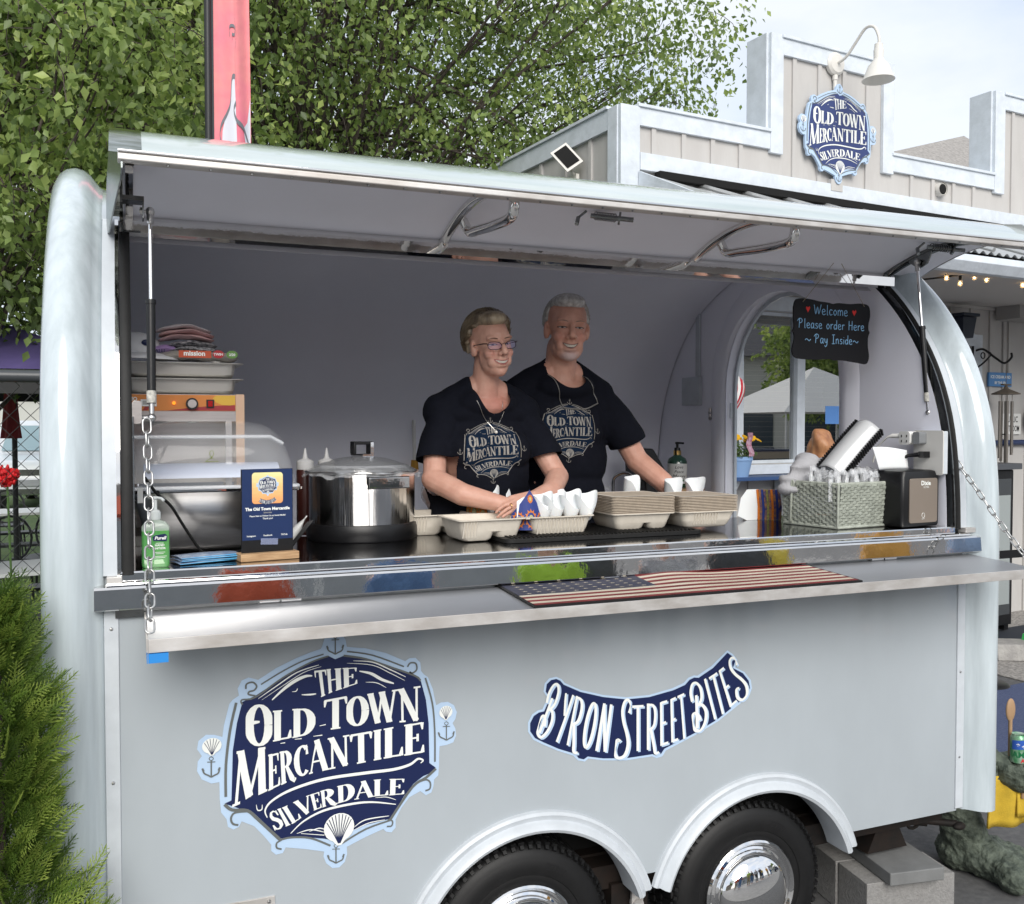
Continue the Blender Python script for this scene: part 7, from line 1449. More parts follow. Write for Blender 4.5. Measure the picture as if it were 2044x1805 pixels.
b = B(); b.box((0, 0, 0), (.36, .02, .14)); b.build('board', mat('sky_blue_paint', (.07, .22, .48), .5), t, bevel=.003); b = B(); text_mesh(b, 'ICE CREAM AND', .042, lambda x, y: (x, -.0115, .012 + y), bold=.001); text_mesh(b, 'BY THE SEA', .036, lambda x, y: (x, -.0115, -.045 + y), bold=.001); b.build('letters', VWHITE, t, normals=False)
t = thing('restroom_sign', 'white sign reading PUBLIC RESTROOM in black letters on the shop wall', 'sign', bw(4.79, .021, 1.90), BR)
b = B(); b.box((0, 0, 0), (.30, .004, .21)); b.build('sheet', WP, t); b = B(); text_mesh(b, 'PUBLIC', .085, lambda x, y: (x, -.003, .018 + y), bold=.001, sx=.72); text_mesh(b, 'RESTROOM', .085, lambda x, y: (x, -.003, -.075 + y), bold=.001, sx=.56); b.build('letters', BLACK, t, normals=False)
t = thing('conduit', 'grey conduit running up the shop wall behind the wind chime', 'conduit', bw(4.66, .012, 0), BR); b = B(); b.tube([(0, 0, .3), (0, 0, 2.92)], .012, 8); b.build('pipe', BE, t)
t = thing('blue_pipe', 'dark blue pipe rail running along the shop wall', 'pipe', bw(4.3, .04, 1.71), BR); b = B(); b.tube([(0, 0, 0), (3.5, 0, .01)], .028, 12); b.tube([(.30, 0, 0), (.34, 0, 0)], .036, 12)
for x in (.36, 1.6): b.tube([(x, .03, -.07), (x, .03, .07)], .012, 8)
b.build('pipe', mat('pipe_navy', (.02, .035, .10), .4), t, smooth=50)
t = thing('hanging_bag', 'dark blue cloth bag hanging on the shop wall at the right edge', 'bag', bw(5.12, .1, 1.95), BR); b = B(); b.ell((0, 0, 0), (.16, .08, .16), 16); b.build('bag_cloth', mat('bag_navy', (.02, .03, .08), .8), t, smooth=70)
# black smoker cabinet
t = thing('smoker_cabinet', 'tall black metal smoker cabinet with a pipe handle standing on the porch', 'smoker', bw(3.10, .62, .0), BR)
b = B(); b.box2((.02, 0, .05), (.85, .55, 1.48)); b.build('cabinet', BLACK, t, bevel=.01); b = B(); b.box2((-.03, -.05, 1.485), (.9, .6, 1.54)); b.build('top_panel', mat('dark_grey_top', (.07, .075, .085), .4), t, bevel=.004)
b = B(); b.tube(cr([(.20, -.01, 1.36), (.12, -.07, 1.36), (.07, -.09, 1.30), (.06, -.09, .55), (.10, -.06, .46), (.2, -.01, .45)], 5), .04, 12); b.build('pipe_handle', BLACK, t, smooth=60)
b = B(); b.box2((.25, -.012, .15), (.80, -.002, 1.40)); b.build('door_panel', mat('cabinet_grey', (.05, .055, .06), .35), t, bevel=.004); b = B(); b.box2((.50, -.018, .25), (.78, -.0125, 1.25)); b.build('glass_front', mat('pale_glass_front', (.30, .33, .33), .15), t)
b = B()
for x in (.08, .8): b.box2((x - .03, .02, 0), (x + .03, .5, .05))
b.build('foot', BLACK, t)
t = thing('green_toy', 'bright green plastic watering toy by the smoker cabinet', 'toy', bw(3.28, 1.25, -.02), BR); GRN = mat('toy_green', (.03, .36, .08), .35)
b = B(); b.ring([(.03 + .07 * math.cos(a), 0, .46 + .06 * math.sin(a)) for a in np.linspace(0, 2 * PI, 17)[:-1]], .012, 6); b.ell((.04, 0, .36), (.05, .05, .06), 12); b.build('hoop', GRN, t, smooth=60)
b = B(); b.prism([(-.09, 0), (.10, 0), (.05, .17), (-.03, .17)], -.06, .06, 'y'); b.build('basket', GRN, t)
t = thing('lilac_flower', 'small lilac blossom peeking past the trailer end', 'flower', bw(3.09, 1.0, .36), BR); b = B()
for dx, dz in ((0, .04), (.03, .0), (.0, -.03), (-.02, .01)): b.ell((dx, 0, dz), (.035, .01, .022), 10)
b.build('petal', mat('lilac_petal', (.55, .42, .68), .6), t, smooth=60); b = B(); b.tube([(0, .01, 0), (-.02, .02, -.36)], .006, 6); b.build('stem', mat('stem_green', (.06, .12, .03), .7), t)
# porch items seen through the trailer window
t = thing('window_ledge', 'blue painted ledge under the shop window', 'ledge', bw(1.5, 0, 1.44), BR); b = B(); b.box2((-.85, -.30, 0), (.95, -.02, .03)); b.build('ledge_top', mat('ledge_blue', (.03, .07, .18), .5), t, bevel=.004)
for x in (-.5, .1, .7): b = B(); b.prism([(-.03, 0), (-.24, -.0), (-.03, -.30)], x - .02, x + .02, 'x'); b.build('ledge_bracket', TRW, t)
t = thing('flower_pot', 'pale blue flower pot with yellow marigolds and a tiny flag on the window ledge', 'flower pot', bw(1.03, .18, 1.47), BR)
b = B(); b.lathe([(.088, 0), (.118, .135), (.124, .135), (.124, .165), (.11, .165), (.10, .15)], n=32); b.build('pot', mat('pot_blue', (.22, .36, .60), .5), t, smooth=40)
rnd = random.Random(5); b = B()
for k in range(420):
    a = rnd.uniform(0, 2 * PI); r_ = rnd.uniform(0, .17) ; z = .16 + rnd.uniform(0, .15) * (1 - r_ / .25); c = Vector((r_ * math.cos(a), r_ * math.sin(a) * .8, z)); d = Vector((rnd.gauss(0, 1), rnd.gauss(0, 1), rnd.gauss(0, 1))).normalized() * .02; e = d.orthogonal().normalized() * .007; b.add([c - d, c + e, c + d, c - e], [(0, 1, 2, 3)])
tag(b.build('leaf', mat('marigold_leaf', (.07, .13, .03), .7), t, normals=False), kind='stuff')
fl0 = None
for k in range(11):
    x, y, z = rnd.uniform(-.15, .22), rnd.uniform(-.11, .06), rnd.uniform(.27, .36)
    if fl0 is None:
        b = B()
        for j in range(22): a = j * 2.4; r_ = .030 * math.sqrt(j / 22); b.ell((r_ * math.cos(a), r_ * math.sin(a), .008 * (1 - j / 22)), (.010, .010, .005), 6)
        fl0 = b.build('marigold', mat('marigold_yellow', (.75, .42, .01), .7), t, smooth=60); c = fl0
    else: c = fl0.copy(); col.objects.link(c)
    c.location = (x, y, z); c.rotation_euler = (rnd.uniform(.2, 1.0), rnd.uniform(-.4, .4), 0)
b = B(); b.tube([(.0, -.10, .12), (.005, -.13, .42)], .004, 6); b.build('flag_stick', BLACK, t); b = B(); b.grid(lambda u, v: (-.01 + .055 * v + .01 * math.sin(u * 9), -.13 + .01 * math.sin(u * 5), .36 - .19 * u), 8, 4); b.build('small_flag', mat('small_flag', (.45, .33, .42), .8, c2=(.28, .08, .12), vscale=40), t, solid=.001)
t = thing('hanging_flag', 'red and white striped flag hanging beside the shop window', 'flag', bw(.50, .60, 2.40), BR)
def fw(u, v): return (.02 + .20 * v * (1 - .5 * u) + .02 * math.sin(u * 8), .03 * math.sin(v * 6 + u * 3), -.62 * u - .22 * v * (1 - u))
for k in range(9):
    b = B(); b.grid(lambda u, v: fw(u, lerp(k / 9, (k + 1) / 9, v)), 14, 1); b.build('stripe', mat('bright_red', (.55, .02, .04), .7) if k % 2 == 0 else WP, t, solid=.001)
b = B(); b.tube([(.0, 0, .25), (.02, 0, -.7)], .012, 8); b.build('pole', WP, t)
t = thing('person', 'woman with strawberry-blond hair standing outside past the trailer window', 'person', (4.02, 2.08, -.03), R(-35))
b = B(); limb(b, [(0, 0, 1.55), (0, 0, 1.66)], [.05, .05]); b.ell((0, .015, 1.76), (.072, .085, .11), 16); b.ell((0, 0, 1.35), (.19, .11, .22), 16); b.ell((0, 0, 1.05), (.17, .12, .2), 14)
for s in (-1, 1): limb(b, [(s * .18, 0, 1.48), (s * .22, .02, 1.2), (s * .18, .12, .98)], [.05, .042, .03]); limb(b, [(s * .09, 0, .95), (s * .09, 0, .5), (s * .09, 0, .0)], [.09, .06, .045]); b.ell((s * .09, .05, 0), (.04, .11, .035), 10); hand(b, (s * .18, .12, .98), (0, .3, -1), (0, 1, .3), .9, curl=.3)
m_ = remesh(b, .012, 3); SK2 = mat('skin_plain', SKINC, .5); m_.materials.append(SK2); o = bpy.data.objects.new('body', m_); col.objects.link(o); o.parent = t
b = B(); b.ell((0, -.02, 1.79), (.088, .098, .105), 16); b.ell((0, -.07, 1.68), (.075, .05, .12), 16); b.ell((.02, -.09, 1.60), (.05, .04, .10), 12); m_ = remesh(b, .008, 3); fold(m_, .034, 4); m_.materials.append(mat('strawberry_hair', (.42, .20, .09), .45, c2=(.26, .11, .05), vscale=30, stretch=(1, 1, .25))); o = bpy.data.objects.new('hair', m_); col.objects.link(o); o.parent = t
b = B(); b.ell((0, 0, 1.36), (.205, .125, .22), 16); b.ell((0, 0, 1.1), (.185, .135, .2), 14)
for s in (-1, 1): limb(b, [(s * .17, 0, 1.48), (s * .21, .01, 1.3)], [.065, .06])
m_ = remesh(b, .014, 3); m_.materials.append(mat('grey_tee', (.25, .26, .28), .9)); o = bpy.data.objects.new('shirt', m_); col.objects.link(o); o.parent = t
# ---------------------------------------------------------------- right foreground
b = B(); b.box2((2.5, -3.4, GZ + .004), (30, .2, GZ + .010)); b.M = None
g = b.build('aggregate_pavement', AGG); g.location = (3.557, 3.82, 0); g.rotation_euler = (0, 0, BR); tag(g, kind='structure')
CARP = mat('blue_carpet', (.045, .065, .15), .95, c2=(.10, .125, .22), vscale=55, stretch=(1, 4, 1), bump=1, bscale=160, bdist=.006)
t = thing('blue_carpet', 'blue ribbed outdoor carpet laid on the ground past the trailer end', 'carpet', (4.2, .5, GZ + .012), R(6))
b = B(); b.box2((0, .22, 0), (4.5, 1.62, .010)); b.build('pile', CARP, t)
t = thing('door_mat', 'dark mat in front of the smoker cabinet', 'mat', bw(3.4, .75, GZ + .012), BR); b = B(); b.box2((-.3, -.3, 0), (1.2, .25, .012)); b.build('mat_pile', mat('dark_mat', (.02, .025, .035), .95), t)
t = thing('wheel_stop', 'rough concrete wheel stop on the aggregate ground', 'wheel stop', (6.75, 2.97, GZ + .01), R(-28))
b = B(); b.prism([(-.16, 0), (.16, 0), (.12, .13), (-.12, .13)], -.15, 1.6, 'x'); b.build('concrete', mat('rough_concrete', (.36, .35, .33), .9, c2=(.26, .25, .24), vscale=12, bump=1, bscale=40, bdist=.012), t, bevel=.012)
t = thing('yellow_line', 'yellow painted line on the asphalt', 'painted line', (4.0, .78, GZ + .004), R(-25)); b = B(); b.box2((0, 0, 0), (2.5, .06, .002)); b.build('paint', mat('yellow_paint', (.62, .40, .05), .7, var=.2, vscale=40), t)
t = thing('barrier_post', 'black barrier post with a round base and a retractable belt', 'barrier', (5.85, 2.42, GZ + .01))
b = B(); b.lathe([(.17, 0), (.17, .012), (.15, .025), (.03, .035)], n=32); b.tube([(0, 0, .03), (0, 0, 1.0)], .032, 16); b.build('post', BLACK, t, smooth=40)
b = B(); b.box2((.03, -.002, .93), (2.2, .002, .99)); b.build('belt', BLACK, t)
# blocks
CMU = mat('cinder_block', (.30, .295, .285), .95, c2=(.235, .23, .225), vscale=60, bump=1, bscale=130, bdist=.004)
bl0 = thing('cinder_block', 'front cinder block under the trailer corner, its long face towards the viewer', 'cinder block', (2.795, .15, GZ), R(-8), 'cinder blocks under the trailer corner')
b = B(); b.box((0, 0, .095), (.39, .19, .188)); b.build('block', CMU, bl0, bevel=.004)
c = copy_tree(bl0); c.location = (2.815, .345, GZ); c['label'] = 'rear cinder block right behind the front one, under the slab'
t = thing('concrete_slab', 'smooth grey paver slab laid across the cinder blocks', 'paver', (2.80, .21, GZ + .190), R(-9)); b = B(); b.box((0, 0, .026), (.235, .40, .05)); b.build('slab', mat('smooth_concrete', (.20, .205, .205), .8, var=.2, vscale=10, bump=.3, bscale=80), t, bevel=.005)
# statue
STN = mat('mossy_green_resin', (.13, .155, .12), .7, c2=(.045, .058, .045), vscale=24, bump=1, bscale=34, bdist=.02)
t = thing('bigfoot_statue', 'mossy dark green shaggy statue with a big bare foot and a cupped hand', 'statue', (3.40, .33, GZ), 0)
b = B()
limb(b, [(-.26, .20, 1.0), (-.16, .10, .62), (-.08, .04, .36), (-.04, .0, .14)], [.16, .12, .10, .085], 18)
for p_, r_ in (((-.03, .02, .07), (.10, .11, .08)), ((.01, -.06, .07), (.12, .12, .08)), ((.06, -.13, .06), (.13, .11, .07))): b.ell(p_, r_, 18)
for k, (x, y, r_) in enumerate([(-.03, -.225, .055), (.045, -.245, .048), (.11, -.235, .044), (.165, -.205, .040), (.205, -.16, .036)]): b.ell((x, y, r_ + .002), (r_, r_ * 1.3, r_), 12)
limb(b, [(-.30, .12, .80), (-.22, .0, .60), (-.02, -.16, .47)], [.08, .075, .065], 16)
m_ = remesh(b, .009, 2)
fold(m_, .020, 20); a_ = coords(m_); nn_ = np.empty(len(a_) * 3); m_.vertices.foreach_get('normal', nn_); nn_ = nn_.reshape(-1, 3)
setco(m_, a_ + nn_ * np.array([.010 * abs(noise.noise(Vector((p[0] * 34, p[1] * 34, p[2] * 20)))) + .006 * noise.noise(Vector((p[0] * 70, p[1] * 70, p[2] * 40))) for p in a_])[:, None])
m_.materials.append(STN); o = bpy.data.objects.new('leg_and_foot', m_); col.objects.link(o); o.parent = t
b = B()
def cup(u, v):
    a = 2 * PI * u; pr_2 = [(.02, .46), (.075, .455), (.105, .50), (.108, .555), (.098, .572), (.080, .560), (.072, .53), (.03, .50)]; r_, z = plin(pr_2, v); k = .010 * noise.noise(Vector((math.cos(a) * 4, math.sin(a) * 4, z * 26))); return (.045 + (r_ + k) * math.cos(a) * 1.15, -.20 + (r_ + k) * math.sin(a), z - .03)
b.grid(cup, 40, 20)
for k in range(4): b.ell((.12 + .004 * k, -.27 + .045 * k, .50 - .01 * k), (.035, .024, .030), 10)
b.build('cupped_hand', STN, t, smooth=70)
t = thing('drink_can', 'green, white and blue soda can with stars standing in the statue hand', 'can', (3.425, .125, .49))
b = B(); b.lathe([(.024, 0), (.033, .006), (.033, .100), (.031, .108), (.026, .118), (.027, .121), (.024, .119), (.001, .117)], n=32); b.build('can_body', mat('can_print', (.62, .64, .62), .25, .3, c2=(.03, .25, .08), vscale=20, stretch=(1, 1, .5)), t, smooth=40)
def oncan(x, y): a = -PI / 2 - .32 + x / .033; return (.0336 * math.cos(a), .0336 * math.sin(a), y)
b = B(); b.grid(lambda u, v: oncan((u - .5) * .09, lerp(.060, .098, v) + .01 * u), 12, 2); b.build('blue_band', mat('can_blue', (.03, .10, .42), .3), t)
b = B(); text_mesh(b, 'AMER', .034, lambda x, y: oncan(x, .030 + y), bold=.001); b.build('can_letters', mat('can_green', (.01, .14, .05), .3), t, normals=False); b = B(); text_mesh(b, 'ADE', .022, lambda x, y: oncan(x + .012, .010 + y), bold=.001); b.build('can_red_letters', mat('can_red', (.55, .02, .03), .3), t, normals=False)
b = B()
for x, y in ((-.02, .085), (.0, .078), (.018, .092)): text_mesh(b, '*', .03, lambda X, Y: tuple(Vector(oncan(x + X, y + Y - .02)) * 1.01), bold=.001)
b.build('can_stars', VWHITE, t, normals=False)
t = thing('wooden_spoon', 'wooden spoon standing up behind the soda can', 'spoon', (3.435, .175, .46)); b = B(); b.ell((.0, 0, .235), (.026, .010, .05), 16); b.tube([(0, 0, .0), (0, 0, .20)], .008, 8); b.build('spoon_wood', mat('spoon_wood', (.36, .23, .13), .6), t, smooth=60)
t = thing('yellow_cloth', 'yellow felt pouch hanging from the statue arm', 'pouch', (3.40, .12, .44), R(-18)); YEL = mat('yellow_felt', (.62, .42, .04), .95, var=.15, vscale=30, bump=.8, bscale=200)
b = B(); b.grid(lambda u, v: (lerp(-.115, .075, u), -.02 + .014 * math.sin(u * 9) + .02 * v, -.22 * v + .02 * u), 16, 8); b.build('felt_sheet', YEL, t, smooth=60, solid=.010)
b = B(); b.grid(lambda u, v: (lerp(-.01, .055, u), -.035 + .006 * math.sin(u * 7), -.06 - .10 * v), 8, 4); b.build('felt_pocket', YEL, t, smooth=60, solid=.008)
b = B(); b.tube([(.01, -.038, .04), (.012, -.038, -.08)], .008, 8); b.build('stick', mat('spoon_wood', (.36, .23, .13), .6), t)
# ---------------------------------------------------------------- vegetation
def leaf_mat(name, c0, c1, c2):
    m = bpy.data.materials.new(name); m.use_nodes = True; n = m.node_tree.nodes; l = m.node_tree.links; b = n['Principled BSDF']; b.inputs['Roughness'].default_value = .42; b.inputs['Specular IOR Level'].default_value = .45
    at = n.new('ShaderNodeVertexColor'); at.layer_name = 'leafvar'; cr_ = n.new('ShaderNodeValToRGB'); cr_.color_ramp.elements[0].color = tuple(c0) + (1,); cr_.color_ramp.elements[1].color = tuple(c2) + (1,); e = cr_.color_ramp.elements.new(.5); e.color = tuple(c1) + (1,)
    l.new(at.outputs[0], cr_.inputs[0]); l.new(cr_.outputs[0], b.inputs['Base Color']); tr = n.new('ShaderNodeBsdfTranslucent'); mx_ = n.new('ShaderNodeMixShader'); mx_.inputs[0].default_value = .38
    hs = n.new('ShaderNodeHueSaturation'); hs.inputs['Value'].default_value = 1.5; hs.inputs['Saturation'].default_value = 1.1; l.new(cr_.outputs[0], hs.inputs['Color']); l.new(hs.outputs[0], tr.inputs[0])
    l.new(b.outputs[0], mx_.inputs[1]); l.new(tr.outputs[0], mx_.inputs[2]); l.new(mx_.outputs[0], n['Material Output'].inputs[0]); return m
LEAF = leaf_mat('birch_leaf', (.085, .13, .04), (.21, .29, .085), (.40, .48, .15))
BARK = mat('bark', (.10, .08, .065), .9, c2=(.05, .04, .035), vscale=18, stretch=(1, 1, .3), bump=1, bscale=40, bdist=.02)
def leaves_mesh(name, pos, ax, nrm, size, var, matl, parent, wfac=.62):
    """each leaf a folded pointed blade of 4 triangles"""
    n = len(pos); ax = ax / np.linalg.norm(ax, axis=1, keepdims=True); side = np.cross(ax, nrm); side /= np.linalg.norm(side, axis=1, keepdims=True) + 1e-9; up = np.cross(side, ax); s = size[:, None]
    P0 = pos; P1 = pos + ax * s * .42 + side * s * wfac * .5 + up * s * .10; P2 = pos + ax * s; P3 = pos + ax * s * .42 - side * s * wfac * .5 + up * s * .10; P4 = pos + ax * s * .45
    v = np.stack([P0, P1, P2, P3, P4], 1).reshape(-1, 3); b0 = np.arange(n) * 5
    f = np.stack([np.stack([b0, b0 + 1, b0 + 4], 1), np.stack([b0 + 1, b0 + 2, b0 + 4], 1), np.stack([b0 + 2, b0 + 3, b0 + 4], 1), np.stack([b0 + 3, b0, b0 + 4], 1)], 1).reshape(-1)
    me = bpy.data.meshes.new(name); me.vertices.add(len(v)); me.vertices.foreach_set('co', v.reshape(-1)); nf = n * 4; me.loops.add(nf * 3); me.loops.foreach_set('vertex_index', f.astype(np.int32)); me.polygons.add(nf)
    me.polygons.foreach_set('loop_start', np.arange(nf) * 3); me.polygons.foreach_set('loop_total', np.full(nf, 3)); me.update()
    ca = me.color_attributes.new('leafvar', 'FLOAT_COLOR', 'POINT'); c = np.ones((n * 5, 4)); c[:, :3] = np.repeat(var, 5)[:, None]; ca.data.foreach_set('color', c.reshape(-1))
    me.materials.append(matl); o = bpy.data.objects.new(name, me); col.objects.link(o); o.parent = parent; return o
def tree(label, base, H0, cen, rad, ntw, lsize, seed, nper=11, clumps=60, keep=None):
    rs = np.random.RandomState(seed); t = thing('birch_tree', label, 'tree', base, 0, 'leafy trees behind the trailer'); base = np.array(base)
    cen = np.array(cen); rad = np.array(rad)
    # clump centres inside the crown, biased outward, with holes
    cl = []
    while len(cl) < clumps:
        d = rs.normal(size=3); d /= np.linalg.norm(d); r_ = rs.uniform(.25, 1) ** .5; p = cen + d * rad * r_ * .93
        if keep is None or keep(p): cl.append(p)
    cl = np.array(cl)
    b = B(); tp = Vector(tuple(cen * .55 + base * .45)); tp.x, tp.y = cen[0] * .7 + base[0] * .3, cen[1] * .7 + base[1] * .3
    tr = [Vector(base), Vector(base).lerp(tp, .5) + Vector((.1, .05, 0)), tp, Vector(tuple(cen + np.array((0, 0, rad[2] * .6))))]
    tr = [p - Vector(base) for p in tr]; b.tube(cr(tr, 6), [lerp(.20, .03, k / 18) * (rad[0] / 4 + .3) for k in range(19)], 12); b.build('trunk', BARK, t, smooth=60)
    trc = cr(tr, 6)
    b = B()
    for k, c in enumerate(cl):
        st = trc[rs.randint(7, 17)]; e = Vector(tuple(c - base)); m1 = st.lerp(e, .5) + Vector((rs.normal() * .2, rs.normal() * .2, .25)); r0 = .024 * (rad[0] / 4 + .2)
        b.tube(cr([st, m1, e], 5), [lerp(r0, .006, j / 10) for j in range(11)], 6)
        for q_ in range(2):
            e2 = e + Vector((rs.normal() * .35, rs.normal() * .35, rs.normal() * .25 - .1)); m2 = m1.lerp(e, .5); b.tube(cr([m2, e.lerp(e2, .4) + Vector((0, 0, .08)), e2], 4), [.010, .009, .008, .007, .006, .005, .004, .003, .002], 5)
    b.build('branch', BARK, t, smooth=60)
    P, A, NN, S, V = [], [], [], [], []; tw = B()
    for k in range(ntw):
        c = cl[rs.randint(len(cl))]; sp = rad[0] * .15; st = c + rs.normal(size=3) * np.array((sp, sp, sp * .62))
        q2 = ((st - cen) / rad); 
        if (q2 ** 2).sum() > 1.12 or (keep is not None and not keep(st)): continue
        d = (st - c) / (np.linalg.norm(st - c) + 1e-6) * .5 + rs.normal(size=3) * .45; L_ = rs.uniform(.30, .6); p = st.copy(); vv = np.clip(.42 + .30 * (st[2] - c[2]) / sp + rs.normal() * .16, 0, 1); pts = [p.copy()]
        for j in range(nper):
            d = d * .9 + rs.normal(size=3) * .10 + np.array((0, 0, -.07)); d2 = d / np.linalg.norm(d); p = p + d2 * L_ / nper
            if j % 3 == 2: pts.append(p.copy())
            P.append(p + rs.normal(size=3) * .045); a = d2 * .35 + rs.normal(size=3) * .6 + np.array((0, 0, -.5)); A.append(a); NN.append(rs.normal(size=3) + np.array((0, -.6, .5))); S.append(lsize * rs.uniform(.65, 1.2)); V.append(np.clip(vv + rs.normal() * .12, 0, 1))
        if k % 4 == 0: tw.tube([tuple(x - base) for x in pts], .0035, 3, caps=False)
    tag(tw.build('twig', BARK, t, normals=False), kind='stuff')
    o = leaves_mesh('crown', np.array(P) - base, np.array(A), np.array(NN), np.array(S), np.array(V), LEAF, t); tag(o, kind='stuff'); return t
def atpx(px, py, z):   # used once, to stand trees and car where the photo has them
    x = (px - 1022) / 1890; y = (902 - py) / 1890; v = (_f + _rt * x + _u * y) * z; return Vector((v.x, v.y - 2.7, v.z + 1.9))
c = atpx(612, 60, 10.5)
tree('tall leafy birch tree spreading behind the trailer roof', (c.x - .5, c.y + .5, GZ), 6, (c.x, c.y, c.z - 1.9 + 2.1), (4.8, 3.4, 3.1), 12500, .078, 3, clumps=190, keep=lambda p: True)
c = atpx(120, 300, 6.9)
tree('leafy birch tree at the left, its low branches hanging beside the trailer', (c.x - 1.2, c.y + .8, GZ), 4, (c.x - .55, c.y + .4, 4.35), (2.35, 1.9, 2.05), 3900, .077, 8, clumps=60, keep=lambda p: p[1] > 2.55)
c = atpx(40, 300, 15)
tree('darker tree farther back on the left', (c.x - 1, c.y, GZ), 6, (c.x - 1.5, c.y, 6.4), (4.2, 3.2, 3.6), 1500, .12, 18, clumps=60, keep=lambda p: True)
# arborvitae in the left foreground
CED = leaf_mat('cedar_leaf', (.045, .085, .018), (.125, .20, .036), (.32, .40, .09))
def cedar(base, H_, rad, n, seed):
    rs = np.random.RandomState(seed); t = thing('arborvitae_shrub', 'feathery green arborvitae shrub in front of the trailer corner', 'shrub', tuple(base)); b = B(); b.tube([(0, 0, 0), (.01, 0, H_ * .9)], [.03, .004], 8); b.build('trunk', BARK, t)
    P, A, NN, S, V = [], [], [], [], []
    for k in range(n):
        h = rs.uniform(0, 1) ** 1.15; prof = rad * (1 - h) ** .62 * (.72 + .2 * math.sin(h * 17) + .12 * math.sin(h * 41)); a = rs.uniform(0, 2 * PI); rr = prof * rs.uniform(.45, 1.0)
        o = np.array((math.cos(a) * rr, math.sin(a) * rr, h * H_)); d = np.array((math.cos(a) * .75, math.sin(a) * .75, .75)) + rs.normal(size=3) * .22; d /= np.linalg.norm(d); sd = np.cross(d, rs.normal(size=3)); sd /= np.linalg.norm(sd); L_ = rs.uniform(.07, .13)
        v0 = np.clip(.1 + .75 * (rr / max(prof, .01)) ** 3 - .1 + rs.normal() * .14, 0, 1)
        for j in range(9):
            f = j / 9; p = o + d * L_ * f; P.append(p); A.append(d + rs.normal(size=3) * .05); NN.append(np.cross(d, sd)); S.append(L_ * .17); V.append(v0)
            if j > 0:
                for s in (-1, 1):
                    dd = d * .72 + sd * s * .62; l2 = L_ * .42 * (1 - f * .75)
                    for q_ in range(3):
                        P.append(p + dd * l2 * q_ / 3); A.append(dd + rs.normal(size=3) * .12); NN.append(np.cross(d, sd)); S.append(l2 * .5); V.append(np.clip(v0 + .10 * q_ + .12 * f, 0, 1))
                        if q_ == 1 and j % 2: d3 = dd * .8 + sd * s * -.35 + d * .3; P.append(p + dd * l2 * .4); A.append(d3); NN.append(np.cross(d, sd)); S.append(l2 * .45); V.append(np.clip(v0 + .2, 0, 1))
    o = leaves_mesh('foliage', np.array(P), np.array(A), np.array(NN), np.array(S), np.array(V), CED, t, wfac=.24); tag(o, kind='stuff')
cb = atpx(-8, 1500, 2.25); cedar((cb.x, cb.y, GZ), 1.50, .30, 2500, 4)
# ---------------------------------------------------------------- fence and what is behind it
IRB = mat('fence_black', (.016, .017, .018), .45)
t = thing('chainlink_fence', 'black chain-link fence with a round top rail left of the trailer', 'fence', (-3.2, 2.42, GZ))
b = B(); b.tube([(0, 0, 2.17), (2.95, 0, 2.17)], .030, 12); b.build('top_rail', mat('fence_rail', (.05, .055, .06), .35), t, smooth=60)
for x in (.3, 2.93): b = B(); b.tube([(x, .03, 0), (x, .03, 2.2)], .035, 12); b.build('post', IRB, t, smooth=60)
b = B(); p_ = .045; nx_ = 33
for k in range(nx_):
    b.tube([(k * 2 * p_ + (p_ if j % 2 else 0) - p_ * .5, (.003 if j % 2 else -.003), .02 + j * .0467) for j in range(47)], .0026, 3, caps=False); b.tube([(k * 2 * p_ - (p_ if j % 2 else 0) + p_ * 1.5, (.003 if j % 2 else -.003), .02 + j * .0467) for j in range(47)], .0026, 3, caps=False)
tag(b.build('wire_mesh', IRB, t, normals=False), kind='stuff')
t = thing('canopy_tent', 'purple canopy tent with a black valance behind the fence', 'canopy', (-1.3, 6.4, GZ)); PUR = mat('purple_fabric', (.17, .13, .36), .8, var=.2, vscale=4)
b = B(); b.add([(-1.6, -1.4, 2.34), (1.4, -1.4, 2.34), (1.4, 1.4, 2.34), (-1.6, 1.4, 2.34), (-.1, 0, 2.95)], [(0, 1, 4), (1, 2, 4), (2, 3, 4), (3, 0, 4)]); b.build('roof_fabric', PUR, t)
b = B(); b.box2((-1.6, -1.42, 2.16), (1.4, -1.40, 2.335)); b.box2((-1.6, 1.40, 2.16), (1.4, 1.42, 2.335)); b.build('valance', IRB, t)
for x, y in ((-1.58, -1.38), (1.38, -1.38), (-1.58, 1.38), (1.38, 1.38)): b = B(); b.tube([(x, y, 0), (x, y, 2.34)], .02, 8); b.build('leg', IRB, t)
t = thing('red_umbrella', 'closed dark red patio umbrella on a black pole behind the fence', 'umbrella', tuple(atpx(22, 846, 9.2).xy) + (GZ,)); 
b = B(); b.grid(lambda u, v: ((lerp(.045, .085, v ** 3) + .012 * math.sin(2 * PI * u * 6) * v) * math.cos(2 * PI * u), (lerp(.045, .085, v ** 3) + .012 * math.sin(2 * PI * u * 6) * v) * math.sin(2 * PI * u), lerp(2.75, 1.80, v)), 48, 10); b.build('fabric', mat('dark_red_fabric', (.20, .025, .028), .85), t, smooth=60); b = B(); b.tube([(.03, 0, 0), (.03, 0, 2.8)], .025, 10); b.build('pole', IRB, t)
VW = mat('white_van_paint', (.75, .78, .80), .2, coat=.6); t = thing('white_van', 'white van parked facing the fence', 'van', tuple(atpx(60, 846, 21).xy) + (GZ,), R(-8))
b = B(); b.prism([(-.0, .35), (-.02, .95), (.10, 1.12), (.85, 1.28), (1.35, 1.93), (1.7, 2.02), (4.6, 2.02), (4.8, .4)], -.95, .95, 'x'); b.build('body', VW, t, bevel=.06)
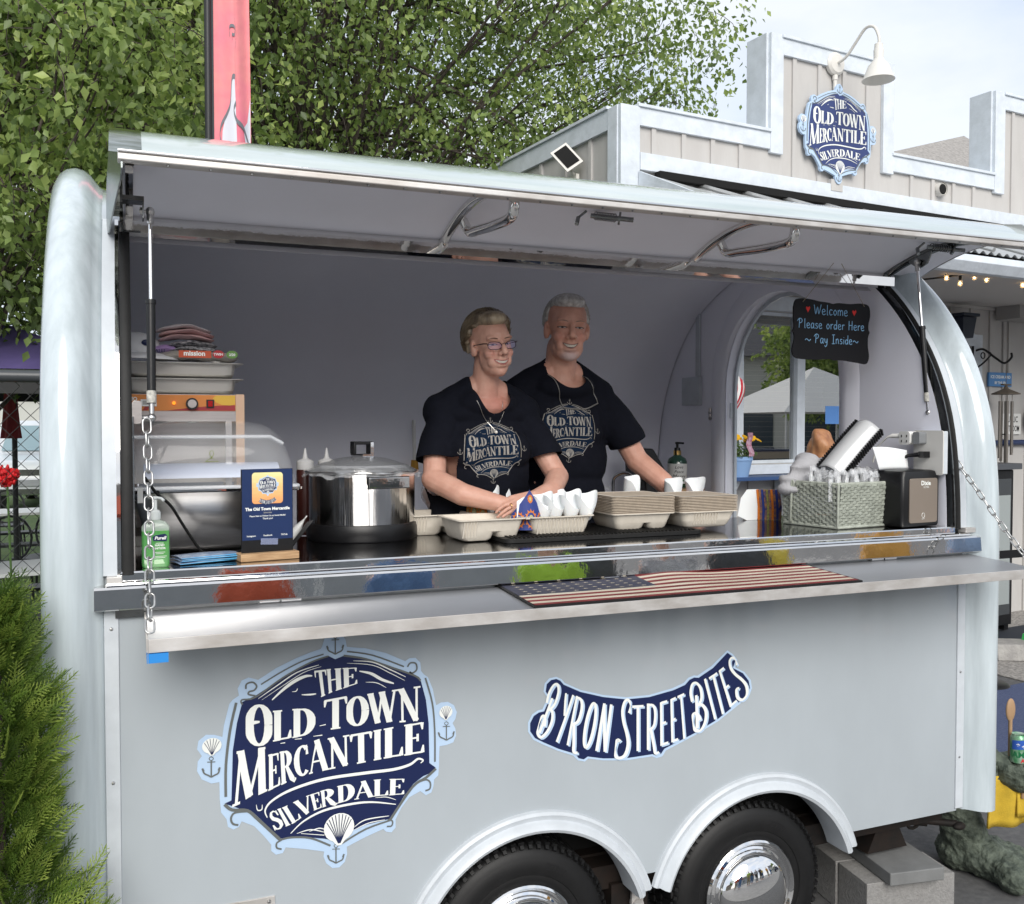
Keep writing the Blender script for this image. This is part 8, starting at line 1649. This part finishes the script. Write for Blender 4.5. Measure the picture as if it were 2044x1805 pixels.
b = B(); b.add([(-.80, .86, 1.32), (.80, .86, 1.32), (.72, 1.31, 1.89), (-.72, 1.31, 1.89)], [(0, 1, 2, 3)]); o = b.build('windshield', mat('van_glass', (.30, .42, .46), .05, spec=1), t); o.location = (0, -.03, .012)
b = B(); b.box2((-.6, -.04, .80), (.6, -.021, .93)); b.box2((-.85, -.05, .38), (.85, -.021, .50)); b.build('grille', DSTEEL, t); b = B(); b.box2((-.28, -.05, .56), (.28, -.03, .70)); b.build('number_plate', mat('plate_grey', (.35, .36, .38), .5), t)
for s in (-1, 1): b = B(); b.box2((s * .76 - .13, -.035, .78), (s * .76 + .13, -.02, .95)); b.build('headlight', mat('lamp_glass', (.6, .62, .65), .1), t)
for x, y in ((-.85, .8), (.85, .8), (-.85, 3.8), (.85, 3.8)): b = B(); b.lathe([(.05, -.1), (.33, -.1), (.34, 0), (.33, .1), (.05, .1)], (x, y, .34), 24, 'x'); b.build('wheel', TYRE, t, smooth=40)
def ptable(label, px, d, w_, top, rz, hgt=.74):
    p = atpx(px, 846, d); t = thing('patio_table', label, 'table', (p.x, p.y, GZ), rz, 'patio tables behind the fence')
    b = B(); b.box2((-w_, -.4, hgt - .03), (w_, .4, hgt)); b.build('table_top', top, t)
    for s in (-1, 1):
        b = B(); b.tube([(s * w_ * .75, -.38, 0), (s * w_ * .7, .3, hgt - .03)], .02, 6); b.tube([(s * w_ * .75, .38, 0), (s * w_ * .7, -.3, hgt - .03)], .02, 6); b.build('leg', IRB, t)
        b = B(); b.box2((-w_, s * .75 - .14, .42), (w_, s * .75 + .14, .45)); b.build('bench', IRB, t)
    return t
ptable('patio table with a pale top nearest the fence', 60, 8.0, .75, mat('pale_table', (.42, .44, .44), .5), R(10)); ptable('patio table with a white cloth and cups', 60, 12.5, .9, WP, R(5), .8)
for (px, d, rz, lb) in ((30, 10.0, .4, 'black metal chair left of the pale patio table'), (75, 10.6, -.6, 'black metal chair right of the pale patio table'), (10, 14, 0, 'black metal chair farther back by the cloth table')):
    p = atpx(px, 846, d); t = thing('metal_chair', lb, 'chair', (p.x, p.y, GZ), rz, 'black metal chairs behind the fence'); b = B(); b.box2((-.22, -.22, .43), (.22, .22, .455)); b.build('seat', IRB, t)
    for x, y in ((-.2, -.2), (.2, -.2), (-.2, .2), (.2, .2)): b = B(); b.tube([(x, y, .43), (x * 1.15, y * 1.15, 0)], .014, 6); b.build('leg', IRB, t)
    b = B(); b.ring([(.22 * math.cos(a), .22, .70 + .25 * math.sin(a)) for a in np.linspace(0, 2 * PI, 17)[:-1]], .014, 6)
    for x in (-.1, 0, .1): b.tube([(x, .22, .46), (x, .22, .92)], .009, 5)
    b.build('backrest', IRB, t)
p = atpx(14, 950, 4.9); t = thing('geranium', 'red geranium bloom at the left edge in front of the fence', 'flower', (p.x, p.y, GZ)); rnd = random.Random(9); b = B()
for k in range(130):
    d = Vector((rnd.gauss(0, 1), rnd.gauss(0, 1), rnd.gauss(0, 1) * .7)).normalized() * .055 * rnd.uniform(.6, 1); b.ell((d.x, d.y, d.z + p.z - GZ), (.014, .014, .008), 6, Matrix.Rotation(rnd.uniform(0, 3), 3, 'X') @ Matrix.Rotation(rnd.uniform(0, 3), 3, 'Y'))
tag(b.build('petals', mat('geranium_red', (.55, .008, .012), .6), t, smooth=60), kind='stuff'); b = B(); b.tube([(0, 0, p.z - GZ), (.03, .02, .3)], .006, 6); b.build('stem', mat('stem_green', (.06, .12, .03), .7), t)
b = B(); b.lathe([(.11, 0), (.15, .3), (.14, .3), (.13, .26)], n=24); b.build('pot', mat('dark_pot', (.05, .045, .04), .7), t, smooth=40)
# far backdrop houses and greenery beyond the lot
def far_house(label, px, d, w_, h_, c, rc, rz=0):
    p = atpx(px, 846, d); t = thing('house', label, 'house', (p.x, p.y, GZ), rz); m_ = mat('house_wall_%d' % int(d * 10 + px), c, .8); b = B(); b.box2((-w_, -2.5, 0), (w_, 2.5, h_)); b.build('wall', m_, t)
    b = B(); b.prism([(-3.0, h_), (3.0, h_), (0, h_ + 2)], -w_ - .3, w_ + .3, 'x'); b.build('roof', mat('house_roof_%d' % int(d * 10 + px), rc, .8), t)
    for k in range(4): b = B(); x = -w_ + (k + .5) * w_ / 2; b.box2((x - .5, -2.56, 1.0), (x + .5, -2.51, 2.3)); b.build('window', mat('dark_pane', (.06, .08, .10), .1), t)
far_house('pale house with a grey roof beyond the parked van', 40, 36, 6, 3.2, (.5, .5, .48), (.16, .16, .17)); 
# feather banner
t = thing('feather_banner', 'tall pink feather banner on a black pole rising behind the trailer', 'banner', (.44, 2.9, GZ))
PK = mat('pink_fabric', (.78, .20, .27), .75, c2=(.80, .30, .26), vscale=2.4, bump=.5, bscale=7, bdist=.02); bp_ = PK.node_tree.nodes['Principled BSDF']
b = B(); b.tube([(0, 0, 0), (.0, 0, 4.6), (.05, 0, 5.2)], .020, 10); b.build('pole', IRB, t, smooth=60)
def ban(u, v): return (.025 + .205 * u * (1 + .03 * math.sin(v * 5)), .045 * math.sin(u * 7.5 + v * 1.4) * u, 2.5 + 2.9 * v)
b = B(); b.grid(ban, 28, 40); b.build('fabric', PK, t, smooth=80)
b = B(); b.grid(lambda u, v: (lerp(.0, .03, u), -.003, 2.5 + 2.9 * v), 1, 2); b.build('pole_sleeve', mat('sleeve_dark', (.04, .05, .055), .8), t)
GRY = mat('banner_grey', (.16, .17, .19), .8); BWH = mat('banner_white', (.62, .64, .70), .8)
def onban(u, v, e=.004): x, y, z = ban(u, v); return (x, y - e, z)
def bstroke(pts, wd, m_, nm, e):
    b = B(); P_ = [tuple(p) for p in cr(pts, 6)]; ribbon(b, P_, wd, lambda u, v, k: onban(u, v, e)); b.build(nm, m_, t, normals=False)
b = B(); fill_grid(b, [(.22, .34), (.24, .375), (.32, .405), (.44, .43), (.48, .475), (.55, .475), (.57, .43), (.60, .34)], lambda u, v, e: onban(u, v, .004), .03); fill_grid(b, [(.86, .345), (.98, .34), (.99, .45), (.90, .40), (.78, .385)], lambda u, v, e: onban(u, v, .004), .03); b.build('white_shape', BWH, t, normals=False)
bstroke([(.30, .34), (.18, .36), (.20, .385), (.36, .41), (.44, .43), (.48, .475), (.56, .48)], .010, GRY, 'outline', .006); bstroke([(.58, .43), (.52, .415), (.60, .395), (.78, .385), (.92, .36), (.98, .345)], .010, GRY, 'outline', .006); bstroke([(.44, .555), (.44, .575), (.56, .575), (.56, .56), (.50, .56), (.50, .548)], .006, GRY, 'outline', .006)
bstroke([(.60, .46), (.56, .52), (.60, .56), (.56, .60), (.58, .66)], .003, GRY, 'seam', .005)
# ---------------------------------------------------------------- the queue in front of the trailer (seen mirrored in its steel) and what stands behind them
def bystander(label, x, y, rz, top, legs, hairc, h=1.0, arms='down', long=False):
    t = thing('person', label, 'person', (x, y, GZ), R(rz)); h *= 1
    M_ = Matrix.Scale(h, 4)
    b = B(); b.M = M_; limb(b, [(0, 0, 1.38), (0, .01, 1.50)], [.055, .052]); b.ell((0, .02, 1.60), (.070, .088, .105), 14); b.ell((0, .06, 1.545), (.05, .05, .045), 10); b.ell((0, .108, 1.59), (.012, .016, .02), 8)
    for s in (-1, 1):
        b.ell((s * .072, .0, 1.59), (.012, .02, .03), 8)
        if arms == 'down': A = [(s * .19, 0, 1.36), (s * .23, .0, 1.10), (s * .22, .08, .86)]; hd = ((0, .2, -1), (s, .3, 0))
        else: A = [(s * .19, 0, 1.36), (s * .23, .03, 1.12), (s * .06, .20, 1.10)]; hd = ((-s, .1, .1), (0, 1, .2))
        limb(b, A, [.05, .045, .03]); hand(b, A[2], hd[0], hd[1], .95, curl=.4, thumb=s); limb(b, [(s * .09, 0, .92), (s * .09, .02, .48), (s * .09, 0, .07)], [.09, .062, .045]); b.ell((s * .09, .06, .04), (.045, .13, .04), 10)
    b.ell((0, 0, 1.15), (.15, .10, .25), 14); m_ = remesh(b, .014, 2); m_.materials.append(SK2); o = bpy.data.objects.new('body', m_); col.objects.link(o); o.parent = t
    b = B(); b.M = M_; b.ell((0, 0, 1.24), (.205, .125, .20), 16); b.ell((0, 0, 1.02), (.19, .135, .19), 16)
    for s in (-1, 1): limb(b, [(s * .16, 0, 1.35), (s * .21, .0, 1.20)], [.075, .066]) if not long else limb(b, [(s * .16, 0, 1.35), (s * .225, .01, 1.12), (s * (.20 if arms == 'down' else .10), .10 if arms == 'down' else .17, .93 if arms == 'down' else 1.10)], [.078, .064, .05])
    m_ = remesh(b, .018, 2); fold(m_, .02, x * 3); m_.materials.append(top); o = bpy.data.objects.new('shirt', m_); col.objects.link(o); o.parent = t
    b = B(); b.M = M_; b.ell((0, 0, .92), (.18, .13, .12), 14)
    for s in (-1, 1): limb(b, [(s * .09, 0, .88), (s * .095, .02, .48), (s * .095, 0, .14)], [.105, .08, .065])
    m_ = remesh(b, .02, 2); m_.materials.append(legs); o = bpy.data.objects.new('trousers', m_); col.objects.link(o); o.parent = t
    b = B(); b.M = M_; b.ell((0, -.02, 1.64), (.080, .092, .085), 14); b.ell((0, -.06, 1.57), (.06, .05, .09), 12); m_ = remesh(b, .014, 2); m_.materials.append(hairc); o = bpy.data.objects.new('hair', m_); col.objects.link(o); o.parent = t
DEN = mat('denim', (.12, .22, .40), .9, c2=(.07, .13, .26), vscale=14); LIM = mat('lime_cotton', (.38, .62, .06), .9, var=.2, vscale=12); GRC = mat('charcoal_cotton', (.07, .075, .08), .9); STR = mat('striped_white', (.70, .70, .70), .9, c2=(.10, .10, .12), vscale=26, stretch=(.1, .1, 1)); TER = mat('orange_terry', (.75, .42, .12), .95, c2=(.60, .30, .06), vscale=30); SKB = mat('pale_blue_cotton', (.30, .42, .62), .9); BRN = mat('brown_hair', (.07, .04, .02), .6); KHA = mat('khaki', (.30, .25, .17), .9); RDT = mat('rust_red_cotton', (.50, .10, .05), .9); YLT = mat('yellow_cotton', (.70, .55, .08), .9)
for a in (('person in a rust red shirt standing in the queue', .85, -4.5, 5, RDT, KHA, BRN, 1.0, 'down', False), ('person in a long-sleeved denim shirt in the queue', 1.75, -3.75, 10, DEN, DEN, HAIRM, 1.0, 'fold', True), ('person in a lime green T-shirt in the queue', 2.85, -3.7, 15, LIM, KHA, BRN, .98, 'fold', False), ('person in a charcoal shirt in the queue', 3.45, -4.3, 15, GRC, DEN, BRN, 1.03, 'down', False), ('person in a striped white top in the queue', 3.9, -3.8, 18, STR, GRC, HAIRW, .96, 'down', True),
          ('person in a dark jacket in the queue', 4.7, -4.0, 22, GRC, GRC, BRN, 1.02, 'fold', True), ('person in a yellow shirt behind the dark jacket', 5.4, -4.6, 22, YLT, DEN, HAIRM, 1.0, 'down', False), ('person in a fluffy orange top in the queue', 6.4, -4.1, 28, TER, KHA, BRN, 1.0, 'down', True), ('person in a pale blue shirt with folded arms in the queue', 7.6, -4.2, 32, SKB, DEN, HAIRM, 1.02, 'fold', False)): bystander(*a)
t = thing('canopy_tent', 'white canopy tent across the lot', 'canopy', (17.5, -5.2, GZ), R(20)); b = B(); b.add([(-1.9, -1.9, 2.2), (1.9, -1.9, 2.2), (1.9, 1.9, 2.2), (-1.9, 1.9, 2.2), (0, 0, 3.3)], [(0, 1, 4), (1, 2, 4), (2, 3, 4), (3, 0, 4)]); b.build('roof_fabric', WP, t)
for x, y in ((-1.8, -1.8), (1.8, -1.8), (-1.8, 1.8), (1.8, 1.8)): b = B(); b.tube([(x, y, 0), (x, y, 2.2)], .02, 6); b.build('leg', WP, t)
t = thing('canopy_tent', 'red canopy tent across the lot', 'canopy', (.5, -11, GZ), R(5)); b = B(); b.add([(-1.9, -1.9, 2.2), (1.9, -1.9, 2.2), (1.9, 1.9, 2.2), (-1.9, 1.9, 2.2), (0, 0, 3.3)], [(0, 1, 4), (1, 2, 4), (2, 3, 4), (3, 0, 4)]); b.build('roof_fabric', RDT, t)
for x, y in ((-1.8, -1.8), (1.8, -1.8), (-1.8, 1.8), (1.8, 1.8)): b = B(); b.tube([(x, y, 0), (x, y, 2.2)], .02, 6); b.build('leg', WP, t)
for (lb, x, y, w_, h_, c, rc, rz) in (('white two-storey house across the lot', 27, -12.5, 5, 4.2, (.62, .62, .58), (.10, .10, .11), 50), ('grey house across the street', 4, -26, 8, 3.6, (.32, .34, .35), (.12, .11, .10), 0), ('tan house across the street at the left', -16, -22, 6, 3.6, (.36, .30, .22), (.14, .10, .08), -20)):
    t = thing('house', lb, 'house', (x, y, GZ), R(rz)); b = B(); b.box2((-w_, -3, 0), (w_, 3, h_)); b.build('wall', mat('wall_' + lb[:5], c, .8), t); b = B(); b.prism([(-3.4, h_), (3.4, h_), (0, h_ + 2.2)], -w_ - .3, w_ + .3, 'x'); b.build('roof', mat('roof_' + lb[:5], rc, .8), t)
    for s in (-1, 1):
        for k in range(5): b = B(); X = -w_ + (k + .5) * w_ * 2 / 5; b.box2((X - .5, s * 3.0, 1.2), (X + .5, s * 3.05, 2.5)); b.build('window', mat('dark_pane', (.06, .08, .10), .1), t)
tree('round leafy tree across the lot', (22, -7.5, GZ), 4, (22, -7.5, 4.2), (2.6, 2.6, 2.0), 1200, .16, 31, clumps=40); tree('leafy tree across the street', (-12, -24, GZ), 5, (-12, -24, 6), (4.5, 4, 4), 1200, .22, 33, clumps=40)
t = thing('parked_car', 'dark blue car parked across the lot', 'car', (14.0, -3.6, GZ), R(50)); b = B(); b.prism([(-2.2, .35), (-2.25, .8), (-1.3, .95), (-.6, 1.45), (1.1, 1.45), (1.9, .98), (2.25, .9), (2.25, .35)], -.88, .88, 'y'); b.build('body', mat('car_blue', (.02, .03, .07), .2, coat=.8), t, bevel=.06)
for s in (-1, 1): b = B(); b.prism([(-1.1, .98), (-.52, 1.38), (1.0, 1.38), (1.6, 1.0)], s * .89, s * .895, 'y'); b.build('window', mat('dark_pane', (.06, .08, .10), .1), t)
for x, y in ((-1.4, -.85), (1.4, -.85), (-1.4, .85), (1.4, .85)): b = B(); b.lathe([(.05, -.1), (.31, -.1), (.32, 0), (.31, .1), (.05, .1)], (x, y, .32), 24, 'y'); b.build('wheel', TYRE, t, smooth=40)
